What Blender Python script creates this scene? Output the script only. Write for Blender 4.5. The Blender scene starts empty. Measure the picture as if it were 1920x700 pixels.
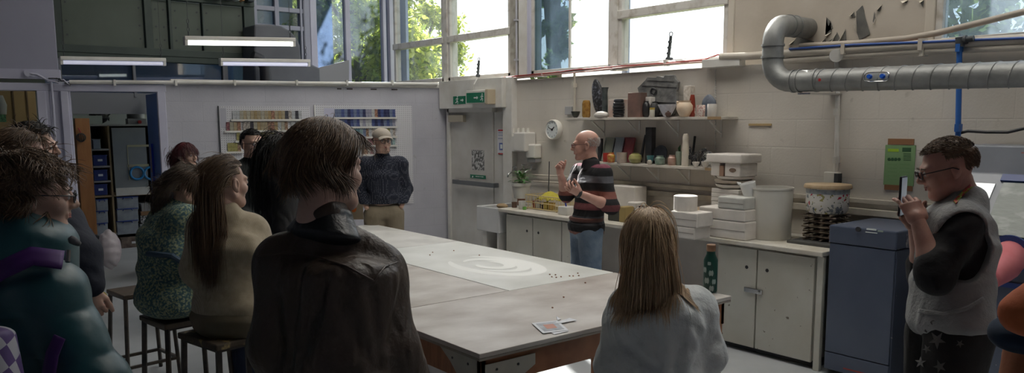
SKY, SUN, SUNDIR, EXPO = 4.0, 22.0, (.44, 1., .83), -.5
import bpy, math, random
import numpy as np
from mathutils import Vector, Matrix
random.seed(7)
S = bpy.context.scene
COL = S.collection
PI = math.pi

# ------------------------------------------------------------------ camera
F, CY, PITCH, ROLL, HEAD, CZ = 1485., 418., 7.36, -.23, 38.7, 1.803
p_, r_, h_ = map(math.radians, (PITCH, ROLL, HEAD))
fh = np.array([math.sin(h_), math.cos(h_), 0.]); rt0 = np.array([math.cos(h_), -math.sin(h_), 0.]); zz = np.array([0, 0, 1.])
FWD = fh*math.cos(p_) - zz*math.sin(p_); up0 = fh*math.sin(p_) + zz*math.cos(p_)
RT = math.cos(r_)*rt0 + math.sin(r_)*up0; UP = -math.sin(r_)*rt0 + math.cos(r_)*up0
CAM = np.array([0., 0., CZ])
cd = bpy.data.cameras.new('camera'); cam = bpy.data.objects.new('camera', cd); COL.objects.link(cam)
cd.sensor_width = 36; cd.sensor_fit = 'HORIZONTAL'; cd.lens = F/1920*36
cd.shift_x = 0; cd.shift_y = (CY-350)/1920
cd.clip_start = .05; cd.clip_end = 300
cam.matrix_world = Matrix(((RT[0], UP[0], -FWD[0], CAM[0]), (RT[1], UP[1], -FWD[1], CAM[1]), (RT[2], UP[2], -FWD[2], CAM[2]), (0, 0, 0, 1)))
S.camera = cam

def ray(x, y): return FWD + RT*((x-960)/F) - UP*((y-CY)/F)
def onz(x, y, z):
    d = ray(x, y); return CAM + d*((z-CZ)/d[2])
def onx(x, y, X):
    d = ray(x, y); return CAM + d*(X/d[0])
def ony(x, y, Y):
    d = ray(x, y); return CAM + d*(Y/d[1])
def at(x, y, depth): return CAM + ray(x, y)*depth       # depth along the viewing axis
def onp(x, y, p0, n):
    d = ray(x, y); return CAM + d*(np.dot(p0-CAM, n)/np.dot(d, n))

XW = 5.84                       # right wall plane
COR = np.array([5.84, 8.61, 0.])   # corner of right wall and partition
a_ = math.radians(102)
DB = -np.array([math.sin(a_), math.cos(a_), 0.])   # along the partition, to the left
NB = np.array([DB[1], -DB[0], 0.])
if NB[1] > 0: NB = -NB          # out of the partition, into the room
def BW(s, z, o=0.): return COR + DB*s + NB*o + zz*z
def bk(x, y, o=0.):             # pixel -> (s, z) on the partition plane
    p = onp(x, y, COR+NB*o, NB); return float(np.dot(p-COR, DB)), float(p[2])

# ------------------------------------------------------------------ materials
MATS = {}
def mat(name, col, rough=.6, col2=None, nscale=6., bump=0., bscale=None, metal=0., emit=None, spec=.5, detail=4, lo=.35, hi=.65, stretch=None, sheen=0., alpha=None, sss=0., coord='Object'):
    if name in MATS: return MATS[name]
    m = bpy.data.materials.new(name); m.use_nodes = True; MATS[name] = m
    nt = m.node_tree; N = nt.nodes; Lk = nt.links
    b = N['Principled BSDF']
    b.inputs['Base Color'].default_value = (*col, 1); b.inputs['Roughness'].default_value = rough
    b.inputs['Metallic'].default_value = metal; b.inputs['Specular IOR Level'].default_value = spec
    if sheen: b.inputs['Sheen Weight'].default_value = sheen
    if sss:
        b.inputs['Subsurface Weight'].default_value = sss; b.inputs['Subsurface Radius'].default_value = (.01, .004, .002)
    if emit: b.inputs['Emission Color'].default_value = (*emit[0], 1); b.inputs['Emission Strength'].default_value = emit[1]
    tc = N.new('ShaderNodeTexCoord'); mp = N.new('ShaderNodeMapping'); Lk.new(tc.outputs[coord], mp.inputs[0])
    if stretch: mp.inputs['Scale'].default_value = stretch
    if col2:
        n = N.new('ShaderNodeTexNoise'); n.inputs['Scale'].default_value = nscale; n.inputs['Detail'].default_value = detail
        Lk.new(mp.outputs[0], n.inputs['Vector'])
        r = N.new('ShaderNodeValToRGB'); r.color_ramp.elements[0].position = lo; r.color_ramp.elements[1].position = hi
        r.color_ramp.elements[0].color = (*col, 1); r.color_ramp.elements[1].color = (*col2, 1)
        Lk.new(n.outputs['Fac'], r.inputs[0]); Lk.new(r.outputs[0], b.inputs['Base Color'])
    if bump:
        n = N.new('ShaderNodeTexNoise'); n.inputs['Scale'].default_value = bscale or nscale*4; n.inputs['Detail'].default_value = 3
        Lk.new(mp.outputs[0], n.inputs['Vector'])
        bp = N.new('ShaderNodeBump'); bp.inputs['Strength'].default_value = bump; bp.inputs['Distance'].default_value = .01
        Lk.new(n.outputs['Fac'], bp.inputs['Height']); Lk.new(bp.outputs[0], b.inputs['Normal'])
    return m

def brickmat(name, c1, c2, axis, dirt=(.25, .22, .18)):
    """painted block wall: block joints as bump only, faint grime"""
    m = bpy.data.materials.new(name); m.use_nodes = True; nt = m.node_tree; N = nt.nodes; Lk = nt.links; b = N['Principled BSDF']
    b.inputs['Roughness'].default_value = .55
    g = N.new('ShaderNodeNewGeometry'); sx = N.new('ShaderNodeSeparateXYZ'); cx = N.new('ShaderNodeCombineXYZ')
    Lk.new(g.outputs['Position'], sx.inputs[0]); Lk.new(sx.outputs[axis], cx.inputs[0]); Lk.new(sx.outputs[2], cx.inputs[1])
    br = N.new('ShaderNodeTexBrick'); Lk.new(cx.outputs[0], br.inputs['Vector'])
    br.inputs['Scale'].default_value = 1; br.inputs['Brick Width'].default_value = .45; br.inputs['Row Height'].default_value = .225
    br.inputs['Mortar Size'].default_value = .006; br.inputs['Mortar Smooth'].default_value = .6
    br.inputs['Color1'].default_value = (1, 1, 1, 1); br.inputs['Color2'].default_value = (.97, .97, .97, 1); br.inputs['Mortar'].default_value = (.6, .6, .6, 1)
    n = N.new('ShaderNodeTexNoise'); n.inputs['Scale'].default_value = 1.6; n.inputs['Detail'].default_value = 8; Lk.new(g.outputs['Position'], n.inputs['Vector'])
    r = N.new('ShaderNodeValToRGB'); r.color_ramp.elements[0].position = .3; r.color_ramp.elements[1].position = .7
    r.color_ramp.elements[0].color = (*c1, 1); r.color_ramp.elements[1].color = (*c2, 1); Lk.new(n.outputs['Fac'], r.inputs[0])
    n2 = N.new('ShaderNodeTexNoise'); n2.inputs['Scale'].default_value = 9; n2.inputs['Detail'].default_value = 10; Lk.new(g.outputs['Position'], n2.inputs['Vector'])
    r2 = N.new('ShaderNodeValToRGB'); r2.color_ramp.elements[0].position = .67; r2.color_ramp.elements[1].position = .74
    r2.color_ramp.elements[0].color = (0, 0, 0, 1); r2.color_ramp.elements[1].color = (.35, .35, .35, 1); Lk.new(n2.outputs['Fac'], r2.inputs[0])
    mx = N.new('ShaderNodeMixRGB'); Lk.new(r2.outputs[0], mx.inputs[0]); Lk.new(r.outputs[0], mx.inputs[1]); mx.inputs[2].default_value = (*dirt, 1)
    m2 = N.new('ShaderNodeMixRGB'); m2.blend_type = 'MULTIPLY'; m2.inputs[0].default_value = .12; Lk.new(mx.outputs[0], m2.inputs[1]); Lk.new(br.outputs['Color'], m2.inputs[2])
    Lk.new(m2.outputs[0], b.inputs['Base Color'])
    bp = N.new('ShaderNodeBump'); bp.inputs['Strength'].default_value = .3; bp.inputs['Distance'].default_value = .006
    Lk.new(br.outputs['Color'], bp.inputs['Height'])
    n3 = N.new('ShaderNodeTexNoise'); n3.inputs['Scale'].default_value = 60; Lk.new(g.outputs['Position'], n3.inputs['Vector'])
    bp2 = N.new('ShaderNodeBump'); bp2.inputs['Strength'].default_value = .25; bp2.inputs['Distance'].default_value = .004
    Lk.new(n3.outputs['Fac'], bp2.inputs['Height']); Lk.new(bp.outputs[0], bp2.inputs['Normal']); Lk.new(bp2.outputs[0], b.inputs['Normal'])
    return m

def glassmat(name, tint=(1, 1, 1), dust=.05, dcol=(.8, .85, .9), gloss=1.0):
    m = bpy.data.materials.new(name); m.use_nodes = True; nt = m.node_tree; N = nt.nodes; Lk = nt.links
    N.remove(N['Principled BSDF']); out = N['Material Output']
    tr = N.new('ShaderNodeBsdfTransparent'); tr.inputs[0].default_value = (*tint, 1)
    gl = N.new('ShaderNodeBsdfGlossy'); gl.inputs['Roughness'].default_value = .03
    fr = N.new('ShaderNodeLayerWeight'); fr.inputs[0].default_value = .5
    pw = N.new('ShaderNodeMath'); pw.operation = 'POWER'; pw.inputs[1].default_value = 5; Lk.new(fr.outputs['Facing'], pw.inputs[0])
    mu = N.new('ShaderNodeMath'); mu.operation = 'MULTIPLY_ADD'; mu.inputs[1].default_value = gloss*.9; mu.inputs[2].default_value = .04*gloss; Lk.new(pw.outputs[0], mu.inputs[0])
    mx = N.new('ShaderNodeMixShader'); Lk.new(mu.outputs[0], mx.inputs[0]); Lk.new(tr.outputs[0], mx.inputs[1]); Lk.new(gl.outputs[0], mx.inputs[2])
    tl = N.new('ShaderNodeBsdfTranslucent'); tl.inputs[0].default_value = (*dcol, 1)
    n = N.new('ShaderNodeTexNoise'); n.inputs['Scale'].default_value = 5; n.inputs['Detail'].default_value = 8
    tc = N.new('ShaderNodeTexCoord'); Lk.new(tc.outputs['Object'], n.inputs['Vector'])
    m2 = N.new('ShaderNodeMath'); m2.operation = 'MULTIPLY'; m2.inputs[1].default_value = dust*2; Lk.new(n.outputs['Fac'], m2.inputs[0])
    mx2 = N.new('ShaderNodeMixShader'); Lk.new(m2.outputs[0], mx2.inputs[0]); Lk.new(mx.outputs[0], mx2.inputs[1]); Lk.new(tl.outputs[0], mx2.inputs[2])
    Lk.new(mx2.outputs[0], out.inputs[0]); MATS[name] = m
    return m

# ------------------------------------------------------------------ mesh collector
def V3(*a): return np.array(a, float)
def unit(v):
    v = np.array(v, float); return v/(np.linalg.norm(v)+1e-12)
def frame(d):
    d = unit(d); u = np.cross(d, (0, 0, 1.) if abs(d[2]) < .95 else (0, 1., 0)); u = unit(u); return u, np.cross(u, d), d

class MB:
    def __init__(s): s.v = []; s.f = []; s.c = None
    def add(s, vs, fs):
        n = len(s.v); s.v += [tuple(map(float, v)) for v in vs]; s.f += [tuple(i+n for i in f) for f in fs]; return s
    def obox(s, c, ax, hs):
        c = np.array(c, float); ax = [unit(a) for a in ax]
        vs = [c + ax[0]*hs[0]*i + ax[1]*hs[1]*j + ax[2]*hs[2]*k for k in (-1, 1) for j in (-1, 1) for i in (-1, 1)]
        fs = [(0, 2, 3, 1), (4, 5, 7, 6), (0, 1, 5, 4), (2, 6, 7, 3), (0, 4, 6, 2), (1, 3, 7, 5)]
        if np.dot(np.cross(ax[0], ax[1]), ax[2]) < 0: fs = [f[::-1] for f in fs]
        return s.add(vs, fs)
    def box(s, x0, x1, y0, y1, z0, z1):
        return s.obox(((x0+x1)/2, (y0+y1)/2, (z0+z1)/2), ((1, 0, 0), (0, 1, 0), (0, 0, 1)), (abs(x1-x0)/2, abs(y1-y0)/2, abs(z1-z0)/2))
    def bbox(s, s0, s1, z0, z1, o0, o1):       # box in partition-wall coordinates
        return s.obox(BW((s0+s1)/2, (z0+z1)/2, (o0+o1)/2), (DB, NB, zz), (abs(s1-s0)/2, abs(o1-o0)/2, abs(z1-z0)/2))
    def bar(s, p, q, w, h=None, up=(0, 0, 1)):
        p = np.array(p, float); q = np.array(q, float); d = q-p; L = np.linalg.norm(d); d = d/L
        u = np.cross(d, up)
        if np.linalg.norm(u) < .05: u = np.cross(d, (1, 0, 0))
        u = unit(u); w2 = np.cross(u, d)
        return s.obox((p+q)/2, (d, u, w2), (L/2, w/2, (h or w)/2))
    def tube(s, pts, r, n=8, cap=True, up=None):
        pts = [np.array(p, float) for p in pts]; m = len(pts); rs = r if hasattr(r, '__len__') else [r]*m
        vs = []; prev = None
        for i, p in enumerate(pts):
            d = unit((pts[min(i+1, m-1)]-pts[max(i-1, 0)]))
            if prev is None: u, w, _ = frame(d)
            else:
                u = unit(prev - d*np.dot(prev, d)); w = np.cross(u, d)
            prev = u; w = np.cross(d, u)
            for k in range(n):
                a = 2*PI*k/n; vs.append(p + (u*math.cos(a)+w*math.sin(a))*rs[i])
        fs = [(i*n+k, i*n+(k+1) % n, (i+1)*n+(k+1) % n, (i+1)*n+k) for i in range(m-1) for k in range(n)]
        if cap: fs += [tuple(range(n))[::-1], tuple((m-1)*n+k for k in range(n))]
        return s.add(vs, fs)
    def cyl(s, p, q, r, r2=None, n=16): return s.tube([p, q], [r, r2 if r2 is not None else r], n)
    def lathe(s, prof, c=(0, 0, 0), n=24, ax=(0, 0, 1), sq=(1, 1)):
        """prof: list of (radius, height)"""
        u, w, d = frame(ax); c = np.array(c, float); vs = []; m = len(prof)
        if abs(d[2]) > .99: u, w = V3(1, 0, 0), V3(0, 1, 0)*(1 if d[2] > 0 else -1)
        for r, h in prof:
            for k in range(n):
                a = 2*PI*k/n; vs.append(c + d*h + u*math.cos(a)*r*sq[0] + w*math.sin(a)*r*sq[1])
        fs = [(i*n+k, i*n+(k+1) % n, (i+1)*n+(k+1) % n, (i+1)*n+k) for i in range(m-1) for k in range(n)]
        if prof[0][0] > 1e-4: fs.append(tuple(range(n))[::-1])
        if prof[-1][0] > 1e-4: fs.append(tuple((m-1)*n+k for k in range(n)))
        return s.add(vs, fs)
    def prism(s, poly, ext):                   # 3D polygon extruded by a vector
        poly = [np.array(p, float) for p in poly]; e = np.array(ext, float); n = len(poly)
        nn = sum(np.cross(poly[i]-poly[0], poly[(i+1) % n]-poly[0]) for i in range(n))
        if np.dot(nn, e) > 0: poly = poly[::-1]
        vs = poly+[p+e for p in poly]
        fs = [tuple(range(n)), tuple(range(2*n-1, n-1, -1))]+[(i, i+n, (i+1) % n+n, (i+1) % n) for i in range(n)]
        return s.add(vs, fs)
    def tub(s, x0, x1, y0, y1, z0, z1, t, tb=None):       # open box with walls, one closed surface
        o = [(x0, y0), (x1, y0), (x1, y1), (x0, y1)]; i = [(x0+t, y0+t), (x1-t, y0+t), (x1-t, y1-t), (x0+t, y1-t)]; zb = z0+(tb or t)
        vs = [(*p, z0) for p in o]+[(*p, z1) for p in o]+[(*p, z1) for p in i]+[(*p, zb) for p in i]
        fs = [(3, 2, 1, 0), (12, 13, 14, 15)]
        for k in range(4):
            j = (k+1) % 4; fs += [(k, j, 4+j, 4+k), (4+k, 4+j, 8+j, 8+k), (8+k, 8+j, 12+j, 12+k)]
        return s.add(vs, fs)
    def raw(s, V, Fc):
        s.add(V, Fc); return s
    def ellip(s, c, r, n=16, m=10, rot=None):
        vs = []; c = np.array(c, float)
        for i in range(m+1):
            t = PI*i/m
            for k in range(n):
                a = 2*PI*k/n; v = V3(r[0]*math.sin(t)*math.cos(a), r[1]*math.sin(t)*math.sin(a), -r[2]*math.cos(t))
                vs.append(c+(rot@v if rot is not None else v))
        fs = [(i*n+k, i*n+(k+1) % n, (i+1)*n+(k+1) % n, (i+1)*n+k) for i in range(m) for k in range(n)]
        return s.add(vs, fs)
    def grid(s, fn, nu, nv):
        vs = [fn(i/(nu-1), j/(nv-1)) for j in range(nv) for i in range(nu)]
        fs = [(j*nu+i, j*nu+i+1, (j+1)*nu+i+1, (j+1)*nu+i) for j in range(nv-1) for i in range(nu-1)]
        return s.add(vs, fs)
    def build(s, name, m, parent=None, smooth=False, bevel=0., label=None, cat=None, group=None, kind=None, solid=0., subd=0, disp=None):
        v = np.array(s.v)
        if parent is None:
            lo, hi = v.min(0), v.max(0); loc = np.array([(lo[0]+hi[0])/2, (lo[1]+hi[1])/2, lo[2]])
        else: loc = wloc(parent)
        me = bpy.data.meshes.new(name); me.from_pydata((v-loc).tolist(), [], s.f); me.update()
        if isinstance(m, (list, tuple)):
            for q in m: me.materials.append(q)
        else: me.materials.append(m)
        if smooth:
            me.polygons.foreach_set('use_smooth', [True]*len(me.polygons))
            if smooth != 'all':
                try: me.set_sharp_from_angle(angle=math.radians(38))
                except Exception: pass
        o = bpy.data.objects.new(name, me); COL.objects.link(o)
        if parent is None: o.location = loc
        else: o.parent = parent
        if bevel:
            b = o.modifiers.new('bevel', 'BEVEL'); b.width = bevel; b.segments = 2; b.limit_method = 'ANGLE'
        if solid:
            b = o.modifiers.new('solid', 'SOLIDIFY'); b.thickness = solid; b.offset = 0
        if subd:
            b = o.modifiers.new('sub', 'SUBSURF'); b.levels = b.render_levels = subd
        return tag(o, label, cat, group, kind)

def wloc(o):
    l = np.array(o.location[:])
    while o.parent: o = o.parent; l = l+np.array(o.location[:])
    return l
def tag(o, label=None, cat=None, group=None, kind=None):
    if label: o['label'] = label
    if cat: o['category'] = cat
    if group: o['group'] = group
    if kind: o['kind'] = kind
    return o
def empty(name, loc, label=None, cat=None, group=None, kind=None):
    o = bpy.data.objects.new(name, None); COL.objects.link(o); o.location = [float(q) for q in loc]; o.empty_display_size = .1
    return tag(o, label, cat, group, kind)
def kids(o): return [c for c in o.children]
def copy_tree(o, parent=None):
    c = o.copy(); COL.objects.link(c); c.parent = parent
    for ch in list(o.children): copy_tree(ch, c)
    return c
def setcol(o, m):
    """own material on a copied object (mesh data stays shared)"""
    if o.type == 'MESH' and o.material_slots:
        o.material_slots[0].link = 'OBJECT'; o.material_slots[0].material = m
def text(name, body, size, loc, right, up, m, parent, ext=.0008):
    """raised lettering on a sign (converted to a mesh)"""
    cu = bpy.data.curves.new(name, 'FONT'); cu.body = body; cu.size = size; cu.extrude = ext; cu.align_x = 'CENTER'; cu.align_y = 'CENTER'; cu.resolution_u = 3
    t = bpy.data.objects.new(name, cu); COL.objects.link(t)
    dg = bpy.context.evaluated_depsgraph_get(); me = bpy.data.meshes.new_from_object(t.evaluated_get(dg)); bpy.data.objects.remove(t)
    r = unit(right); u = unit(up); n = np.cross(r, u)
    R = np.array([r, u, n]).T
    vs = np.array([v.co[:] for v in me.vertices]); vs = vs@R.T + np.array(loc) - wloc(parent)
    me2 = bpy.data.meshes.new(name); me2.from_pydata(vs.tolist(), [], [tuple(p.vertices) for p in me.polygons]); me2.materials.append(m)
    o = bpy.data.objects.new(name, me2); COL.objects.link(o); o.parent = parent
    return o
# ================================================================== ROOM
ZT = 2.34                        # top of the block walls / sill
XP = XW+.1                       # window plane
YB = 10.45                       # back glazing plane
ZC = 5.3                         # ceiling
YE = -4.2; XL = -4.2
def sill(y):                     # sill height follows the rail seen in the photograph
    return 2.315
M_wr = brickmat('painted_block_warm', (.58, .54, .48), (.67, .63, .57), 1)
M_wb = brickmat('painted_block_cool', (.42, .42, .475), (.53, .53, .58), 0)
M_white = mat('white_gloss_paint', (.70, .69, .66), .4, (.60, .58, .53), 5, .05)
M_frame = mat('window_frame_paint', (.62, .60, .56), .45, (.40, .36, .30), 9, .2, lo=.5, hi=.75)
M_blueg = mat('blue_grey_paint', (.30, .36, .50), .5)
M_dkgrey = mat('dark_steel', (.05, .055, .06), .5)
M_lilac = mat('pale_lilac_paint', (.55, .55, .66), .55, (.47, .47, .58), 2, .04)
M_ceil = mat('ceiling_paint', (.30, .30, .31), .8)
def floormat():
    m = mat('painted_concrete_floor', (.36, .38, .40), .42, (.50, .52, .53), 1.7, .06, 14, detail=9, lo=.3, hi=.7)
    return m
M_floor = floormat()

MB().box(XL, XW+.25, YE, 14.2, -.12, 0).build('floor', M_floor, kind='structure')
SX0, SX1, SY0, SY1 = 3.2, 5.3, .4, 8.4          # unseen ceiling opening, added to bring more daylight into the room
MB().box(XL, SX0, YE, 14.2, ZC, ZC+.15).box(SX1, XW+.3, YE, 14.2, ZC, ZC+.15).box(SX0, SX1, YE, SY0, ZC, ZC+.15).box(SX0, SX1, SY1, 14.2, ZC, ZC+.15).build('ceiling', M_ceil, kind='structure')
def diffmat():
    m = bpy.data.materials.new('added_rooflight_sheet'); m.use_nodes = True; N = m.node_tree.nodes; Lk = m.node_tree.links; N.remove(N['Principled BSDF'])
    t = N.new('ShaderNodeBsdfTranslucent'); t.inputs[0].default_value = (.95, .93, .885, 1); d = N.new('ShaderNodeBsdfDiffuse'); d.inputs[0].default_value = (.8, .8, .8, 1)
    x = N.new('ShaderNodeMixShader'); x.inputs[0].default_value = .2; Lk.new(t.outputs[0], x.inputs[1]); Lk.new(d.outputs[0], x.inputs[2]); Lk.new(x.outputs[0], N['Material Output'].inputs[0]); return m
MB().add([(SX0, SY0, ZC+.1), (SX1, SY0, ZC+.1), (SX1, SY1, ZC+.1), (SX0, SY1, ZC+.1)], [(0, 1, 2, 3)]).build('added_rooflight', diffmat(), kind='structure')  # out-of-view diffusing sheet, added to brighten tables and walls
MB().box(XL-.2, XL, YE, 14.2, 0, ZC).build('wall_left', M_lilac, kind='structure')
MB().box(XL, XW+.25, YE-.2, YE, 0, ZC).build('wall_front', M_lilac, kind='structure')
w = MB()
w.box(XW, XW+.25, YE, 10.6, 0, sill(0)-.05)
w.build('wall_right', M_wr, kind='structure')
yA = onx(1372, 50, XP)[1]; yB2 = onx(1757, 50, XP)[1]       # solid bay between windows 4 and 5
w = MB().box(XW+.06, XW+.25, yB2, yA, sill(0)-.05, ZC)
w.box(XW+.06, XW+.25, YE, .6, sill(0)-.05, ZC).box(XW+.04, XW+.16, YE, 10.6, 4.9, ZC)
w.build('wall_upper', mat('cream_wall_paint', (.52, .47, .40), .6, (.44, .39, .32), 2.2, .15, 22), kind='structure')

# --- windows of the right wall
def tframe(name, px0, px1, ytr, post=.05, z0=2.315, z1=4.9, tint='glass_clear', stay=None):
    y0, y1 = onx(px1, 60, XP)[1], onx(px0, 60, XP)[1]         # y0 near, y1 far
    e = empty(name, (XP, (y0+y1)/2, z0), kind='structure')
    f = MB(); f.box(XP-.04, XP+.05, y0, y0+post, z0, z1).box(XP-.04, XP+.05, y1-post, y1, z0, z1)
    f.box(XP-.04, XP+.05, y0, y1, z0, z0+.05).box(XP-.04, XP+.05, y0, y1, z1-.05, z1)
    if ytr: f.box(XP-.06, XP+.05, y0, y1, ytr-.04, ytr+.04)
    f.build('window_frame', M_frame, e, bevel=.006)
    MB().box(XP-.003, XP+.003, y0+post, y1-post, z0+.05, z1-.05).build('pane', MATS[tint], e)
    return e, y0, y1
glassmat('glass_clear', (.96, .98, 1), .04); glassmat('glass_dusty', (.62, .70, .78), .18, (.7, .78, .9)); glassmat('glass_dark', (.50, .58, .64), .08, (.5, .6, .75), 1.2)
glassmat('glass_office', (.45, .55, .68), .12, (.45, .55, .7), 2.0)
zt1 = onx(835, 76, XP)[2]; zt2 = onx(950, 58, XP)[2]; zt4 = onx(1270, 14, XP)[2]
tframe('window_1', 742, 836, zt1)
tframe('window_2', 844, 962, zt1)
e3, y30, y31 = tframe('window_3', 1001, 1152, None)
tframe('window_4', 1164, 1370, zt4)
e5, _, _ = tframe('window_5', 1757, 2330, None, tint='glass_dusty')
ym = onx(1072, 60, XP)[1]                                     # the sliding pane in window 3
MB().box(XP-.03, XP-.02, ym, y31-.04, 2.36, 4.8).build('sliding_pane', MATS['glass_dark'], e3)  # dark tint stands in for the pane's reflection of trees
MB().box(XP-.035, XP-.015, ym-.012, ym+.012, 2.35, 4.8).build('pane_edge', M_white, e3)
# posts between the windows
def post(px0, px1, name, m, xo=-.05, xi=.12, z1=4.95):
    y0, y1 = onx(px1, 60, XP)[1], onx(px0, 60, XP)[1]
    MB().box(XP+xo, XP+xi, y0, y1, 2.3, z1).build(name, m, kind='structure', bevel=.008)
post(836, 844, 'trim_1', M_frame); post(962, 975, 'trim_2', mat('worn_post_paint', (.40, .38, .33), .6, (.24, .22, .18), 12, .2, lo=.4, hi=.7))
post(978, 994, 'trim_3', M_white); post(994, 1001, 'trim_4', M_lilac); post(1152, 1164, 'trim_5', M_frame)
post(1370, 1382, 'trim_6', mat('cream_post_paint', (.58, .53, .45), .5)); post(1738, 1757, 'trim_7', MATS['cream_post_paint'])
y_ = onx(976, 60, XP)[1]; t = MB().cyl((XP-.06, y_, 2.3), (XP-.06, y_, 4.9), .012)
for z in np.arange(2.5, 4.9, .45): t.box(XP-.085, XP-.03, y_-.022, y_+.022, z-.01, z+.01)
t.build('conduit_pipe', mat('grey_conduit', (.45, .45, .5), .4), label='thin vertical grey conduit clipped to the post between the tall windows', cat='pipe', smooth=True)
# stay bars on two windows
for (px, py, px2, py2), lb in (((1258, 68, 1253, 111), 'dark upright window stay bar standing on the sill of the wide window'), ((898, 114, 896, 142), 'small dark window stay bar in the window next to the corner')):
    p, q = onx(px, py, XP-.06), onx(px2, py2, XP-.06); s = MB().bar(q, p, .02); s.cyl(q-V3(.02, 0, 0), q+V3(.05, 0, 0), .018).tube([p+V3(0, .02*math.cos(a), .02+.02*math.sin(a)) for a in np.linspace(0, 2*PI, 11)], .004, 6)
    for k in (.25, .5, .75): s.cyl(q+(p-q)*k-V3(.02, 0, 0), q+(p-q)*k+V3(.012, 0, 0), .012)
    s.build('window_stay', M_dkgrey, label=lb, cat='window stay')
# outside fins
for px, w_, nm in ((758, .16, 'f'), (1174, .07, 'f'), (848, .06, 'f')):
    p = onx(px, 60, XP+.12)
    MB().box(XP+.10, XP+.14, p[1]-w_/2, p[1]+w_/2, 0, 5.2).build('trim_8', M_blueg, kind='structure')
# peeled paint on the solid bay: a raised flaking skin with torn dark holes
def peel():
    x = XW+.055; m = MB(); hs = []
    def P(px, py): return onx(px, py, XW+.06)
    polys = [[(1478, 84), (1492, 74), (1500, 60), (1506, 72), (1528, 78), (1520, 84)], [(1548, 66), (1560, 60), (1553, 46), (1550, 32), (1558, 40), (1562, 52)],
             [(1536, 82), (1548, 72), (1550, 80), (1566, 70), (1558, 82)], [(1574, 82), (1586, 54), (1588, 80)], [(1607, 60), (1606, 22), (1618, 10), (1622, 30), (1632, 64), (1618, 72), (1612, 76)],
             [(1644, 20), (1655, 8), (1650, 22)], [(1594, 30), (1602, 22), (1604, 32)], [(1640, 48), (1642, 34), (1640, 22), (1637, 40)], [(1725, 2), (1733, 0), (1731, 14)], [(1690, 2), (1704, 0), (1700, 6)],
             [(1560, 82), (1570, 60), (1580, 82)], [(1500, 86), (1530, 80), (1545, 84), (1580, 84), (1570, 90), (1500, 92)]]
    e = empty('peeling_paint', P(1600, 80), label='peeling cream paint panel with dark torn patches above the big silver duct', cat='peeling paint')
    for pl in polys:
        dark = MB(); curl = MB()
        q = [P(*a)+V3(-.004, 0, 0) for a in pl]; dark.prism(q, (-.002, 0, 0))
        # curled paint flake hanging from an edge
        a, b = q[0], q[1]; c = (a+b)/2+V3(-.02, .006, -.02); curl.add([a, b, c, (a+c)/2+V3(-.02, 0, 0)], [(0, 1, 2), (0, 2, 3)])
        dark.build('bare_patch', mat('bare_grey_plaster', (.10, .10, .095), .9, (.16, .155, .14), 10), e)
        curl.build('paint_flake', mat('cream_flake', (.62, .57, .48), .6), e, solid=.002)
    r = MB(); y0, y1 = P(1750, 40)[1], P(1478, 40)[1]
    for z in (2.95,): r.box(XW+.03, XW+.07, y0, y1, z, z+.04)
    return e
peel()

# --- back glazing (beyond the low partition)
def by(px, py, Y=YB): return ony(px, py, Y)
def bx(px, Y=YB): return float(by(px, 80, Y)[0])
x0 = bx(735); e = empty('window_6', (bx(660), YB, 2.3), kind='structure')
f = MB()
for a, b, d in ((580, 592, .06), (646, 655, .05), (716, 722, .05), (727, 745, .07)): f.box(bx(a), bx(b), YB-d, YB+d, 2.2, ZC)
f.box(bx(580), bx(745), YB-.05, YB+.05, 2.18, 2.3)
f.build('window_frame', M_lilac, e, bevel=.008)
MB().box(bx(592), bx(727), YB-.003, YB+.003, 2.3, ZC).build('pane', glassmat('glass_back', (.8, .86, .92), .05, (.6, .7, .85)), e)
MB().box(bx(592), bx(622), YB-.04, YB-.02, 2.42, ZC).build('blind_panel', glassmat('glass_blue_film', (.48, .56, .70), .25, (.5, .58, .72)), e)
MB().prism([by(590, 128), by(647, 114), by(647, 158), by(590, 158)], (0, -.12, 0)).build('ledge_block', mat('grey_ledge', (.28, .28, .29), .7), e)
# further left, a mullioned window behind the big duct
e = empty('window_7', (bx(530), YB, 2.3), kind='structure'); f = MB()
for a, b in ((470, 482), (515, 523), (562, 566), (568, 580)): f.box(bx(a), bx(b), YB-.05, YB+.05, 2.2, ZC)
for z in (by(500, 16)[2], by(500, 50)[2], 3.9): f.box(bx(470), bx(575), YB-.04, YB+.06, z-.03, z+.03)
f.build('window_frame', mat('lilac_grey_frame', (.33, .34, .42), .5), e, bevel=.006)
MB().box(bx(470), bx(575), YB-.003, YB+.003, 2.3, ZC).build('pane', MATS['glass_dusty'], e)
f = MB().box(bx(340, YB+.1), bx(580, YB+.1), YB-.35, YB+.1, 4.9, ZC).build('wall_back_upper', M_lilac, kind='structure')
MB().box(bx(560), XW+.3, YB-.04, YB+.06, 4.2, ZC).build('wall_sun_block', M_lilac, kind='structure')  # unseen wall added over the back glazing to keep sun off the tables
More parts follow.
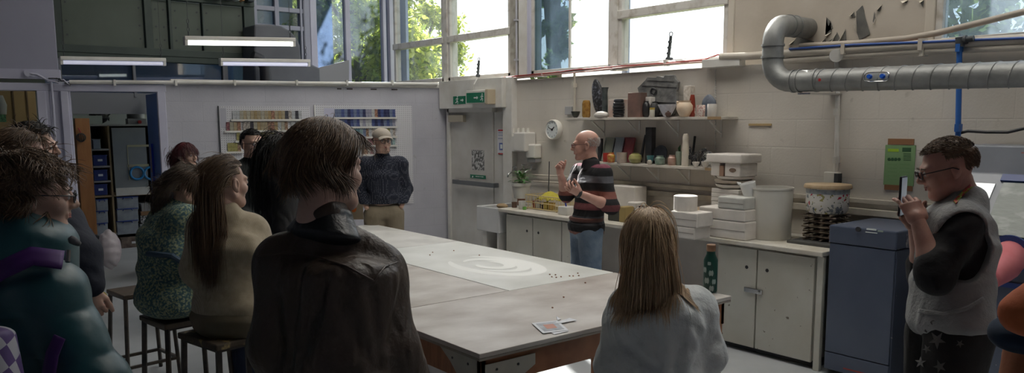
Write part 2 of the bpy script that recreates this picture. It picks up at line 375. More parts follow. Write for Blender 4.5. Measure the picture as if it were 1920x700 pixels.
# green framed boarding above the partition
M_grn = mat('dark_green_paint', (.028, .045, .038), .5, (.04, .06, .05), 4, .05)
M_grp = mat('grey_green_board', (.105, .125, .105), .7, (.085, .105, .085), 2.5, .05)
e = empty('trim_9', by(290, 80), kind='structure'); f = MB(); zt_, zb_ = by(290, 2)[2], by(290, 98)[2]
f.box(bx(103), bx(476), YB-.08, YB+.02, zt_+.02, zt_+.13).box(bx(103), bx(476), YB-.08, YB+.02, zb_-.05, zb_+.04)
for a, b in ((103, 117), (271, 285), (316, 322), (378, 381), (456, 476)): f.box(bx(a), bx(b), YB-.07, YB+.02, zb_, zt_+.02)
f.box(bx(103), bx(476), YB-.07, YB+.02, by(290, 117)[2], by(290, 100)[2])
f.build('board_frame', M_grn, e, bevel=.006)
for a, b in ((117, 271), (285, 316), (322, 378), (381, 456)):
    pn = MB().box(bx(a)+.01, bx(b)-.01, YB-.03, YB, zb_+.02, zt_+.01).build('board_panel', M_grp, e)
    s = MB()
    for sx in (bx(a)+.05, bx(b)-.05):
        for z in (zb_+.15, (zb_+zt_)/2, zt_-.1): s.cyl((sx, YB-.036, z), (sx, YB-.03, z), .012, n=8)
    s.build('screw', M_dkgrey, pn)
f = MB().box(bx(103), bx(470), YB-.02, YB+.02, zt_+.13, ZC); f.build('wall_back', mat('blue_grey_glaze', (.20, .25, .36), .3), kind='structure')
# upper shelf of clutter at the frame top
for k, (a, b, h, c) in enumerate(((385, 410, .10, (.03, .03, .04)), (415, 432, .14, (.05, .05, .07)), (436, 444, .08, (.6, .6, .6)), (448, 452, .1, (.5, .25, .1)), (458, 470, .12, (.04, .05, .06)))):
    zz0 = by(400, 10)[2]+.06
    m_ = MB().box(bx(a), bx(b), YB-.2, YB-.05, zz0, zz0+h); m_.cyl(((bx(a)+bx(b))/2, YB-.12, zz0+h), ((bx(a)+bx(b))/2, YB-.12, zz0+h+.03), .03)
    m_.build('storage_tub', mat('tub%d' % k, c, .6), label=['black bundle', 'dark grey toolbox', 'small white pot', 'small orange pot', 'dark coil box'][k]+' on the ledge over the green boards', cat='tub', bevel=.01)
# office glazing row under the green boards
zg0, zg1 = 2.1, by(290, 117)[2]; e = empty('window_8', by(350, 140), kind='structure'); f = MB()
for a, b in ((103, 110), (244, 249), (413, 422), (459, 462), (476, 482)): f.box(bx(a), bx(b), YB-.05, YB+.03, zg0, zg1)
f.box(bx(103), bx(590), YB-.04, YB+.03, 1.9, 2.15)
f.build('window_frame', mat('grey_glazing_bar', (.16, .17, .19), .5), e)
MB().box(bx(110), bx(480), YB-.003, YB+.003, 2.1, zg1).build('pane', MATS['glass_office'], e)
MB().box(bx(105), bx(480), YB+.9, YB+.95, 2.0, 3.3).build('wall_office', mat('office_blue', (.50, .60, .74), .8), kind='structure')
# big dark duct standing in front of the far windows
d = MB(); q0, q1 = bx(476, YB-.3), bx(566, YB-.3); zb0 = 2.0
prof = [by(477, 160, YB-.5), by(477, 46, YB-.5), by(505, 46, YB-.5), by(528, 49, YB-.5), by(545, 58, YB-.5), by(556, 70, YB-.5), by(563, 86, YB-.5), by(565, 112, YB-.5), by(600, 128, YB-.5), by(602, 160, YB-.5)]
d.prism(prof, (0, .42, 0)); d.build('extract_duct', mat('dark_duct', (.085, .09, .105), .55, (.11, .115, .13), 3), label='huge dark grey curved extract duct behind the hanging strip lights', cat='duct', bevel=.02)
d = MB().tube([by(473, 106, YB-.7), by(488, 112, YB-.7), by(497, 126, YB-.7), by(499, 165, YB-.7)], .07, 14); d.build('flexible_hose', mat('black_rubber', (.015, .015, .018), .5), label='black bent hose below the middle strip light', cat='hose', smooth=True)
# storeroom ceiling + far walls
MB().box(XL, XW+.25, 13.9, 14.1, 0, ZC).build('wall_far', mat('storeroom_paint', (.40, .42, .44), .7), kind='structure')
MB().box(XL, bx(476), YB+.95, 13.9, 2.45, 2.6).build('ceiling_store', M_ceil, kind='structure')
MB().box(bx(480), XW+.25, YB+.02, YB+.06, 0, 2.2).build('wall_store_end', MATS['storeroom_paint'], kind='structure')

# --- the low partition, with its doorway and white frame
s_l = bk(137, 300)[0]; s_r = bk(302, 300)[0]; s_pr = bk(317, 300)[0]; s_c = bk(75, 250)[0]; zdoor = bk(220, 172)[1]; ztop = bk(560, 160)[1]
w = MB(); w.bbox(0, s_pr, 0, ztop, -.14, 0); w.build('wall_partition', M_wb, kind='structure')
w = MB(); w.bbox(s_r, s_pr, 0, zdoor+.02, -.16, .03).bbox(s_l-.02, s_c, 0, zdoor+.02, -.16, .01)
w.bbox(s_l, s_l+.07, 0, zdoor, -.16, .05).bbox(s_c-.08, s_c, 0, zdoor, -.16, .05).bbox(s_l+.17, s_l+.24, 0, zdoor, -.16, .035)
w.bbox(s_pr-.01, 8, zdoor, ztop-.02, -.16, .03)
w.build('trim_10', M_lilac, kind='structure', bevel=.006)
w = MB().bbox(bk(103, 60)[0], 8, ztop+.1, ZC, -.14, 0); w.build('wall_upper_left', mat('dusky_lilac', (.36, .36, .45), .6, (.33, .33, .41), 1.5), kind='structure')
w = MB().bbox(bk(103, 60)[0]-.02, 8, ztop+.02, ztop+.12, -.1, .03); w.build('trim_11', M_lilac, kind='structure')
# long rail pipe along the partition head with its clips
w = MB(); pz_ = lambda px, py, o=.05: (lambda b: BW(b[0], b[1], o))(bk(px, py, o))
w.tube([pz_(130, 154), pz_(430, 155), pz_(700, 157), pz_(820, 158)], .022, 10)
for px in (215, 330, 440, 556, 650, 735): w.obox(pz_(px, 155.5), (DB, NB, zz), (.012, .03, .032))
w.build('rail_pipe', M_white, label='long white pipe running along the top of the white partition', cat='pipe', smooth=True)
w = MB(); w.bbox(.02, bk(320, 160)[0], ztop-.01, ztop+.045, -.16, .015); w.build('trim_12', M_white, kind='structure', bevel=.005)
for a, b in ((632, 640), (650, 661), (695, 706), (734, 745)):
    w = MB(); w.obox(BW((bk(a, 167)[0]+bk(b, 167)[0])/2, ztop-.035, .003), (DB, NB, zz), (abs(bk(a, 167)[0]-bk(b, 167)[0])/2, .003, .007)); w.build('chipped_paint', mat('chip_dark', (.05, .04, .04), .9), label='short dark chipped gap under the top edge of the partition', cat='chipped paint', group='chipped gaps along the partition top')
# cable knot and round box over the door post
w = MB(); w.tube([pz_(56, 138), pz_(70, 140), pz_(96, 154), pz_(100, 200), pz_(106, 300), pz_(112, 480)], .012, 8)
w.cyl(pz_(52, 137, .01), pz_(52, 137, .06), .035).cyl(pz_(62, 139, .01), pz_(62, 139, .05), .028)
w.build('electrical_conduit', mat('lilac_conduit', (.50, .50, .60), .5), label='lilac painted conduit with round box above the left doorway post', cat='conduit', smooth=True)
for k in range(5):
    rr = random.Random(k); w = MB(); pts = [pz_(86+rr.uniform(0, 20), 146+rr.uniform(0, 8), .07), pz_(104+rr.uniform(0, 20), 150+rr.uniform(-5, 12), .09), pz_(122+rr.uniform(0, 12), 158+rr.uniform(-6, 6), .07), pz_(132, 158, .04)]
    w.tube(pts, .007, 6); w.build('looped_cable', M_lilac if k % 2 else M_dkgrey, label='short looped cable in the tangle over the door post', cat='cable', group='cables tangled over the door post', smooth=True)

# --- floor details: skirting
MB().box(XW-.02, XW, 8.05, 8.6, 0, .1).build('baseboard_right', M_white, kind='structure')

# ================================================================== WORLD, SUN, TREES
wd = bpy.data.worlds.new('sky'); S.world = wd; wd.use_nodes = True; N = wd.node_tree.nodes; Lk = wd.node_tree.links
bg = N['Background']
sky = N.new('ShaderNodeTexSky'); sky.sky_type = 'NISHITA'; sky.sun_disc = False; sky.sun_elevation = math.radians(50); sky.sun_rotation = math.radians(40); sky.dust_density = 3.0
mx = N.new('ShaderNodeMixRGB'); mx.inputs[0].default_value = .75; mx.inputs[2].default_value = (.66, .67, .67, 1)
sc_ = N.new('ShaderNodeMixRGB'); sc_.blend_type = 'MULTIPLY'; sc_.inputs[0].default_value = 1; sc_.inputs[2].default_value = (.16, .16, .16, 1)
Lk.new(sky.outputs[0], sc_.inputs[1]); Lk.new(sc_.outputs[0], mx.inputs[1]); Lk.new(mx.outputs[0], bg.inputs[0]); bg.inputs[1].default_value = SKY
sl = bpy.data.lights.new('sun', 'SUN'); sl.energy = SUN; sl.angle = math.radians(.6); sl.color = (1, .95, .87)
so = bpy.data.objects.new('sun', sl); COL.objects.link(so); so.rotation_euler = Vector(SUNDIR).to_track_quat('Z', 'Y').to_euler()
# sky portals in the window openings (they emit nothing themselves)
def portal(c, sx, sy, nrm):
    l = bpy.data.lights.new('window_portal', 'AREA'); l.shape = 'RECTANGLE'; l.size = sx; l.size_y = sy; l.cycles.is_portal = True
    o = bpy.data.objects.new('window_portal', l); COL.objects.link(o); o.location = c
    n = Vector(nrm); o.rotation_euler = (-n).to_track_quat('Z', 'Y').to_euler() if False else n.to_track_quat('-Z', 'Y').to_euler()
portal((XP+.12, (yA+10.3)/2, 3.6), 10.3-yA, 2.6, (-1, 0, 0)) if False else None
portal((XP+.12, (yA+10.3)/2, 3.6), 2.6, 2.6, (-1, 0, 0)) if False else None
def portal_box(y0, y1):
    l = bpy.data.lights.new('window_portal', 'AREA'); l.shape = 'RECTANGLE'; l.cycles.is_portal = True
    o = bpy.data.objects.new('window_portal', l); COL.objects.link(o); o.location = (XP+.14, (y0+y1)/2, 3.6)
    o.matrix_world = Matrix(((0, 0, 1, XP+.14), (1, 0, 0, (y0+y1)/2), (0, 1, 0, 3.6), (0, 0, 0, 1)))   # local -Z points to -X
    l.size = y1-y0; l.size_y = 2.6
portal_box(yA, 10.4); portal_box(.6, yB2)
l = bpy.data.lights.new('window_portal', 'AREA'); l.shape = 'RECTANGLE'; l.cycles.is_portal = True; l.size = bx(745)-bx(480); l.size_y = 3
o = bpy.data.objects.new('window_portal', l); COL.objects.link(o)
o.matrix_world = Matrix(((1, 0, 0, (bx(745)+bx(480))/2), (0, 0, 1, YB+.14), (0, -1, 0, 3.7), (0, 0, 0, 1)))

def leafmat(nm, c1, c2):
    m = bpy.data.materials.new(nm); m.use_nodes = True; nt = m.node_tree; N = nt.nodes; Lk = nt.links; b = N['Principled BSDF']; b.inputs['Roughness'].default_value = .5
    g = N.new('ShaderNodeNewGeometry'); r = N.new('ShaderNodeValToRGB'); Lk.new(g.outputs['Random Per Island'], r.inputs[0])
    r.color_ramp.elements[0].color = (*c1, 1); r.color_ramp.elements[1].color = (*c2, 1); Lk.new(r.outputs[0], b.inputs['Base Color'])
    tl = N.new('ShaderNodeBsdfTranslucent'); Lk.new(r.outputs[0], tl.inputs[0]); mx = N.new('ShaderNodeMixShader'); mx.inputs[0].default_value = .6
    Lk.new(b.outputs[0], mx.inputs[1]); Lk.new(tl.outputs[0], mx.inputs[2]); Lk.new(mx.outputs[0], N['Material Output'].inputs[0]); return m
M_leaf = leafmat('leaves_yellow_green', (.22, .32, .05), (.62, .66, .12)); M_leaf2 = leafmat('leaves_dark', (.06, .11, .05), (.26, .34, .10))
M_bark = mat('bark', (.09, .07, .05), .9, (.14, .11, .08), 12, .5)
def tree(c, rad, h, nleaf, m, label, seed, size=.11, blobs=None):
    rng = np.random.default_rng(seed); c = np.array(c, float); e = empty('tree', c, label=label, cat='tree')
    t = MB(); t.tube([c, c+V3(.1, 0, h*.4), c+V3(-.1, .1, h*.75)], [.16, .12, .06], 10)
    for k in range(9):
        a = rng.uniform(0, 2*PI); z0 = h*rng.uniform(.3, .65); t.tube([c+V3(0, 0, z0), c+V3(math.cos(a)*rad*.4, math.sin(a)*rad*.4, z0+h*.1), c+V3(math.cos(a)*rad*.8, math.sin(a)*rad*.8, z0+h*.2)], [.05, .035, .012], 6)
    t.build('trunk', M_bark, e, smooth=True)
    # leaf clusters
    nb = blobs or 60; bc = rng.normal(size=(nb, 3)); bc /= np.linalg.norm(bc, axis=1)[:, None]; bc *= rng.uniform(.35, 1, (nb, 1))**.5
    bc = bc*V3(rad, rad, h*.42)+c+V3(0, 0, h*.58)
    idx = rng.integers(0, nb, nleaf); P = bc[idx]+rng.normal(size=(nleaf, 3))*rad*.13
    a = rng.normal(size=(nleaf, 3)); a /= np.linalg.norm(a, axis=1)[:, None]; b = np.cross(a, rng.normal(size=(nleaf, 3))); b /= np.linalg.norm(b, axis=1)[:, None]
    sz = size*rng.uniform(.6, 1.3, (nleaf, 1))
    V = np.stack([P-a*sz, P+b*sz*.45+0*a, P+a*sz, P-b*sz*.45], 1).reshape(-1, 3)
    Fc = np.arange(nleaf*4).reshape(-1, 4)
    me = bpy.data.meshes.new('foliage'); me.from_pydata((V-c).tolist(), [], Fc.tolist()); me.materials.append(m)
    o = bpy.data.objects.new('foliage', me); COL.objects.link(o); o.parent = e
def tp(px, dist):
    d = ray(px, 150); d = d/np.linalg.norm(d[:2]); p = CAM+d*dist; return (p[0], p[1], -.3)
tree(tp(672, 15.5), 1.35, 6.3, 34000, M_leaf, 'leafy yellow green tree outside the far corner windows', 1, .075)
tree(tp(618, 19.8), 1.3, 6.6, 14000, M_leaf, 'tall green tree behind the bluish glass of the far window', 2, .09)
tree(tp(790, 19.8), 1.0, 5.6, 18000, M_leaf, 'narrow green tree seen through the corner window of the right wall', 3, .07)
tree(tp(1032, 13.5), .34, 7.2, 12000, M_leaf2, 'dark leafy tree seen through the sliding window pane', 4, .06)  # added in place of the trees mirrored in the open pane
tree(tp(1850, 11.0), 2.6, 6.0, 15000, M_leaf2, 'dark hedge like tree beyond the dusty window on the right', 5, .1, 90)
MB().box(6.3, 60, -30, 60, -.4, -.3).build('ground', mat('grass_ground', (.10, .14, .05), .9, (.18, .2, .08), 3), kind='structure')
MB().box(-30, 6.3, 14.3, 60, -.4, -.3).build('ground', MATS['grass_ground'], kind='structure')

# ================================================================== HANGING STRIP LIGHTS
def strip(pa, pb, D, power, label, lit=True, tilt=0):
    mid = at((pa[0]+pb[0])/2, (pa[1]+pb[1])/2, D)
    Y = mid[1]; A = ony(pa[0], pa[1], Y); B = ony(pb[0], pb[1], Y); z = (A[2]+B[2])/2
    A = V3(A[0], Y, A[2]); B = V3(B[0], Y, B[2])
    e = empty('strip_light', (A+B)/2, label=label, cat='ceiling light')
    dz = V3(0, 0, 1)
    b = MB().bar(A+dz*.02, B+dz*.02, .07, .035); b.build('housing', M_white, e, bevel=.004)
    b = MB(); 
    for q, s in ((A, 1), (B, -1)): MB().obox(q+unit(B-A)*.012*s-dz*.012, (unit(B-A), (0, 1, 0), dz), (.012, .028, .03)).build('end_cap', M_white, e)
    col = (.93, 1, .90) if power > 3 else (.72, .74, 1)
    MB().cyl(A+unit(B-A)*.03-dz*.02, B-unit(B-A)*.03-dz*.02, .019).build('tube', mat('tube_%d' % int(power*10), (.8, .8, .8), .4, emit=(col, power)), e, smooth=True)
    c = MB()
    for q in (A+(B-A)*.04, B-(B-A)*.04):
        zt = q+V3(0, 0, .04); n = int((ZC-zt[2])/.06)
        c.cyl(zt+dz*.14, V3(zt[0], zt[1], ZC), .0025, n=6)
        for k in range(4): c.tube([zt+dz*(.035*k+.02)+V3((.010 if k % 2 else 0)*math.cos(a), (0 if k % 2 else .010)*math.cos(a), .02*math.sin(a)) for a in np.linspace(0, 2*PI, 9)], .003, 5)
    c.build('chain', M_dkgrey, e)
strip((345, 76), (552, 79), 7.2, 5.0, 'brightly lit fluorescent strip light hanging highest')
strip((112, 113), (310, 116), 8.0, .55, 'dim fluorescent strip light at the left over the doorway')
strip((412, 116), (580, 118), 8.7, .75, 'dim fluorescent strip light below the bright one')
# ================================================================== RIGHT WALL
def depth(p): return float(np.dot(np.array(p)-CAM, FWD))
def Zof(px, py, X): return float(onx(px, py, X)[2])
def Yof(px, X, py=250): return float(onx(px, py, X)[1])
M_plas = mat('plaster', (.74, .70, .65), .8, (.64, .60, .55), 7, .15, 40)
M_blk = mat('black_glaze', (.02, .02, .022), .3, (.045, .045, .05), 12, .1)
M_cream = mat('cream_plastic', (.74, .72, .66), .4)
M_green = mat('sign_green', (.0, .16, .08), .4); M_signw = mat('sign_white', (.75, .8, .78), .5)
M_red = mat('red_plastic', (.45, .03, .03), .4)
M_brass = mat('worn_brass', (.42, .34, .22), .4, metal=.8)
M_chrome = mat('chrome', (.6, .6, .6), .2, metal=1)

# bulkhead over the exit door, pilaster, door
zb0 = Zof(880, 203, XW-.12); zb1 = 2.30
y1_, y0_ = 8.60, Yof(944, XW-.12)
MB().box(XW-.14, XW+.01, y0_, y1_, zb0, 2.30).build('trim_13', M_white, kind='structure', bevel=.006)
yp0, yp1 = Yof(962, XW-.06), Yof(945, XW-.06)
MB().box(XW-.08, XW+.01, yp0, yp1, 0, 2.30).build('trim_14', M_white, kind='structure', bevel=.006)
yd0, yd1 = Yof(926, XW-.03), Yof(847, XW-.03); zdt = Zof(890, 211, XW-.03)
e = empty('door_1', (XW-.03, (yd0+yd1)/2, 0), kind='structure')
M_door = mat('worn_door_paint', (.60, .59, .56), .45, (.50, .48, .44), 3, .08)
MB().box(XW-.045, XW+.0, yd0, yd1, .01, zdt).build('door_leaf', M_door, e, bevel=.004)
f = MB().box(XW-.07, XW, yd1, yd1+.06, 0, zdt+.06).box(XW-.07, XW, yd0-.02, yd1+.05, zdt, zdt+.06); f.build('door_frame', M_white, e, bevel=.004)
MB().box(XW-.035, XW, Yof(944, XW-.03), yd0-.015, .01, zdt).build('side_panel', M_door, e)
def patch(px0, py0, px1, py1, X, th=.004):
    a = onx(px0, py0, X); b = onx(px1, py1, X); return MB().box(X-th, X, min(a[1], b[1]), max(a[1], b[1]), min(a[2], b[2]), max(a[2], b[2]))
c = patch(846, 216, 874, 229, XW-.045, .05); c.build('door_closer', mat('closer_beige', (.42, .38, .30), .5), e, bevel=.004)
a = onx(850, 340, XW-.1); b = onx(928, 348, XW-.1)
pb = MB().box(XW-.12, XW-.085, b[1], a[1], b[2]-.03, b[2]+.025).box(XW-.1, XW-.04, a[1]-.05, a[1], b[2]-.03, b[2]+.025).box(XW-.1, XW-.04, b[1], b[1]+.05, b[2]-.03, b[2]+.025)
pb.build('push_bar', mat('push_bar_grey', (.16, .17, .18), .35, metal=.5), e, bevel=.006)
# door notices
st = patch(882, 327, 911, 336, XW-.046); st = st.build('sticker', M_green, label='small green push bar sticker on the exit door', cat='sticker')
cen = onx(899, 331.7, XW-.0515); text('lettering', 'PUSH BAR TO OPEN', .018, cen, (0, -1, 0), zz, M_signw, st)
k = onx(886, 331.5, XW-.052); MB().prism([k+V3(0, .015, -.012), k+V3(0, -.005, .015), k+V3(0, -.02, -.005)], (-.001, 0, 0)).build('symbol', M_signw, st)
pz1 = patch(885, 281, 908, 320, XW-.046); 
def sketchmat():
    m = mat('sketch_print', (.55, .55, .54), .7, (.12, .12, .12), 28, lo=.46, hi=.52, detail=6); return m
pz1.build('picture', sketchmat(), label='black and white smudgy drawing taped on the exit door', cat='picture')
nt_ = patch(933, 242, 946, 290, XW-.036); nt_ = nt_.build('notice', mat('notice_paper', (.68, .68, .72), .7), label='tall white notice with red and blue bands beside the exit door', cat='notice')
for i, (ya, yb_, m_) in enumerate(((243, 246, M_red), (248.5, 250, M_blueg), (253, 254.5, M_blueg), (259, 261, M_blueg), (287, 290, M_red))):
    q = patch(934, ya, 945, yb_, XW-.0405, .001); q.build('printed_band', m_, nt_)
q = patch(936, 268, 944, 282, XW-.0405, .001); q.build('printed_square', mat('notice_blue', (.15, .2, .45), .6), nt_)
q = patch(938, 271, 942, 279, XW-.042, .001); q.build('printed_square', M_signw, nt_)
# exit sign + emergency light
sg = patch(850, 181, 873, 195, XW-.142); sg = sg.build('exit_sign', M_green, label='flat green running man exit sign on the bulkhead', cat='sign')
def runman(c, s, par, m):
    c = np.array(c, float); Y = V3(0, -1, 0)
    b = MB(); P = lambda u, v: c+Y*u*s+zz*v*s
    b.lathe([(0, 0), (.09*s, 0), (.09*s, .002), (0, .002)], P(.08, .38), 10, (-1, 0, 0))
    for a, d, w in (((.05, .25), (-.02, -.05), .13), ((-.02, -.05), (.15, -.2), .09), ((.15, -.2), (.1, -.45), .07), ((-.02, -.05), (-.12, -.25), .09), ((-.12, -.25), (-.35, -.28), .07), ((.05, .22), (.25, .1), .06), ((.05, .22), (-.2, .15), .06), ((-.2, .15), (-.28, 0), .05)):
        b.bar(P(*a), P(*d), w*s, .0015, up=(1, 0, 0))
    b.build('running_figure', m, par)
runman(onx(857, 188, XW-.149), .11, sg, M_signw)
b = MB(); k = onx(866, 188, XW-.149); b.bar(k+V3(0, .03, 0), k-V3(0, .01, 0), .014, .0015, up=(1, 0, 0)).prism([k+V3(0, -.01, .02), k+V3(0, -.01, -.02), k+V3(0, -.035, 0)], (-.0015, 0, 0)); b.build('arrow', M_signw, sg)
a = onx(874, 178, XW-.25); b_ = onx(910, 194, XW-.25)
em = empty('emergency_light', ((XW-.2), (a[1]+b_[1])/2, b_[2]), label='emergency exit light box with green running man legend above the door', cat='exit light')
MB().box(XW-.25, XW-.14, b_[1], a[1], b_[2], a[2]+.05).build('housing', M_cream, em, bevel=.008)
MB().box(XW-.254, XW-.25, b_[1]+.015, a[1]-.01, b_[2]+.012, a[2]+.02).build('legend', M_green, em)
MB().box(XW-.255, XW-.135, b_[1]-.05, b_[1], b_[2]-.01, a[2]+.055).build('end_cap', mat('aged_beige', (.50, .42, .30), .5), em, bevel=.006)
runman((XW-.2555, b_[1]+.06, (a[2]+b_[2])/2+.015), .1, em, M_signw)
k = V3(XW-.2555, b_[1]+.17, (a[2]+b_[2])/2+.015); b = MB().bar(k+V3(0, .05, 0), k-V3(0, .01, 0), .014, .0015, up=(1, 0, 0)).prism([k+V3(0, -.01, .02), k+V3(0, -.01, -.02), k+V3(0, -.035, 0)], (-.0015, 0, 0)); b.build('arrow', M_signw, em)
b = MB().tube([V3(XW-.2, a[1]-.08, a[2]+.05), V3(XW-.22, a[1]-.12, a[2]+.12), V3(XW-.15, a[1]-.1, a[2]+.2)], .006, 6); b.build('cable', M_white, em, smooth=True)

# --- pipes on the wall
def pipe(pts, r, m, label, X=XW-.04, cat='pipe', clips=(), name='wall_pipe'):
    P = [onx(x, y, (p[2] if len(p) > 2 else X)) for p in pts for x, y in [p[:2]]]
    b = MB().tube(P, r, 10); e = b.build(name, m, label=label, cat=cat, smooth=True)
    for q in clips:
        c = onx(q[0], q[1], X); MB().obox(c, ((0, 1, 0), (1, 0, 0), (0, 0, 1)), (.014, r+.012, r+.008)).build('pipe_clip', m, e)
    return e
M_pipe = mat('painted_pipe_cream', (.62, .58, .50), .45, (.52, .47, .40), 5)
pipe([(822, 158), (905, 152), (962, 146), (1075, 134), (1160, 127), (1255, 118), (1330, 111), (1352, 110)], .02, M_white, 'white pipe running along the sill below the tall windows', XW-.03, clips=((905, 152), (1020, 140), (1150, 128), (1250, 118)))
M_redc = mat('red_cable', (.42, .05, .04), .5)
pipe([(880, 152, XW-.06), (963, 143, XW-.05), (1040, 136, XW-.06), (1075, 131, XW-.05), (1160, 124, XW-.07), (1250, 118, XW-.05), (1320, 112, XW-.06), (1345, 103, XW-.02), (1365, 102, XW)], .006, M_redc, 'thin red cable draped along the sill pipe', cat='cable', name='cable')
pipe([(963, 146, XW-.08), (1100, 134, XW-.08), (1200, 123, XW-.09), (1330, 115, XW-.08)], .005, mat('pink_cable', (.55, .25, .2), .5), 'pink cable hanging just under the red one along the sill', cat='cable', name='cable')
pipe([(962, 146), (961, 246)], .014, M_white, 'vertical white conduit falling beside the exit door to the dispensers', clips=((962, 178), (961, 230)))
pipe([(1077, 133), (1077, 200), (1076, 214)], .014, M_pipe, 'vertical cream conduit above the clock side of the upper shelf', clips=((1077, 160),))
patch(1064, 200, 1077, 215, XW, .04).build('socket_box', mat('grey_box', (.4, .4, .4), .5), label='small grey socket box at the left end of the upper shelf', cat='socket', bevel=.004)
b = patch(1328, 113, 1398, 124, XW, .09); b.build('light_box', M_white, label='white oblong trunking box under the cream wall by the duct', cat='box', bevel=.004)
# right hand pipe runs
MP2 = mat('painted_pipe_grey', (.55, .51, .44), .4, (.48, .43, .36), 6)
pipe([(1352, 107), (1410, 105), (1457, 101), (1560, 95), (1700, 86), (1920, 73), (2100, 64)], .033, MP2, 'thick upper cream pipe running above the silver duct', XW-.07, clips=((1585, 92), (1730, 84)))
pipe([(1457, 116), (1568, 106), (1700, 97), (1920, 88), (2100, 80)], .027, M_pipe, 'second cream pipe just under the thick one above the duct', XW-.06, clips=((1732, 96),))
pipe([(1500, 86), (1600, 81), (1700, 72), (1757, 62), (1840, 42), (1960, 12)], .022, mat('taupe_pipe', (.42, .37, .31), .5), 'thin slanting pipe rising across the right hand window', XW-.02)
pipe([(1480, 92), (1600, 84), (1757, 78), (1798, 76), (1960, 70)], .009, mat('blue_hose', (.04, .10, .35), .4), 'thin blue hose lying over the pipe run', XW-.1, cat='hose', name='hose')
pipe([(1490, 101), (1600, 93), (1700, 80), (1760, 82), (1890, 80), (1960, 84)], .006, M_redc, 'red cable looping behind the pipes at the right', XW-.03, cat='cable', name='cable')
pipe([(1568, 108), (1571, 165), (1568, 322)], .018, M_white, 'vertical white conduit falling to the socket beside the green poster', XW-.03, clips=((1569, 210), (1568, 300)))
b = MB().cyl(onx(1568, 104, XW-.11), onx(1568, 104, XW-.01), .05); b.build('junction_box', M_white, label='round white junction box where the pipes meet above the duct', cat='junction box', smooth=True)
pipe([(1799, 78), (1798, 160), (1796, 262)], .018, mat('blue_air_pipe', (.03, .13, .42), .4), 'vertical bright blue air pipe crossing behind the silver duct', XW-.12, clips=((1799, 90), (1797, 240)))
v = MB().cyl(onx(1800, 88, XW-.12), onx(1800, 70, XW-.12), .028).cyl(onx(1800, 76, XW-.12), onx(1826, 72, XW-.12), .02).cyl(onx(1808, 75, XW-.12), onx(1813, 74, XW-.12), .03); v.build('valve', M_dkgrey, label='black valve fitting at the top of the blue air pipe', cat='valve', smooth=True)
pipe([(1798, 250, XW-.1), (1815, 246, XW-.1), (1850, 248, XW-.06), (1890, 248, XW-.06), (1925, 240, XW-.06)], .011, M_blk, 'black cable sagging to the right of the blue air pipe', cat='cable', name='cable')
# timber rails on the wall behind the worktop
for (a, b_, th), lb in ((((1170, 372), (1560, 390), .016), 'upper'), (((1170, 380), (1560, 402), .022), 'lower')):
    pass
def rail(pa, pb, h, X0, nm, m, lb):
    A, B = onx(*pa, XW), onx(*pb, XW); z = (A[2]+B[2])/2
    return MB().box(XW-X0, XW, B[1], A[1], z-h/2, z+h/2).build(nm, m, kind='structure', bevel=.003)
M_rail = mat('painted_batten', (.60, .56, .48), .5, (.45, .41, .34), 7)
rail((1140, 345), (1760, 380), .035, .03, 'trim_15', M_rail, '')
rail((1140, 362), (1760, 398), .05, .05, 'trim_16', M_rail, '')
b = patch(1405, 232, 1447, 236, XW, .012); b.build('wood_strip', mat('pine_strip', (.45, .33, .16), .6), label='short bare wooden strip fixed on the wall right of the shelves', cat='wood strip')
cz = MB()
for i in range(34):
    y = 130+i*5; c = onx(1342+(i % 2), y, XW-.008); cz.obox(c, ((0, 1, 0), (1, 0, 0), (0, 0, 1)), (.007, .008, .009))
cz = MB(); A, B = onx(1342, 130, XW-.006), onx(1342, 300, XW-.006)
n = 36
for i in range(n):
    c = A+(B-A)*i/n; cz.tube([c, c+(B-A)/n*.5+V3(0, .008, 0), c+(B-A)/n], .005, 6, cap=False)
cz.build('perforated_strip', M_white, label='thin perforated white strip running down beside the shelves', cat='strip')

# socket + poster
sk = patch(1551, 322, 1577, 345, XW, .05); sk = sk.build('socket_box', M_cream, label='cream double socket box under the vertical conduit', cat='socket', bevel=.005)
patch(1571, 325, 1578, 345, XW-.0, .055).build('side_plate', M_dkgrey, sk)
e = empty('poster', onx(1687, 350, XW), label='bright green poster between brown card strips beside the blue cabinet', cat='poster')
M_grp2 = mat('green_paper', (.24, .40, .19), .5, (.20, .35, .16), 3); M_card = mat('brown_card', (.27, .13, .06), .7)
patch(1661, 272, 1713, 350, XW, .006).build('sheet', M_grp2, e); patch(1666, 260, 1714, 272, XW, .007).build('card_strip', M_card, e); patch(1659, 346, 1711, 359, XW, .007).build('card_strip', M_card, e)
M_ink = mat('dark_green_ink', (.03, .10, .04), .6); M_lim = mat('lime_ink', (.35, .55, .04), .5)
patch(1665, 279, 1685, 285, XW-.0062, .001).build('printed_bar', M_lim, e); patch(1692, 277, 1708, 285, XW-.0062, .001).build('printed_bar', M_ink, e)
for k in range(4): c = onx(1667+k*6.3, 299, XW-.0065); MB().lathe([(0, 0), (.012, 0), (.012, .001), (0, .001)], c, 10, (-1, 0, 0)).build('printed_dot', M_ink, e)
for k in range(5): patch(1694, 288+k*3, 1708, 289.6+k*3, XW-.0062, .001).build('printed_line', M_ink, e)
M_pl = mat('pale_green_ink', (.16, .33, .13), .6)
for k in range(5): patch(1664, 308+k*7, 1682, 309.5+k*7, XW-.0062, .001).build('printed_line', M_pl, e); patch(1687, 308+k*7, 1706, 309.5+k*7, XW-.0062, .001).build('printed_line', M_pl, e)

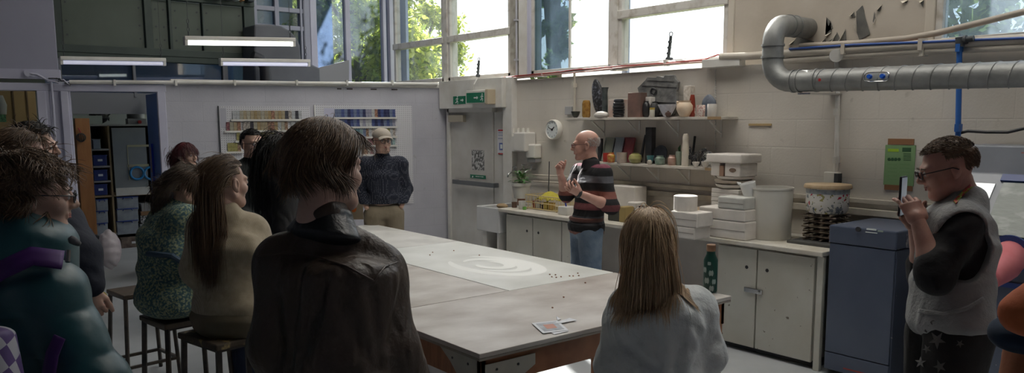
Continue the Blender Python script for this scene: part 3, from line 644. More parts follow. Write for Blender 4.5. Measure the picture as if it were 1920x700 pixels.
# --- spiral duct
DX = XW-.42
def dxp(x, y, X=DX): return onx(x, y, X)
M_galv = mat('galvanised_duct', (.24, .245, .24), .5, (.32, .325, .315), 9, .15, 50, metal=.45)
e = empty('spiral_duct', dxp(1700, 145), label='silver spiral ventilation duct with an elbow turning up into the wall', cat='duct')
y0d = onx(1480, 149, DX); zc = float(dxp(1700, 143)[2]); R = .080
yE_ = float(dxp(1447, 149)[1])
pathh = [V3(DX, -1.5, zc-.062), V3(DX, float(dxp(1500, 149)[1]), zc)]
b = MB(); L = pathh[1][1]-pathh[0][1]; b.cyl(pathh[0], pathh[1], R, n=36); b.build('straight_section', M_galv, e, smooth=True)
sp = MB(); pts = []; turns = int(L/.115)
for i in range(turns*20+1):
    a = 2*PI*i/20; yy_ = pathh[0][1]+.115*i/20; pts.append(V3(DX+math.cos(a)*(R+.001), yy_, zc-.062*(pathh[1][1]-yy_)/L+math.sin(a)*(R+.001)))
sp.tube(pts, .0045, 5); sp.build('spiral_seam', M_galv, e, smooth=True)
# elbow: from horizontal to vertical, then over into the wall
yv = yE_; zt2_ = float(dxp(1450, 45)[2]); rb = .17
el = [pathh[1]+V3(0, -.0, 0)]
for a in np.linspace(0, PI/2, 9): el.append(V3(DX, yv-rb+rb*math.sin(a), zc+rb-rb*math.cos(a)))
for a in np.linspace(0, PI/2, 9): el.append(V3(DX+.14-.14*math.cos(a), yv, zt2_-.14+.14*math.sin(a)))
el.append(V3(XW+.2, yv, zt2_))
MB().tube(el, R*.98, 36).build('elbow', M_galv, e, smooth='all')
col = MB()
for p, d in ((V3(DX, yv-rb-.02, zc), (0, 1, 0)), (V3(DX, yv, zc+rb+.02), (0, 0, 1)), (V3(DX, yv, zt2_-.16), (0, 0, 1)), (V3(DX+.2, yv, zt2_), (1, 0, 0)), (V3(DX+.28, yv, zt2_), (1, 0, 0)), (pathh[1], (0, 1, 0)), (pathh[1]-V3(0, .14, 0), (0, 1, 0))):
    d = V3(*d); MB().lathe([(R*.95, -.008), (R+.006, -.008), (R+.006, .008), (R*.95, .008)], p, 36, d).build('collar', M_galv, e, smooth=True)
# brackets, hatch, label dots
for px in (1512,):
    p = V3(DX, float(dxp(px, 165)[1]), zc-R-.012); MB().box(p[0]-.03, XW, p[1]-.05, p[1]+.05, p[2]-.008, p[2]+.004).build('bracket', M_chrome, e)
hp = dxp(1643, 143, DX-R); h = MB()
def ductp(y, ang, o=0): return V3(DX-math.cos(ang)*(R+o), y, zc-.062*(pathh[1][1]-y)/L+math.sin(ang)*(R+o))
hy0, hy1 = float(dxp(1667, 143, DX-R)[1]), float(dxp(1621, 143, DX-R)[1]); hm = (hy0+hy1)/2
ang0 = .12
def sup(t):   # rounded rectangle
    c, s_ = math.cos(t), math.sin(t); return (abs(c)**.45)*np.sign(c), (abs(s_)**.6)*np.sign(s_)
ring = [ductp(hm+sup(t)[0]*(hy1-hy0)/2, ang0+sup(t)[1]*.38, .004) for t in np.linspace(0, 2*PI, 41)]
hb = MB(); hb.add([ductp(hm, ang0, .006)]+ring[:-1], [(0, i+1, (i+1) % 40+1) for i in range(40)]); hb.build('access_hatch', mat('hatch_plate', (.55, .57, .55), .3, metal=.6), e, smooth='all')
MB().tube(ring, .004, 6).build('hatch_rim', M_chrome, e, smooth=True)
M_bkn = mat('blue_knob', (.01, .09, .5), .35)
for dy in (-.045, .045):
    c = ductp(hm+dy, ang0, .005); n_ = unit(c-V3(DX, c[1], c[2]-.012)); MB().cyl(c, c+n_*.02, .018, .014, 12).build('knob', M_bkn, e, smooth=True)
c = ductp(float(dxp(1537, 147, DX-R)[1]), 0, .001); MB().cyl(c, c-V3(.001, 0, 0), .011, n=12).build('red_spot', M_red, e)

# ================================================================== CLOCK AND WALL UNITS
def disc(c, r, n, ax, th, r2=None): return MB().lathe([(0, 0), (r, 0), (r2 or r, th), (0, th)], c, n, ax)
cc = onx(1043, 243, XW); rk = 18.5*depth(cc)/F
e = empty('wall_clock', cc, label='round white wall clock with black numerals between the door and the shelves', cat='clock')
AX = (-1, 0, 0)
MB().lathe([(0, 0), (rk*.96, 0), (rk, .02), (rk, .06), (rk*.93, .07), (rk*.90, .058), (0, .058)], cc, 40, AX).build('case', M_cream, e, smooth=True)
MB().lathe([(0, .0585), (rk*.89, .0585), (rk*.89, .06), (0, .06)], cc, 40, AX).build('dial', mat('clock_dial', (.72, .76, .76), .5), e)
f = cc+V3(-.0605, 0, 0)
for k in range(12):
    a = k*PI/6; 
    text('numeral', str(12 if k == 0 else k), rk*.24, f+V3(0, -math.sin(a), 0)*rk*.70+zz*math.cos(a)*rk*.70, (0, -1, 0), zz, M_dkgrey, e)
def hand(ang, l, w):
    d = V3(0, -math.sin(ang), math.cos(ang)); MB().bar(f-V3(.004, 0, 0)-d*rk*.12, f-V3(.004, 0, 0)+d*rk*l, w, .002, up=(1, 0, 0)).build('clock_hand', M_blk, e)
hand(math.radians(52), .42, .011); hand(math.radians(292), .66, .007); MB().cyl(f-V3(.008, 0, 0), f, .012).build('hub', M_blk, e)
# dispensers
def wbox(px0, py0, px1, py1, X0, name, m, label, cat, bevel=.008):
    return patch(px0, py0, px1, py1, XW, X0).build(name, m, label=label, cat=cat, bevel=bevel)
M_wu = mat('white_unit', (.66, .64, .60), .35)
wbox(952, 255, 984, 285, .08, 'wall_unit', M_wu, 'flat white wall unit left of the towel dispenser', 'wall unit')
d = wbox(984, 248, 1005, 284, .17, 'towel_dispenser', M_wu, 'white box towel dispenser hanging above the sink', 'dispenser', .015)
d = MB()
for k, px in enumerate((963, 972, 981, 990)):
    c = onx(px, 250, XW-.05); MB().cyl(c, c+V3(0, 0, .06), .018, .012, 10).build('upturned_cup', M_cream, label='small pale cup standing on the white wall units', cat='cup', group='cups on the wall units', smooth=True)
d = wbox(999, 270, 1016, 297, .11, 'soap_dispenser', M_cream, 'cream soap dispenser below the towel box', 'dispenser', .015)
patch(1000, 297, 1015, 304, XW-.0, .09).build('nozzle', mat('grey_nozzle', (.3, .3, .3), .5), d)
wbox(951, 313, 966, 330, .06, 'isolator_switch', mat('dull_red_box', (.28, .07, .06), .5), 'small red box switch on the wall by the sink', 'switch')
pipe([(961, 285), (962, 313)], .016, M_pipe, 'short pipe joining the wall unit and the red switch', XW-.04)
pipe([(975, 327), (1035, 330), (1090, 333)], .01, M_pipe, 'upper thin water pipe behind the worktop', XW-.03)
pipe([(1000, 340), (1045, 343), (1090, 347)], .01, M_pipe, 'lower thin water pipe behind the worktop', XW-.03)
def tap(px, py, lb):
    c = onx(px, py, XW); e = empty('tap', c, label=lb, cat='tap')
    MB().tube([c, c+V3(-.09, 0, 0), c+V3(-.15, 0, -.02), c+V3(-.16, 0, -.06)], .012, 10).build('spout', M_chrome, e, smooth=True)
    b = MB().cyl(c+V3(-.06, 0, 0), c+V3(-.06, 0, .05), .011); b.bar(c+V3(-.06, -.035, .055), c+V3(-.06, .035, .055), .012).bar(c+V3(-.095, 0, .055), c+V3(-.025, 0, .055), .012); b.build('cross_handle', M_chrome, e, bevel=.003)
tap(972, 322, 'chrome tap over the left side of the sink'); tap(1004, 318, 'chrome tap nearest the soap dispenser'); tap(990, 318, 'chrome tap between two others over the plant pot')
# ================================================================== WORKTOP RUN
XF = 5.165; ZW = .874
yL = Yof(937, XF, 391); yR = Yof(1546, XF, 473)
M_top = mat('worn_worktop', (.66, .63, .57), .45, (.52, .48, .40), 6, .12)
MB().box(XF-.03, XW-.003, yR, yL, ZW-.035, ZW).build('worktop', M_top, label='long worn white worktop running along the right wall', cat='worktop', bevel=.006)
M_cab = mat('worn_cabinet_paint', (.58, .57, .51), .45, (.50, .48, .41), 2.5, .1, 30)
def wear(m):   # chips
    N = m.node_tree.nodes; Lk = m.node_tree.links; b = N['Principled BSDF']; src = b.inputs['Base Color'].links[0].from_socket
    n = N.new('ShaderNodeTexNoise'); n.inputs['Scale'].default_value = 22; n.inputs['Detail'].default_value = 6; g = N.new('ShaderNodeNewGeometry'); Lk.new(g.outputs['Position'], n.inputs['Vector'])
    r = N.new('ShaderNodeValToRGB'); r.color_ramp.elements[0].position = .70; r.color_ramp.elements[1].position = .72; Lk.new(n.outputs['Fac'], r.inputs[0])
    x = N.new('ShaderNodeMixRGB'); Lk.new(r.outputs[0], x.inputs[0]); Lk.new(src, x.inputs[1]); x.inputs[2].default_value = (.16, .13, .10, 1); Lk.new(x.outputs[0], b.inputs['Base Color'])
wear(M_cab); wear(M_top)
def cab(pxs, label, holes, latchpx, latchz):
    ys = [Yof(p, XF, 430) for p in pxs]
    e = empty('base_cabinet', (5.5, (ys[0]+ys[-1])/2, 0), label=label, cat='cabinet')
    b = MB().box(XF+.03, XW-.02, ys[-1], ys[0], .06, ZW-.036); b.build('body', M_cab, e)
    MB().box(XF+.07, XW-.02, ys[-1], ys[0], 0, .06).build('plinth', M_dkgrey, e)
    for i in range(len(pxs)-1):
        if pxs[i] is None: continue
        d = MB().box(XF+.005, XF+.03, ys[i+1]+.006, ys[i]-.006, .05, ZW-.055).build('door', M_cab, e, bevel=.003)
        if holes and i < 2:
            hy = ys[1]+(.09 if i == 0 else -.09); MB().cyl((XF+.003, hy, ZW-.20), (XF+.006, hy, ZW-.20), .014, n=12).build('finger_hole', M_blk, d)
    hy = ys[1]; l = MB().box(XF-.008, XF+.006, hy-.06, hy+.10, latchz-.018, latchz+.018); l.cyl((XF-.02, hy-.03, latchz), (XF, hy-.03, latchz), .01); l.build('latch', M_chrome, e, bevel=.002)
    return e
cab((948, 998, 1052, 1072), 'worn white base cabinet nearest the sink under the worktop', True, 998, .33)
cab((1346, 1421, 1531), 'worn white two door base cabinet with hasp latch beside the blue cabinet', True, 1421, .50)
ye = yR; MB().box(XF, XF+.04, ye+.005, Yof(1533, XF, 480), 0, ZW-.036).build('end_post', M_cab, label='narrow white end post under the near end of the worktop', cat='post', bevel=.003)
MB().box(5.50, 5.52, Yof(1346, XF, 430), Yof(1072, XF, 430), 0, ZW-.036).build('back_board', mat('dull_mauve_board', (.40, .36, .33), .7, (.47, .44, .40), 3), label='recessed dull board below the middle of the worktop', cat='board')
# Belfast sink
yS1, yS0 = Yof(893, XF-.02, 378), yL-.01
e = empty('butler_sink', (5.45, (yS0+yS1)/2, .55), label='deep white ceramic butler sink at the far end of the worktop', cat='sink')
M_cer = mat('sink_ceramic', (.68, .68, .68), .2, (.6, .6, .6), 3)
b = MB(); x0, x1 = XF-.02, XW-.06; z0, z1 = .60, .87; t = .035
b.tub(x0, x1, yS0, yS1, z0, z1, t)
b.build('basin', M_cer, e, bevel=.01)
MB().box(x0+.02, x1, yS1-.16, yS1-.09, 0, z0).build('pedestal', M_white, e); MB().box(x0+.02, x1, yS0+.03, yS0+.06, 0, z0).build('pedestal', M_white, e)
MB().tube([(x0+.36, (yS0+yS1)/2, z0), (x0+.36, (yS0+yS1)/2, .4), (x0+.39, (yS0+yS1)/2, .34), (x0+.45, (yS0+yS1)/2, .36)], .025, 10).build('waste_pipe', M_dkgrey, e, smooth=True)
rc = MB().lathe([(.10, 0), (.12, .01), (.135, .30), (.14, .31), (.125, .31), (.115, .03), (0, .03)], (x0+.17, (yS0+yS1)/2-.03, 0), 24); rc.build('waste_bucket', M_red, label='red plastic bucket under the sink', cat='bucket', smooth=True)
b = MB().ellip((x0+.13, yS1-.3, z0+.28), (.05, .08, .03)); b.build('sponge', mat('brown_sponge', (.35, .25, .14), .9), label='brown sponge on the far rim of the sink', cat='sponge')

# ================================================================== SHELVES
def shelf(pL, pR, X, th, lb, nbr):
    A, B = onx(*pL, X), onx(*pR, X); z = (A[2]+B[2])/2
    e = empty('wall_shelf', (X, (A[1]+B[1])/2, z), label=lb, cat='shelf')
    MB().box(X, XW-.002, B[1], A[1], z-th, z).build('board', mat('shelf_paint', (.62, .58, .52), .5, (.5, .46, .4), 8), e, bevel=.003)
    for k in range(nbr):
        y = B[1]+(A[1]-B[1])*(k+.35)/nbr; br = MB(); br.bar((X+.02, y, z-th-.004), (XW-.004, y, z-th-.004), .02, .005).bar((XW-.006, y, z-th), (XW-.006, y, z-th-.16), .02, .005).bar((X+.06, y, z-th-.008), (XW-.008, y, z-th-.13), .012, .012); br.build('bracket', M_white, e)
    MB().box(X-.002, X, B[1], B[1]+.14, z-th, z).build('bare_end', mat('bare_wood', (.36, .24, .13), .7), e)
    return e, z
XS = XW-.24
e1, zs1 = shelf((1062, 220), (1352, 220), XS, .024, 'upper wall shelf crowded with ceramic pots', 4)
e2, zs2 = shelf((1118, 306), (1347, 313), XS, .024, 'lower wall shelf crowded with ceramic pots', 4)
def pot(px0, px1, pyt, z, prof, m, label, cat, name, off=.10, n=24, sq=(1, 1), smooth=True, X=None, pym=None):
    """lathed ware: profile in fractions (radius of half width, height of full height); px bounds read at the shelf"""
    X = X if X is not None else XS+off
    pc = (px0+px1)/2; guess = onz(pc, 300, 1.0)
    d = ray(pc, 250); y = (CAM+d*(X/d[0]))[1]; c = V3(X, y, z); D = depth(c)
    R = (px1-px0)/2*D/F; ztop = onx(pc, pyt, X)[2]; H = max(ztop-z, .01)
    o = MB().lathe([(r*R, h*H) for r, h in prof], c, n, sq=sq).build(name, m, label=label, cat=cat, smooth=smooth)
    return o, c, R, H
P_bowl = [(.35, 0), (.4, .03), (.75, .4), (1, 1), (.93, 1), (.66, .4), (0, .12)]
P_cyl = [(.92, 0), (1, .04), (1, .95), (.96, 1), (.88, 1), (.86, .1), (0, .08)]
P_jar = [(.8, 0), (1, .12), (1, .72), (.72, .85), (.72, 1), (.62, 1), (.62, .8), (.85, .7), (.85, .1), (0, .08)]
P_round = [(.45, 0), (.8, .15), (1, .45), (.85, .8), (.5, .93), (.55, 1), (.45, 1), (.4, .9), (0, .5)]
P_bottle = [(.8, 0), (1, .1), (1, .55), (.35, .75), (.3, .95), (.38, 1), (0, 1)]
P_cone = [(1, 0), (.95, .1), (.8, .6), (.6, .9), (.3, 1), (0, 1)]
P_mug = [(.85, 0), (.95, .1), (.9, .6), (1, 1), (.9, 1), (.8, .5), (.8, .1), (0, .08)]
def gl(nm, c, c2=None, r=.3, sc=14, metal=0): return mat('glaze_'+nm, c, r, c2, sc, metal=metal)
pot(1070, 1088, 209, zs1, P_bowl, gl('dark', (.03, .035, .03)), 'small dark bowl at the left end of the upper shelf', 'bowl', 'bowl', .08)
pot(1091, 1107, 188, zs1, [(.8, 0), (1, .1), (1, .8), (.8, .97), (.5, 1), (0, 1)], gl('amber', (.42, .24, .06), (.25, .12, .03), .2, 25), 'amber glazed round shouldered jar on the upper shelf', 'jar', 'jar', .09)
def ellobj(px, py, rx, rz, ry, X, m, label, cat, name, tilt=0, noise=0, n=20):
    c = onx(px, py, X); D = depth(c); s = D/F
    R = np.array(Matrix.Rotation(math.radians(tilt), 3, 'X'))
    b = MB().ellip(c, (ry, rx*s, rz*s), n, 14, R)
    if noise:
        rg = np.random.default_rng(int(px)); v = np.array(b.v); v += (np.sin(v*60)*np.cos(v[:, [1, 2, 0]]*47))*noise; b.v = [tuple(q) for q in v]
    return b.build(name, m, label=label, cat=cat, smooth='all')
b = ellobj(1121, 183, 14, 35, .03, XS+.17, mat('speckled_black', (.03, .03, .035), .35, (.16, .17, .2), 40, .3, lo=.52, hi=.6), 'tall black speckled oval dish standing upright on the upper shelf', 'dish', 'oval_dish', tilt=-12, noise=.002)
pot(1128, 1139, 164, zs1, [(.9, 0), (1, .1), (.9, .8), (1, .93), (1.3, 1), (1.1, 1), (.6, .9), (0, .9)], gl('slate', (.04, .055, .055), (.09, .1, .1)), 'tall dark slate bottle vase leaning by the oval dish', 'vase', 'bottle_vase', .10)
def lump(px0, px1, pyt, z, X, m, label, cat, name, seed=0, dx=.05):
    a, b = onx(px0, 250, X), onx(px1, 250, X); top = onx((px0+px1)/2, pyt, X)[2]
    c = V3(X, (a[1]+b[1])/2, z); ry = abs(a[1]-b[1])/2; h = top-z
    m_ = MB().ellip(c+V3(0, 0, h*.45), (dx, ry, h*.55), 18, 12); v = np.array(m_.v); v += np.sin(v*70+seed)*.003; v[:, 2] = np.maximum(v[:, 2], z); m_.v = [tuple(q) for q in v]
    return m_.build(name, m, label=label, cat=cat, smooth='all')
lump(1115, 1140, 209, zs1, XS+.03, M_plas, 'low white lumpy dish in front of the slate bottle', 'dish', 'lumpy_dish')
def slabbox(px0, px1, pyt, z, X, dx, m, label, cat, name='box_vase', hollow=True, rot=0, bevel=.004, top_in=.0):
    a, b = onx(px0, 250, X), onx(px1, 250, X); top = onx((px0+px1)/2, pyt, X)[2]; y0, y1 = b[1], a[1]
    m_ = MB()
    if hollow:
        t = .006; x0, x1 = X, X+dx
        m_.tub(x0, x1, y0, y1, z, top, t)
    else: m_.box(X, X+dx, y0, y1, z, top)
    return m_.build(name, m, label=label, cat=cat, bevel=bevel)
slabbox(1140, 1165, 187, zs1, XS+.10, .09, mat('pink_clay', (.50, .34, .28), .7, (.65, .62, .58), 4), 'pale pink clay box vase with white rim on the upper shelf', 'vase')
rp = []; n = 6
for i in range(n):
    for q, r in ((0, .86), (.25, 1), (.75, 1), (.99, .86)): rp.append((r*(.8+.2*math.sin(PI*(i+q)/n*.9+.3)), (i+q)/n))
pot(1148, 1171, 186, zs1, [(.6, 0)]+rp+[(.5, 1), (0, .97)], M_blk, 'black horizontally ribbed pot on the upper shelf', 'pot', 'ribbed_pot', .05)
slabbox(1176, 1200, 174, zs1, XS+.04, .09, mat('brown_slab', (.13, .085, .07), .6, (.24, .13, .11), 5, .2), 'tall brown rectangular slab vase on the upper shelf', 'vase')
slabbox(1201, 1219, 182, zs1, XS+.11, .08, M_plas, 'plain white upright slab behind the black vases', 'slab', 'upright_slab', hollow=False)
# house shaped slab sculpture
X_ = XS+.17
pts = [(1195, 165), (1210, 150), (1213, 145), (1230, 146), (1232, 142), (1244, 145), (1246, 141), (1263, 141), (1266, 148), (1272, 154), (1268, 172), (1270, 196), (1262, 215), (1222, 217), (1218, 195), (1200, 185)]
o = MB().prism([onx(a, b, X_) for a, b in pts], (.03, 0, 0)); M_slate = mat('grey_slab_clay', (.11, .11, .11), .75, (.20, .20, .19), 14, .5, 30)
o = o.build('house_sculpture', M_slate, label='grey jagged house shaped slab sculpture on the upper shelf', cat='sculpture', bevel=.004)
b = MB()
for k in range(6): b.tube([onx(1225+rr*math.cos(a)*1., 172+rr*math.sin(a)*1.2, X_-.004) for rr in (4+k*.5,) for a in np.linspace(k, k+4.5, 9)], .004, 5)
b.build('carved_swirl', M_blk, o, smooth=True)
for k, (a, bb, c_, d_) in enumerate(((1213, 150, 1264, 152), (1204, 160, 1268, 163), (1206, 190, 1266, 192))):
    MB().bar(onx(a, bb, X_-.003), onx(c_, d_, X_-.003), .006, .01, up=(1, 0, 0)).build('raised_course', M_slate, o)
pot(1203, 1219, 190, zs1, P_round, M_blk, 'round black vase left of its twin on the upper shelf', 'vase', 'round_vase', .10)
pot(1217, 1237, 191, zs1, P_round, mat('black_matt', (.018, .018, .02), .6, (.04, .04, .04), 20, .4), 'rough black round vase behind the tiny yellow jar', 'vase', 'round_vase', .13)
o, c, R_, H_ = pot(1217, 1227, 206, zs1, P_cyl, gl('pale', (.6, .58, .5)), 'tiny pale jar with yellow lid on the upper shelf', 'jar', 'jar', .03)
MB().lathe([(0, H_), (R_, H_), (R_, H_+.02), (0, H_+.02)], c, 16).build('lid', gl('yellow', (.45, .33, .08)), o)
pot(1232, 1268, 196, zs1, [(.3, 0), (.35, .04), (.7, .5), (1, 1), (.95, 1), (.62, .5), (0, .1)], mat('bluish_white', (.66, .68, .74), .3, (.5, .52, .6), 40), 'wide bluish white conical bowl on the upper shelf', 'bowl', 'bowl', .08)
pot(1246, 1258, 208, zs1, [(.5, 0), (1, .4), (.9, .7), (.3, .85), (.2, 1), (0, 1)], gl('brown', (.09, .05, .04)), 'small dark brown lidded bauble pot before the white bowl', 'pot', 'lidded_pot', .0)
o, c, R_, H_ = pot(1267, 1298, 189, zs1, [(.45, 0), (.6, .08), (1, .45), (.98, .7), (.7, .9), (.8, 1), (.72, 1), (.6, .9), (0, .5)], mat('warm_cream_glaze', (.80, .66, .50), .45, (.72, .5, .32), 10, .25, 25), 'sunlit cream round pot with handle on the upper shelf', 'pot', 'round_pot', .03)
MB().tube([c+V3(0, R_*.6, H_*.9), c+V3(0, R_*1.15, H_*.95), c+V3(0, R_*1.1, H_*.7), c+V3(0, R_*.85, H_*.6)], .008, 8).build('handle', MATS['warm_cream_glaze'], o, smooth=True)
slabbox(1280, 1293, 161, zs1, XS+.13, .06, mat('white_ridged', (.72, .68, .62), .5, (.5, .45, .38), 30), 'tall narrow white slab vase behind the sunlit pot', 'vase')
pot(1290, 1303, 178, zs1, [(.8, 0), (1, .3), (.8, .8), (.6, 1), (.5, 1), (0, .9)], gl('rust', (.28, .05, .03)), 'rust red vase peeking behind the patterned mug', 'vase', 'bottle_vase', .15)
o, c, R_, H_ = pot(1305, 1321, 197, zs1, P_cyl, mat('pink_pattern', (.50, .30, .27), .4, (.70, .62, .56), 60, lo=.48, hi=.52), 'pink patterned mug near the right end of the upper shelf', 'mug', 'mug', .04)
MB().tube([c+V3(0, R_, H_*.8), c+V3(0, R_+.025, H_*.75), c+V3(0, R_+.025, H_*.3), c+V3(0, R_, H_*.2)], .005, 8).build('handle', MATS['pink_pattern'], o, smooth=True)
pot(1325, 1343, 195, zs1, P_cyl, M_plas, 'white cylinder pot at the right end of the upper shelf', 'pot', 'cylinder_pot', .06)
lump(1315, 1341, 177, zs1+.0, XS+.16, mat('slate_blue_clay', (.10, .12, .16), .6, (.16, .18, .22), 12, .4), 'slate blue lumpy vessel at the right end of the upper shelf', 'vessel', 'lumpy_vessel', 3, .035)
# lower shelf
pot(1121, 1131, 260, zs2, P_cyl, M_blk, 'dark cylinder vase at the left end of the lower shelf', 'vase', 'cylinder_vase', .13)
def tile(px0, px1, py0, py1, z, m, lb):
    X = XS+.16; a, b = onx(px0, py0, X), onx(px1, py0, X); w = a[1]-b[1]; h = a[2]-z
    s = math.sin(.12); o = MB(); c = V3(X-.03, (a[1]+b[1])/2, z)
    ax = (V3(0, 1, 0), V3(math.sin(.25), 0, math.cos(.25)), V3(math.cos(.25), 0, -math.sin(.25)))
    e = empty('glazed_dish', c, label=lb, cat='dish')
    MB().obox(c+ax[1]*h/2, ax, (w/2, h/2, .006)).build('dish_base', m, e, bevel=.004)
    for sx in (-1, 1): MB().obox(c+ax[1]*h/2+ax[0]*sx*w/2-ax[2]*.008, ax, (.005, h/2, .010)).build('dish_rim', m, e, bevel=.003)
    for sy in (0, 1): MB().obox(c+ax[1]*(h*sy+(.004 if not sy else -.004))-ax[2]*.008, ax, (w/2, .005, .010)).build('dish_rim', m, e, bevel=.003)
tile(1134, 1151, 257, 288, zs2, gl('sage', (.30, .34, .28), (.36, .38, .32)), 'sage green oblong dish leaning at the back of the lower shelf')
tile(1151, 1169, 257, 288, zs2, gl('bluegrey', (.28, .33, .37), (.34, .38, .42)), 'blue grey oblong dish leaning at the back of the lower shelf')
tile(1169, 1188, 257, 288, zs2, gl('wine', (.20, .035, .05), (.3, .08, .08)), 'wine red oblong dish leaning at the back of the lower shelf')
pot(1131, 1143, 287, zs2, P_cyl, gl('scarlet', (.42, .04, .03)), 'scarlet tin with brushes at the left of the lower shelf', 'tin', 'tin', .05)
o, c, R_, H_ = pot(1139, 1154, 286, zs2, P_jar, gl('redyellow', (.48, .06, .04), (.6, .45, .1), .3, 30), 'red and yellow labelled can on the lower shelf', 'can', 'can', .02)
pot(1156, 1177, 286, zs2, P_mug, gl('beige', (.46, .38, .32), (.38, .30, .26)), 'beige flared cup on the lower shelf', 'cup', 'cup', .04)
o, c, R_, H_ = pot(1179, 1205, 287, zs2, P_round, gl('olive', (.30, .30, .10), (.42, .36, .18)), 'olive green round pot on the lower shelf', 'pot', 'round_pot', .05)
A, B = onx(1201, 300, XS+.12), onx(1210, 253, XS+.16); A[2] = zs2+.01
MB().tube([A, A+(B-A)*.7, B], [.014, .013, .007], 10).build('rolling_tool', M_blk, label='thin dark rod leaning left of the black box vase', cat='rod', smooth=True)
slabbox(1210, 1222, 239, zs2, XS+.10, .06, M_blk, 'tall black square vase standing on the lower shelf', 'vase')
def plate(px, py, rpx, X, m, lb, tilt=.22, z=None):
    c = onx(px, py, X); R = rpx*depth(c)/F; ax = V3(-math.cos(tilt), 0, math.sin(tilt))
    if z is not None: c[2] = z+R*math.cos(tilt)+.006
    return MB().lathe([(0, -.004), (R*.6, -.004), (R, .016), (R, .022), (R*.6, .004), (0, .004)], c, 32, ax).build('plate', m, label=lb, cat='plate', smooth=True)
plate(1240, 283, 17, XS+.15, mat('dark_plate', (.03, .035, .045), .3, (.06, .065, .08), 30), 'dark round plate standing upright on the lower shelf', z=zs2)
pot(1213, 1227, 292, zs2, P_bowl, gl('teal', (.06, .20, .22), (.12, .3, .3)), 'small teal bowl on the lower shelf', 'bowl', 'bowl', .06)
pot(1214, 1224, 300, zs2, P_round, gl('ivory', (.55, .5, .42)), 'small ivory nodule pot at the front of the lower shelf', 'pot', 'small_pot', .01)
pot(1229, 1248, 292, zs2, P_jar, gl('greenglass', (.13, .19, .15), (.3, .36, .3), .15, 20), 'patterned green jar before the dark plate', 'jar', 'jar', .05)
pot(1253, 1269, 291, zs2, P_jar, gl('rose', (.45, .26, .20), (.55, .4, .33)), 'rose coloured squat jar on the lower shelf', 'jar', 'jar', .06)
pot(1268, 1280, 284, zs2, P_cyl, gl('celadon', (.32, .38, .30)), 'pale celadon cylinder cup on the lower shelf', 'cup', 'cup', .10)
A = onx(1275, 282, XS+.12); MB().tube([A+V3(0, 0, -.05), A+V3(0, .01, .02), A+V3(0, -.005, .05)], [.006, .012, .002], 6).build('leaf_sprig', mat('dark_leaf', (.03, .09, .03), .5), label='dark green leaf standing in the celadon cup', cat='leaf', smooth=True)
pot(1279, 1293, 251, zs2, [(1, 0), (1, .3), (.95, .55), (.8, .75), (.85, .9), (.55, 1), (0, 1)], mat('cream_clay', (.66, .60, .50), .6, (.56, .5, .42), 8, .2), 'tall cream cone shaped vase on the lower shelf', 'vase', 'cone_vase', .04)
A, B = onx(1297, 300, XS+.12), onx(1303, 256, XS+.2); A[2] = zs2+.01
MB().tube([A, B], [.010, .012], 8).build('dark_stick', M_blk, label='dark stick leaning right of the cream cone vase', cat='stick', smooth=True)
b = MB(); rg = random.Random(4)
base = onx(1306, 309, XS+.07); base[2] = zs2+.008
for k in range(16):
    a = rg.uniform(0, 2*PI); u = V3(math.cos(a)*.03, math.sin(a)*.09, rg.uniform(.06, .15)); c = base+u
    b.tube([base+V3(0, u[1]*.4, 0), base+u*.6, c], .004, 5)
    b.tube([c+V3(0, math.cos(t)*.018, math.sin(t)*.018) for t in np.linspace(0, 2*PI, 8)], .0035, 5)
b.build('wire_flower_sculpture', M_blk, label='black looping wire flower sculpture at the right of the lower shelf', cat='sculpture', smooth=True)
plate(1329, 295, 14, XS+.15, mat('blue_pattern_plate', (.68, .68, .66), .35, (.05, .07, .15), 26, lo=.52, hi=.56), 'white plate with blue black pattern at the right end of the lower shelf', z=zs2)
for a, b_, t, off, lb in ((1299, 1313, 304, .01, 'small white cup below the wire flowers'), (1316, 1332, 303, .01, 'small white cup at the right end of the lower shelf'), (1333, 1343, 300, .09, 'little grey beaker right of the patterned plate')):
    pot(a, b_, t, zs2, P_bowl, M_plas, lb, 'cup', 'small_cup', off)
# ================================================================== THINGS ON THE WORKTOP
def potz(px0, px1, pyt, pyb, prof, m, label, cat, name, z=None, n=28, sq=(1, 1), smooth=True):
    """ware standing at pixel base (front edge pyb) on height z"""
    z = ZW if z is None else z; pc = (px0+px1)/2; f = onz(pc, pyb, z); D = depth(f); R = (px1-px0)/2*D/F
    hd = unit(V3(f[0], f[1], 0)); c = V3(f[0], f[1], z)+hd*R*.95
    if c[0]+R > XW-.01: c[0] = XW-.012-R
    D = depth(c); R = (px1-px0)/2*D/F
    d = ray(pc, pyt); t = np.dot(c[:2], hd[:2])/np.dot(d[:2], hd[:2]); H = max((CAM+d*t)[2]-z, .01)
    o = MB().lathe([(r*R, h*H) for r, h in prof], c, n, sq=sq).build(name, m, label=label, cat=cat, smooth=smooth)
    return o, c, R, H
M_terra = mat('dull_terracotta', (.30, .15, .10), .8, (.38, .2, .14), 8)
o, c, R_, H_ = potz(970, 985, 372, 386, P_cyl, M_terra, 'small brown pot standing under the white plant pot', 'pot', 'saucer_pot')
e = empty('potted_plant', c+V3(0, 0, H_+.002), label='leafy green plant in a white plastic pot by the sink', cat='potted plant'); zc_ = c[2]+H_+.002
D = depth(c); R2 = 18.5*D/F; H2 = 29*D/F
MB().lathe([(R2*.7, 0), (R2*.9, H2*.7), (R2*.9, H2*.8), (R2, H2*.8), (R2, H2), (R2*.93, H2), (R2*.85, H2*.85), (0, H2*.85)], (c[0], c[1], zc_), 28).build('plant_pot', mat('white_pot_plastic', (.62, .62, .58), .4), e, smooth=True)
MB().lathe([(0, 0), (R2*.86, 0), (R2*.86, .01), (0, .012)], (c[0], c[1], zc_+H2*.85), 20).build('soil', mat('soil', (.06, .04, .03), .95), e)
lf = MB(); rg = random.Random(3)
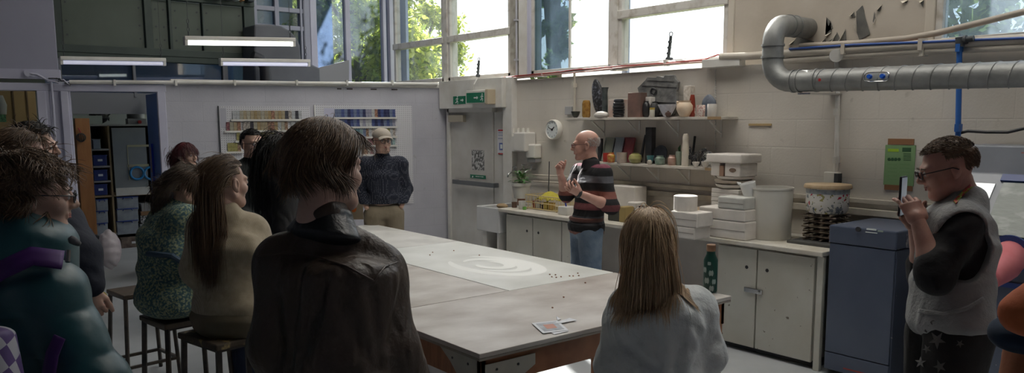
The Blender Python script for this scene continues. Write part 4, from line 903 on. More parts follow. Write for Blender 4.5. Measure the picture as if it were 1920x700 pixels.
for k in range(70):
    a = rg.uniform(0, 2*PI); el = rg.uniform(.2, 1.4); L = rg.uniform(.06, .17); d = V3(math.cos(a)*math.cos(el), math.sin(a)*math.cos(el), math.sin(el)); p = V3(c[0], c[1], zc_+H2*.86)+d*L
    s = unit(np.cross(d, (0, 0, 1.)))*.02; t = unit(d+V3(0, 0, -.7))*.035
    lf.add([p-t, p+s, p+t, p-s], [(0, 1, 2, 3)])
lf.build('leaves', mat('plant_leaves', (.05, .14, .04), .45, (.10, .24, .07), 30), e)
st = MB()
for k in range(9):
    a = k*.7; st.tube([V3(c[0], c[1], zc_+H2*.86), V3(c[0]+math.cos(a)*.05, c[1]+math.sin(a)*.05, zc_+H2*.86+.1)], .003, 5)
st.tube([V3(c[0], c[1]-.02, zc_+H2*.86), V3(c[0], c[1]-.03, zc_+H2*.86+.21)], .003, 5); st.build('stems', mat('plant_stem', (.12, .16, .05), .6), e)
potz(959, 970, 379, 390, P_mug, gl('umber', (.12, .07, .05)), 'small dark brown cup by the sink edge of the worktop', 'cup', 'cup')
potz(972, 986, 377, 393, P_mug, gl('white', (.62, .62, .6)), 'small white mug left of the drying rack', 'mug', 'mug')
potz(980, 987, 388, 394, P_cyl, gl('lime', (.16, .38, .08)), 'tiny green pot in front of the white mug', 'pot', 'small_pot')
# yellow drying rack
A, B = onz(990, 391, ZW), onz(1041, 400, ZW); e = empty('dish_rack', (A+B)/2, label='yellow wire dish rack heaped with washing up on the worktop', cat='dish rack')
M_yw = mat('cream_yellow_wire', (.62, .50, .26), .4); xa = A[0]; ya_, yb_ = B[1], A[1]; xa = min(A[0], B[0])+.04; xb = xa+.30; h = .15
b = MB()
for z in (ZW+.012, ZW+h*.5, ZW+h): b.tube([(xa, ya_, z), (xa, yb_, z), (xb, yb_, z), (xb, ya_, z), (xa, ya_, z)], .0045 if z < ZW+h else .006, 6)
n = 14
for i in range(n+1):
    y = ya_+(yb_-ya_)*i/n; b.tube([(xa, y, ZW+h), (xa, y, ZW+.012), (xb, y, ZW+.012), (xb, y, ZW+h)], .0032, 5)
for i in range(8):
    x = xa+(xb-xa)*i/7
    for y in (ya_, yb_): b.tube([(x, y, ZW+h), (x, y, ZW+.012)], .0032, 5)
b.build('wire_basket', M_yw, e)
for sx in (xa, xb):
    for y in (ya_+.03, yb_-.03): MB().cyl((sx, y, ZW), (sx, y, ZW+.014), .008).build('foot', M_yw, e)
ym_ = (ya_+yb_)/2
b = MB().grid(lambda u, v: V3(xa+.03+.2*v, ym_-.13+.27*u, ZW+h*.75+.07*math.sin(PI*u)*math.sin(PI*v)+.012*math.sin(u*17+v*9)), 16, 12); b.build('washing_cloth', mat('yellow_cloth', (.55, .48, .06), .8, (.48, .4, .05), 20), label='crumpled yellow cloth lying on the dish rack', cat='cloth', solid=.004, smooth='all')
b = MB().lathe([(.02, 0), (.05, .02), (.055, .05), (.05, .05), (0, .02)], (xa+.10, ym_+.02, ZW+.02), 20, unit(V3(-.6, .3, .8))); b.build('bowl', gl('nearblack', (.02, .02, .02)), label='black bowl lying inside the dish rack', cat='bowl', smooth=True)
for k, (dy, c_) in enumerate(((-.12, (.55, .33, .05)), (.11, (.5, .5, .48)), (-.03, (.5, .38, .06)), (.16, (.35, .08, .04)))):
    MB().lathe([(.03, 0), (.038, .07), (.032, .07), (.028, .01), (0, .01)], (xa+.045, ym_+dy*.9, ZW+.018), 16).build('beaker', gl('rack%d' % k, c_), label=['orange', 'pale grey', 'mustard', 'brick red'][k]+' beaker upright inside the dish rack', cat='beaker', smooth=True)
A = onz(1020, 388, ZW); q = at(1030, 303, depth(A)); b = MB().tube([A+V3(.06, 0, .0), q], [.006, .006], 8); b.build('stirring_rod', M_dkgrey, label='thin dark rod standing up from the dish rack', cat='rod', smooth=True)
def zbox(px0, px1, pyt, pyb, dx, m, label, cat, name='plaster_mould', z=None, X=None, bevel=.01, H=None, seam=False, parts=None):
    z = ZW if z is None else z
    if X is None: a, b = onz(px0, pyb, z), onz(px1, pyb, z); X = (a[0]+b[0])/2
    a, b = onx(px0, pyb, X), onx(px1, pyb, X); top = onx((px0+px1)/2, pyt, X)[2] if H is None else z+H
    o = MB().box(X, min(X+dx, XW-.02), b[1], a[1], z, top).build(name, m, label=label, cat=cat, bevel=bevel)
    if seam: MB().box(X-.0015, X, b[1]+.01, a[1]-.01, (z+top)/2-.002, (z+top)/2+.002).build('mould_seam', mat('seam_grey', (.30, .27, .24), .9), o)
    return o, X, top, a[1], b[1]
o, X_, top_, ya2, yb2 = zbox(1046, 1063, 388, 404, .12, M_white, 'white tub of tools beside the dish rack', 'tub', 'storage_tub', bevel=.006)
b = MB().cyl((X_+.05, (ya2+yb2)/2, top_+.001), (X_+.04, (ya2+yb2)/2+.02, top_+.09), .008); b.build('marker_pen', mat('pen_blue', (.02, .04, .3), .4), label='blue pen standing on the white tub', cat='pen')
# boxes behind the presenter
zbox(1139, 1172, 389, 415, .13, mat('dark_olive_box', (.05, .055, .045), .6), 'dark box with ochre side behind the man in stripes', 'box', 'carton', X=XF+.12)
zbox(1160, 1172, 388, 414, .12, mat('ochre_card', (.34, .25, .10), .7), 'ochre card box right of the dark box', 'box', 'carton', X=XF+.11)
zbox(1146, 1190, 332, 383, .17, M_plas, 'tall plain white block at the wall behind the striped man', 'block', X=XF+.42, H=.30)
zbox(1176, 1193, 374, 399, .14, M_plas, 'small white block beside the tall white one', 'block', X=XF+.36, H=.16)
b = MB(); c = onx(1204, 377, XF+.40); c[2] = ZW
for r_, m_, nm in ((.060, M_blk, 'outer_arch'), (.040, M_cream, 'middle_arch'), (.024, M_blk, 'inner_arch')):
    pass
e = empty('arch_ornament', c, label='small black and cream arched ornament by the wall', cat='ornament')
for r_, m_, nm in ((.060, M_blk, 'outer_arch'), (.044, M_cream, 'middle_arch'), (.028, M_blk, 'inner_arch')):
    MB().tube([c+V3(0, -r_, 0), c+V3(0, -r_, .07)]+[c+V3(0, -r_*math.cos(t), .07+r_*math.sin(t)) for t in np.linspace(.1, PI-.1, 9)]+[c+V3(0, r_, .07), c+V3(0, r_, 0)], .0085, 8).build(nm, m_, e, smooth=True)
for k in range(3): potz(1196+k*5, 1201+k*5, 378+k, 389+k, P_bottle, gl('tube%d' % k, ((.6, .55, .2), (.5, .5, .5), (.45, .2, .2))[k]), ['yellow', 'grey', 'pinkish'][k]+' little bottle in front of the arched ornament', 'bottle', 'small_bottle')
# plaster moulds
o, X1, t1, *_ = zbox(1252, 1302, 425, 447, .20, M_plas, 'bottom white plaster mould of the left stack', 'mould', seam=True)
o, X2, t2, *_ = zbox(1256, 1307, 398, 425, .20, M_plas, 'wide white plaster mould in the middle of the left stack', 'mould', z=t1+.001, X=X1, seam=True)
c = onx(1285, 397, X1+.11); DD = depth(c); R_ = 22*DD/F
MB().lathe([(R_, 0), (R_, 27*DD/F), (R_*.9, 28*DD/F), (0, 28*DD/F)], (c[0], c[1], t2+.001), 32).build('plaster_mould', M_plas, label='round white plaster mould on top of the left stack', cat='mould', smooth=True)
o, X3, t3, *_ = zbox(1308, 1397, 413, 447, .24, M_plas, 'largest white plaster block at the bottom of the right stack', 'mould', seam=True)
o, X4, t4, *_ = zbox(1310, 1396, 391, 412, .22, M_plas, 'long white plaster mould second in the right stack', 'mould', z=t3+.001, X=X3)
o, X5, t5, *_ = zbox(1345, 1395, 370, 390, .17, mat('plaster_grey', (.60, .60, .56), .8, (.5, .5, .47), 7, .1), 'speckled grey white plaster mould topping the right stack', 'mould', z=t4+.001, X=X3, seam=True)
b = MB(); 
for k in range(7): b.cyl((X5-.0012, _[0]-.03-.035*k, t4+.02+.03*((k*7) % 3)/2), (X5+.0, _[0]-.03-.035*k, t4+.02+.03*((k*7) % 3)/2), .003, n=6)
# round bats behind the left/right stacks
M_bat = mat('wooden_bat', (.46, .34, .21), .7, (.56, .45, .32), 5, .1); c0 = onx(1318, 385, XW-.23); z_ = ZW
for k in range(9):
    r_ = .17+.012*((k*5) % 3); m_ = M_bat if k in (7, 8) else M_plas
    MB().lathe([(r_, 0), (r_+.002, .008), (r_, .016), (0, .016)], (c0[0]-.02*(k % 2), c0[1]+.012*((k*3) % 4-1.5), z_), 32).build('throwing_bat', m_, label=['whitish throwing bat in the pile behind the plaster stacks', 'bare wooden throwing bat on the pile behind the plaster stacks'][k in (7, 8)], cat='bat', group=['white throwing bats in the pile', 'wooden throwing bats on the pile'][k in (7, 8)], smooth=True); z_ += .0175
# tower of bats and mould boxes
c1 = onx(1376, 380, XW-.25); z_ = ZW
for k in range(6):
    MB().box(c1[0]-.13, c1[0]+.14, c1[1]-.135, c1[1]+.135, z_, z_+.034).build('kiln_shelf', M_plas, label='square white slab in the tower against the wall', cat='slab', group='square white slabs of the wall tower', bevel=.004); z_ += .036
zt_6 = onx(1370, 352, c1[0]-.13)[2]
while z_ < zt_6-.02:
    MB().box(c1[0]-.13, c1[0]+.14, c1[1]-.135, c1[1]+.135, z_, z_+.034).build('kiln_shelf', M_plas, label='square white slab in the tower against the wall', cat='slab', group='square white slabs of the wall tower', bevel=.004); z_ += .036
def platt(r, lb, dz=.03, sh=0, m=M_bat):
    global z_
    MB().lathe([(r*.72, 0), (r*.95, dz*.5), (r, dz), (r*.94, dz), (r*.7, .008), (0, .008)], (c1[0], c1[1]+sh, z_), 36).build('platter', m, label=lb, cat='platter', smooth=True); z_ += dz+.002
platt(.155, 'lower pale platter on the tower of slabs', .034, m=M_plas); platt(.16, 'middle clay platter on the tower of slabs', .034, .01, mat('clay_platter', (.50, .43, .35), .7, (.56, .5, .42), 5)); platt(.155, 'upper pale platter beneath the tall mould box', .03, -.01, M_plas)
zz1 = z_; e = empty('plaster_mould', (c1[0], c1[1], zz1), label='open white plaster mould with oval hole at the top of the tower', cat='mould')
h_ = onx(1376, 307, c1[0]-.12)[2]-zz1; h_ = max(h_, .06)
x0 = c1[0]-.125; ya3, yb3 = c1[1]+.16, c1[1]-.14
MB().box(x0, x0+.24, ya3-.10, ya3-.01, zz1, zz1+h_).build('left_block', M_plas, e, bevel=.006)
MB().box(x0, x0+.24, yb3, yb3+.15, zz1, zz1+h_).build('right_block', M_plas, e, bevel=.006)
MB().lathe([(0, 0), (.033, 0), (.033, .003), (0, .003)], (x0-.001, yb3+.072, zz1+h_*.5), 24, (-1, 0, 0), sq=(1.0, .5)).build('oval_hole', mat('umber_hole', (.20, .14, .10), .9), e)
MB().box(x0-.005, x0+.25, yb3+.16, yb3+.20, zz1, zz1+h_*.8).build('inner_divider', mat('rust_clay', (.32, .20, .14), .9), e)
MB().box(x0-.02, x0+.27, yb3-.02, ya3+.03, zz1+h_+.001, zz1+h_+.075).build('plaster_mould', M_plas, label='flat white plaster lid lying across the tower top', cat='mould', bevel=.012)
# white bucket and jug
o, c, R_, H_ = potz(1405, 1482, 351, 452, [(.93, 0), (.97, .03), (.98, .5), (1, .96), (1.03, .97), (1.03, 1), (.98, 1), (.95, .9), (.9, .06), (0, .05)], mat('white_plastic_tub', (.66, .65, .60), .35, (.6, .58, .52), 3), 'big white plastic tub standing on the worktop', 'tub', 'plastic_tub', n=40)
bt = MB(); q = c+unit(V3(-.5, .85, 0))*R_*.95; q[2] = ZW+H_*.5; d_ = unit(V3(-.45, .9, 0)); bt.cyl(q, q+d_*.09, .022, .018); bt.build('spout', MATS['white_plastic_tub'], o, smooth=True)
A = at(1409, 375, depth(c)-.02); e = empty('jug', A, label='white plastic jug hooked mouth up at the tub rim', cat='jug')
D = depth(A); s = D/F; rr_ = V3(RT[0], RT[1], 0); ax = unit(-rr_*.28+zz)
MB().lathe([(8*s, -20*s), (11*s, 0), (14*s, 26*s), (15*s, 33*s), (13.5*s, 33*s), (10*s, 2*s), (0, -10*s)], A-V3(0, 0, 0), 24, ax).build('body', M_signw if False else mat('jug_white', (.78, .79, .78), .3), e, smooth=True)
MB().tube([A+ax*31*s-rr_*13*s, A+ax*33*s-rr_*19*s, A+ax*29*s-rr_*17*s], [.012, .010, .004], 8).build('lip', MATS['jug_white'], e, smooth=True)
# floral pot on a pile of sticks on a slate
sb = MB(); A = onz(1472, 456, ZW); B = onz(1557, 466, ZW)
xs0 = min(A[0], B[0])+.02; sl_ = MB().box(xs0, xs0+.42, yR+.012, A[1], ZW, ZW+.022).build('slate_board', mat('slate_dark', (.05, .05, .05), .6, (.09, .09, .085), 9), label='dark slate board under the pile of rods', cat='board', bevel=.003)
cB = V3(xs0+.22, (yR+.012+A[1])/2+.01, ZW+.024); DD = depth(cB); M_stick = mat('burnt_twig', (.10, .075, .055), .8, (.34, .28, .21), 14, .4, lo=.45, hi=.62)
zt_s = (at(1523, 398, DD))[2]; nl = 11; dh = (zt_s-cB[2])/nl; rg = random.Random(8); Wd = 33*DD/F
for k in range(nl):
    e = None
    for j in range(4):
        off = (j-1.5)*Wd*.52; z0 = cB[2]+dh*(k+.5)+(dh*.5 if False else 0); r_ = dh*.44
        a = rg.uniform(-.05, .05)
        if k % 2: p, q = cB+V3(off, -Wd*1.0, 0), cB+V3(off+a*.3, Wd*1.0, 0)
        else: p, q = cB+V3(-Wd*1.0, off, 0), cB+V3(Wd*1.0, off+a*.3, 0)
        p[2] = q[2] = z0
        pts = [p+(q-p)*t+V3(rg.uniform(-.003, .003), rg.uniform(-.003, .003), 0) for t in np.linspace(0, 1, 6)]
        MB().tube(pts, [r_*.85, r_, r_*.95, r_, r_*.9, r_*.8], 7).build('clay_rod', M_stick, label='burnt brown rod laid crosswise in the lattice pile', cat='rod', group='rods of the lattice pile under the floral pot', smooth=True)
R_ = 38*DD/F; zf = cB[2]+dh*nl; Ht = at(1523, 352, DD)[2]-zf
def floral():
    m = bpy.data.materials.new('floral_glaze'); m.use_nodes = True; N = m.node_tree.nodes; Lk = m.node_tree.links; b = N['Principled BSDF']; b.inputs['Roughness'].default_value = .25
    tc = N.new('ShaderNodeTexCoord'); last = None
    base = N.new('ShaderNodeRGB'); base.outputs[0].default_value = (.66, .64, .60, 1); last = base.outputs[0]
    for i, (sc, th, c) in enumerate(((9, .30, (.22, .24, .26)), (13, .24, (.33, .30, .12)), (12, .20, (.42, .03, .06)), (22, .2, (.07, .10, .05)))):
        v = N.new('ShaderNodeTexVoronoi'); v.inputs['Scale'].default_value = sc; mp = N.new('ShaderNodeMapping'); mp.inputs['Location'].default_value = (i*3.7, i*1.3, i*.7); Lk.new(tc.outputs['Object'], mp.inputs[0])
        nn = N.new('ShaderNodeTexNoise'); nn.inputs['Scale'].default_value = 14; Lk.new(mp.outputs[0], nn.inputs['Vector']); ad = N.new('ShaderNodeMixRGB'); ad.inputs[0].default_value = .25; Lk.new(mp.outputs[0], ad.inputs[1]); Lk.new(nn.outputs['Color'], ad.inputs[2]); Lk.new(ad.outputs[0], v.inputs['Vector'])
        lt = N.new('ShaderNodeMath'); lt.operation = 'LESS_THAN'; lt.inputs[1].default_value = th; Lk.new(v.outputs['Distance'], lt.inputs[0])
        x = N.new('ShaderNodeMixRGB'); Lk.new(lt.outputs[0], x.inputs[0]); Lk.new(last, x.inputs[1]); x.inputs[2].default_value = (*c, 1); last = x.outputs[0]
    Lk.new(last, b.inputs['Base Color']); return m
e = empty('floral_pot', (cB[0], cB[1], zf), label='large white floral pot with round wooden lid on the rod pile', cat='pot')
MB().lathe([(R_*.86, 0), (R_*.97, Ht*.12), (R_, Ht*.4), (R_, Ht), (0, Ht)], (cB[0], cB[1], zf), 40).build('pot_body', floral(), e, smooth=True)
MB().lathe([(R_*1.003, Ht*.80), (R_*1.01, Ht*.82), (R_*1.01, Ht*.98), (R_*.9, Ht*.99)], (cB[0], cB[1], zf), 40).build('grey_band', mat('grey_pattern_band', (.22, .25, .28), .4, (.40, .42, .42), 30), e, smooth=True)
MB().lathe([(0, Ht+.001), (R_*1.10, Ht+.001), (R_*1.12, Ht+.012), (R_*1.08, Ht+.03), (0, Ht+.032)], (cB[0], cB[1], zf), 40).build('wooden_lid', mat('ash_wood', (.55, .42, .27), .5, (.47, .34, .2), 4, stretch=(1, 8, 1)), e, smooth=True)

# ================================================================== BLUE CABINET
M_navy = mat('scuffed_navy_enamel', (.085, .105, .155), .36, (.07, .088, .135), 3, .05)
def specks(m, col, sc=26, th=.72):
    N = m.node_tree.nodes; Lk = m.node_tree.links; b = N['Principled BSDF']; src = b.inputs['Base Color'].links[0].from_socket if b.inputs['Base Color'].links else None
    n = N.new('ShaderNodeTexNoise'); n.inputs['Scale'].default_value = sc; n.inputs['Detail'].default_value = 2; g = N.new('ShaderNodeNewGeometry'); Lk.new(g.outputs['Position'], n.inputs['Vector'])
    r = N.new('ShaderNodeValToRGB'); r.color_ramp.elements[0].position = th; r.color_ramp.elements[1].position = th+.01; Lk.new(n.outputs['Fac'], r.inputs[0])
    x = N.new('ShaderNodeMixRGB'); Lk.new(r.outputs[0], x.inputs[0]); Lk.new(src, x.inputs[1]); x.inputs[2].default_value = (*col, 1); Lk.new(x.outputs[0], b.inputs['Base Color'])
specks(M_navy, (.42, .40, .38), 18, .755)
yc1, yc0 = Yof(1556, XF, 430), Yof(1681, XF, 443); zct = (Zof(1558, 414, XF)+Zof(1681, 443, XF))/2
xb0, xb1 = XF, XW-.05
e = empty('steel_cabinet', ((xb0+xb1)/2, (yc0+yc1)/2, 0), label='tall scuffed navy blue steel cabinet next to the worktop', cat='cabinet')
MB().box(xb0+.02, xb1, yc0, yc1, .03, zct-.13).build('body', M_navy, e, bevel=.006)
MB().box(xb0-.004, xb1, yc0-.006, yc1+.004, zct-.125, zct).build('top_section', M_navy, e, bevel=.01)
zs_ = Zof(1600, 672, XF)
d = MB().box(xb0, xb0+.02, yc0+.004, yc1-.004, zs_+.006, zct-.13).build('door', M_navy, e, bevel=.004)
MB().box(xb0, xb0+.02, yc0+.004, yc1-.004, .04, zs_).build('lower_panel', M_navy, e, bevel=.004)
c = onx(1610, 430, xb0-.005); MB().cyl(c, c+V3(-.012, 0, 0), .017).build('knob', M_blk, e, smooth=True)
patch(1625, 428, 1643, 433, xb0-.004, .002).build('name_plate', M_signw, e); patch(1623, 434.5, 1645, 438.5, xb0-.004, .002).build('name_plate', M_signw, e); patch(1646, 432, 1656, 436, xb0-.004, .002).build('paper_tag', mat('greenish_tag', (.35, .42, .36), .6), e)
patch(1581, 692, 1622, 700, xb0, .002).build('red_label', mat('red_label', (.35, .05, .04), .5), e)
s = MB().box(xb0+.12, xb0+.22, yc0-.0085, yc0-.0065, zct-.12, zct-.03); s.build('worn_patch', mat('scraped_metal', (.35, .33, .33), .5, (.1, .1, .14), 30, lo=.45, hi=.55), e)

# ================================================================== GLOVE BOX MACHINE AT THE RIGHT EDGE
xm = 5.02; ym1 = Yof(1738, xm, 450); ym0 = ym1-1.3
zm1 = Zof(1800, 450, xm); 
M_gp = mat('pale_grey_enamel', (.30, .32, .36), .35, (.26, .28, .31), 4)
M_royal = mat('royal_blue_enamel', (.03, .06, .22), .35)
e = empty('blasting_cabinet', (xm+.35, (ym0+ym1)/2, 0), label='blue and grey glove box blasting cabinet at the right edge', cat='machine')
MB().box(xm, XW-.06, ym0, ym1, .12, zm1).build('body', M_navy, e, bevel=.01)
za, zb = zm1, Zof(1820, 272, xm+.42)
pts = [(xm, za), (xm+.34, zb-.17), (xm+.36, zb), (XW-.06, zb), (XW-.06, za)]
MB().prism([V3(x, ym0, z) for x, z in pts], (0, ym1-ym0-.0, 0)).build('hood', M_gp, e, bevel=.008)
nrm = unit(V3(-(zb-.17-za), 0, .34)); tv = unit(V3(.34, 0, zb-.17-za)); LL = math.hypot(.34, zb-.17-za)
def onhood(y0, y1, a, b, t, m, nm, bevel=.002):
    c = V3(xm, (y0+y1)/2, za)+tv*(a+b)/2*LL+nrm*t; MB().obox(c, (V3(0, 1, 0), tv, nrm), (abs(y1-y0)/2, (b-a)/2*LL, t)).build(nm, m, e, bevel=bevel)
onhood(ym0, ym1-.30, .10, .86, .006, mat('scratched_glass', (.16, .19, .17), .25, (.42, .45, .43), 5, .4, 9, detail=9, lo=.5, hi=.72, stretch=(1, 1, 3)), 'viewing_window')
onhood(ym0, ym1-.28, .88, .98, .008, M_royal, 'blue_band'); onhood(ym0, ym1-.0, -.02, .04, .008, M_chrome, 'lower_trim')
onhood(ym1-.26, ym1-.06, .12, .84, .004, mat('silver_panel', (.55, .57, .60), .3, metal=.6), 'side_plate')
onhood(ym1-.20, ym1-.12, .25, .75, .007, M_gp, 'curved_label')
MB().box(xm+.352, xm+.358, ym0, ym1-.25, zb-.15, zb-.13).build('lid_seam', M_dkgrey, e)
tt = MB().box(xm+.355, xm+.36, ym1-.62, ym1-.36, zb-.06, zb-.035); tt.build('red_lettering_strip', mat('faded_red', (.45, .18, .16), .6), e)
# arm holes
c1_ = onx(1893, 478, xm); 
for k, (yy, nm) in enumerate(((float(c1_[1]), 'arm_hole'), (float(c1_[1])-.42, 'arm_hole'))):
    MB().lathe([(.085, 0), (.115, 0), (.115, .018), (.085, .018)], (xm, yy, c1_[2]), 32, AX).build('arm_ring', M_royal, e, smooth=True)
    MB().lathe([(0, 0), (.086, 0), (.086, .004), (0, .004)], (xm, yy, c1_[2]), 32, AX).build('arm_opening', M_blk, e)
MB().box(xm-.012, xm, ym0, ym1-.12, c1_[2]-.19, c1_[2]-.16).build('lower_rail', M_royal, e); MB().box(xm-.012, xm, ym0, ym1-.02, zm1-.04, zm1-.005).build('upper_rail', mat('brushed_rail', (.45, .50, .60), .3, metal=.5), e)
b = MB().bar(onx(1835, 490, xm-.005), onx(1868, 452, xm-.005), .05, .006, up=(1, 0, 0)); b.build('diagonal_stripe', M_royal, e)
b = MB().bar(onx(1815, 480, xm-.005), onx(1846, 447, xm-.005), .015, .006, up=(1, 0, 0)); b.build('diagonal_stripe', M_royal, e)
for yy in (ym0+.06, ym1-.06):
    for xx in (xm+.05, XW-.12): MB().box(xx-.03, xx+.03, yy-.03, yy+.03, 0, .12).build('leg', M_navy, e)
# pink rubber gauntlet pulled out of the arm hole
g0 = c1_+V3(-.01, 0, 0); tip = at(1850, 533, depth(c1_)-.30); 
pk = mat('pink_rubber', (.62, .16, .18), .45, (.70, .22, .24), 5, .08)
e = empty('rubber_gauntlet', tip, label='pink rubber glove cuff hanging out of the machine arm hole', cat='glove')
q0 = c1_; q1 = at(1884, 500, depth(c1_)-.14); q2 = at(1850, 528, depth(c1_)-.26)
pts = [q0+(q1-q0)*t for t in np.linspace(0, 1, 5)]+[q1+(q2-q1)*t for t in np.linspace(.2, 1, 5)]
rs = [.082, .09, .088, .082, .078, .074, .068, .062, .056, .056]
MB().tube(pts, rs, 28, cap=False).build('sleeve', pk, e, smooth='all', solid=.004)
dd = unit(q2-q1); MB().lathe([(.046, -.004), (.058, -.004), (.060, .004), (.046, .004)], q2, 28, dd).build('cuff_rim', pk, e, smooth=True)
MB().lathe([(0, 0), (.054, 0)], q2-dd*.03, 28, dd).build('cuff_opening', mat('dark_maroon', (.10, .02, .025), .7), e)
# ================================================================== WORK TABLES
ZTB = .824
M_tt = mat('clay_dusted_table', (.36, .31, .27), .40, (.66, .63, .59), 2.6, .12, 22, detail=10, lo=.28, hi=.72, stretch=(1, 1.5, 1))
M_tt2 = mat('whitened_table', (.66, .67, .63), .34, (.80, .81, .78), 2.4, .06, 12, detail=8)
M_edge = mat('worn_brown_wood', (.26, .10, .045), .5, (.40, .17, .075), 6, .15, stretch=(1, 6, 1)); M_edg2 = mat('edge_wood', (.30, .26, .21), .6, (.38, .34, .29), 8)
def tp2(px, py): p = onz(px, py, ZTB); return p[0], p[1]
xt0 = (tp2(780, 620)[0]+tp2(910, 670)[0])/2; xt1 = (tp2(760, 493)[0]+tp2(947, 545)[0])/2; xt2 = (tp2(690, 422)[0]+tp2(1160, 510)[0]+tp2(1365, 550)[0])/3
yt0 = (tp2(910, 670)[1]+tp2(1140, 612)[1]+tp2(1365, 550)[1])/3; yt1 = (tp2(780, 577)[1]+tp2(947, 545)[1]+tp2(1160, 510)[1])/3; yt2 = tp2(860, 452)[1]; yt3 = tp2(690, 422)[1]+.02
def wtable(x0, x1, y0, y1, mt, label, plates=True):
    e = empty('work_table', ((x0+x1)/2, (y0+y1)/2, 0), label=label, cat='table')
    MB().box(x0+.004, x1-.004, y0+.004, y1-.004, ZTB-.022, ZTB).build('tabletop', mt, e, bevel=.003)
    MB().box(x0+.006, x1-.006, y0+.006, y1-.006, ZTB-.034, ZTB-.023).build('top_underlay', M_edg2, e)
    a = .03
    for bx_ in ((x0+a, x0+a+.03, y0+a, y1-a), (x1-a-.03, x1-a, y0+a, y1-a), (x0+a, x1-a, y0+a, y0+a+.03), (x0+a, x1-a, y1-a-.03, y1-a)):
        MB().box(*bx_, ZTB-.16, ZTB-.035).build('apron', M_edge, e, bevel=.003)
    for sx in (x0+a+.005, x1-a-.075):
        for sy in (y0+a+.005, y1-a-.075):
            l = MB().box(sx, sx+.07, sy, sy+.07, 0, ZTB-.035).build('leg', M_edge, e, bevel=.006)
    return e
t1 = wtable(xt0, xt2, yt0, yt1, M_tt, 'near clay dusted work table with brown wooden apron')
t2 = wtable(xt0, xt1, yt1, yt1+1.16, M_tt, 'left grey dusted work table behind the leather jacket')
t3 = wtable(xt1, xt2, yt1, yt2, M_tt2, 'whitened work table with a swirled chalky smear')
t4 = wtable(xt1, xt2, yt2, yt3, mat('far_table_top', (.54, .53, .50), .4, (.70, .69, .66), 4, .08, 18), 'farthest pale work table toward the partition wall')
# repair plates at the near corner
M_plate = mat('painted_plate', (.50, .48, .42), .6, (.42, .4, .34), 9)
x_, y_ = xt0+.026, yt0+.026; z1 = ZTB-.04
pl = MB().prism([(x_-.004, y_+.30, z1), (x_-.004, y_+.02, z1), (x_-.004, y_+.02, z1-.20), (x_-.004, y_+.10, z1-.16), (x_-.004, y_+.22, z1-.05)], (-.004, 0, 0)).build('corner_plate', M_plate, t1)
pl2 = MB().prism([(x_+.30, y_-.004, z1-.02), (x_+.02, y_-.004, z1-.02), (x_+.02, y_-.004, z1-.2), (x_+.10, y_-.004, z1-.17), (x_+.3, y_-.004, z1-.07)], (0, -.004, 0)).build('corner_plate', M_plate, t1)
for q, p_ in (((x_-.009, y_+.08, z1-.03), pl), ((x_-.009, y_+.2, z1-.03), pl), ((x_-.009, y_+.06, z1-.12), pl)): MB().cyl(q, (q[0]-.002, q[1], q[2]), .006, n=8).build('screw', M_blk, p_)
for q in ((x_+.08, y_-.009, z1-.05), (x_+.2, y_-.009, z1-.05), (x_+.06, y_-.009, z1-.13)): MB().cyl(q, (q[0], q[1]-.002, q[2]), .006, n=8).build('screw', M_blk, pl2)
# chalk swirl on the white table (a stain in the tabletop: thin dried slip)
cs = onz(925, 497, ZTB+.0008); M_slip = mat('dried_slip', (.88, .89, .86), .6)
for k, (rx, ry, w_, a0, a1) in enumerate(((.42, .20, .10, .3, 5.6), (.30, .13, .09, -.6, 4.4), (.18, .065, .08, .5, 5.4))):
    n = 40; vs = []
    for i in range(n+1):
        a = a0+(a1-a0)*i/n; w2 = w_*math.sin(PI*i/n)**.5*.5+.002
        for s in (-1, 1): vs.append(V3(cs[0]+math.sin(a)*(rx*.55+s*w2)*1.0, cs[1]+math.cos(a)*(ry*2.0+s*w2), ZTB+.0006+.0003*k))
    m_ = MB(); m_.add(vs, [(2*i, 2*i+1, 2*i+3, 2*i+2) for i in range(n)]); m_.build('slip_smear', M_slip, t3)
# papers
M_paper = mat('card_white', (.70, .72, .76), .5)
pc = [onz(x, y, ZTB+.004) for x, y in ((997, 607), (1045, 602), (1066, 620), (1018, 626))]
e = empty('leaflet', sum(pc)/4, label='printed white leaflet with grey and orange picture on the near table', cat='leaflet')
MB().prism(pc, (0, 0, .002)).build('card', M_paper, e)
ci = sum(pc)/4; pi = [ci+(p-ci)*.78+V3(0, 0, .0024) for p in pc]; MB().prism(pi, (0, 0, .0004)).build('printed_picture', mat('grey_print', (.28, .30, .34), .4, (.5, .52, .55), 20), e)
pi = [ci+(p-ci)*.4+V3(0, 0, .003) for p in pc]; MB().prism(pi, (0, 0, .0003)).build('printed_motif', mat('coral_print', (.55, .25, .18), .5), e)
pc = [onz(x, y, ZTB+.0015) for x, y in ((1030, 623), (1052, 618), (1066, 622), (1040, 628))]; MB().prism(pc, (0, 0, .002)).build('paper_slip', M_paper, label='small white card peeping under the leaflet', cat='card')
pc = [onz(x, y, ZTB+.006) for x, y in ((1036, 607), (1068, 597), (1082, 601), (1050, 607))]; MB().prism(pc, (0, 0, .0012)).build('paper_slip', M_paper, label='narrow white paper strip right of the leaflet', cat='paper')
pc = [onz(x, y, ZTB+.001) for x, y in ((1043, 595), (1052, 600), (1045, 602))]; MB().prism(pc, (0, 0, .004)).build('paper_scrap', M_paper, label='tiny crumpled white scrap behind the leaflet', cat='paper')
rg = random.Random(12)
for k in range(16):
    p = onz(rg.uniform(1030, 1110), rg.uniform(512, 522) if k < 9 else rg.uniform(530, 600), ZTB+.001) if k < 12 else onz(rg.uniform(800, 900), rg.uniform(470, 480), ZTB+.001)
    MB().ellip(p+V3(0, 0, .003), (.005, .007, .004), 6, 4).build('clay_crumb', M_terra, label='tiny dry clay crumb lying on the work tables', cat='crumb', group='clay crumbs on the tables')
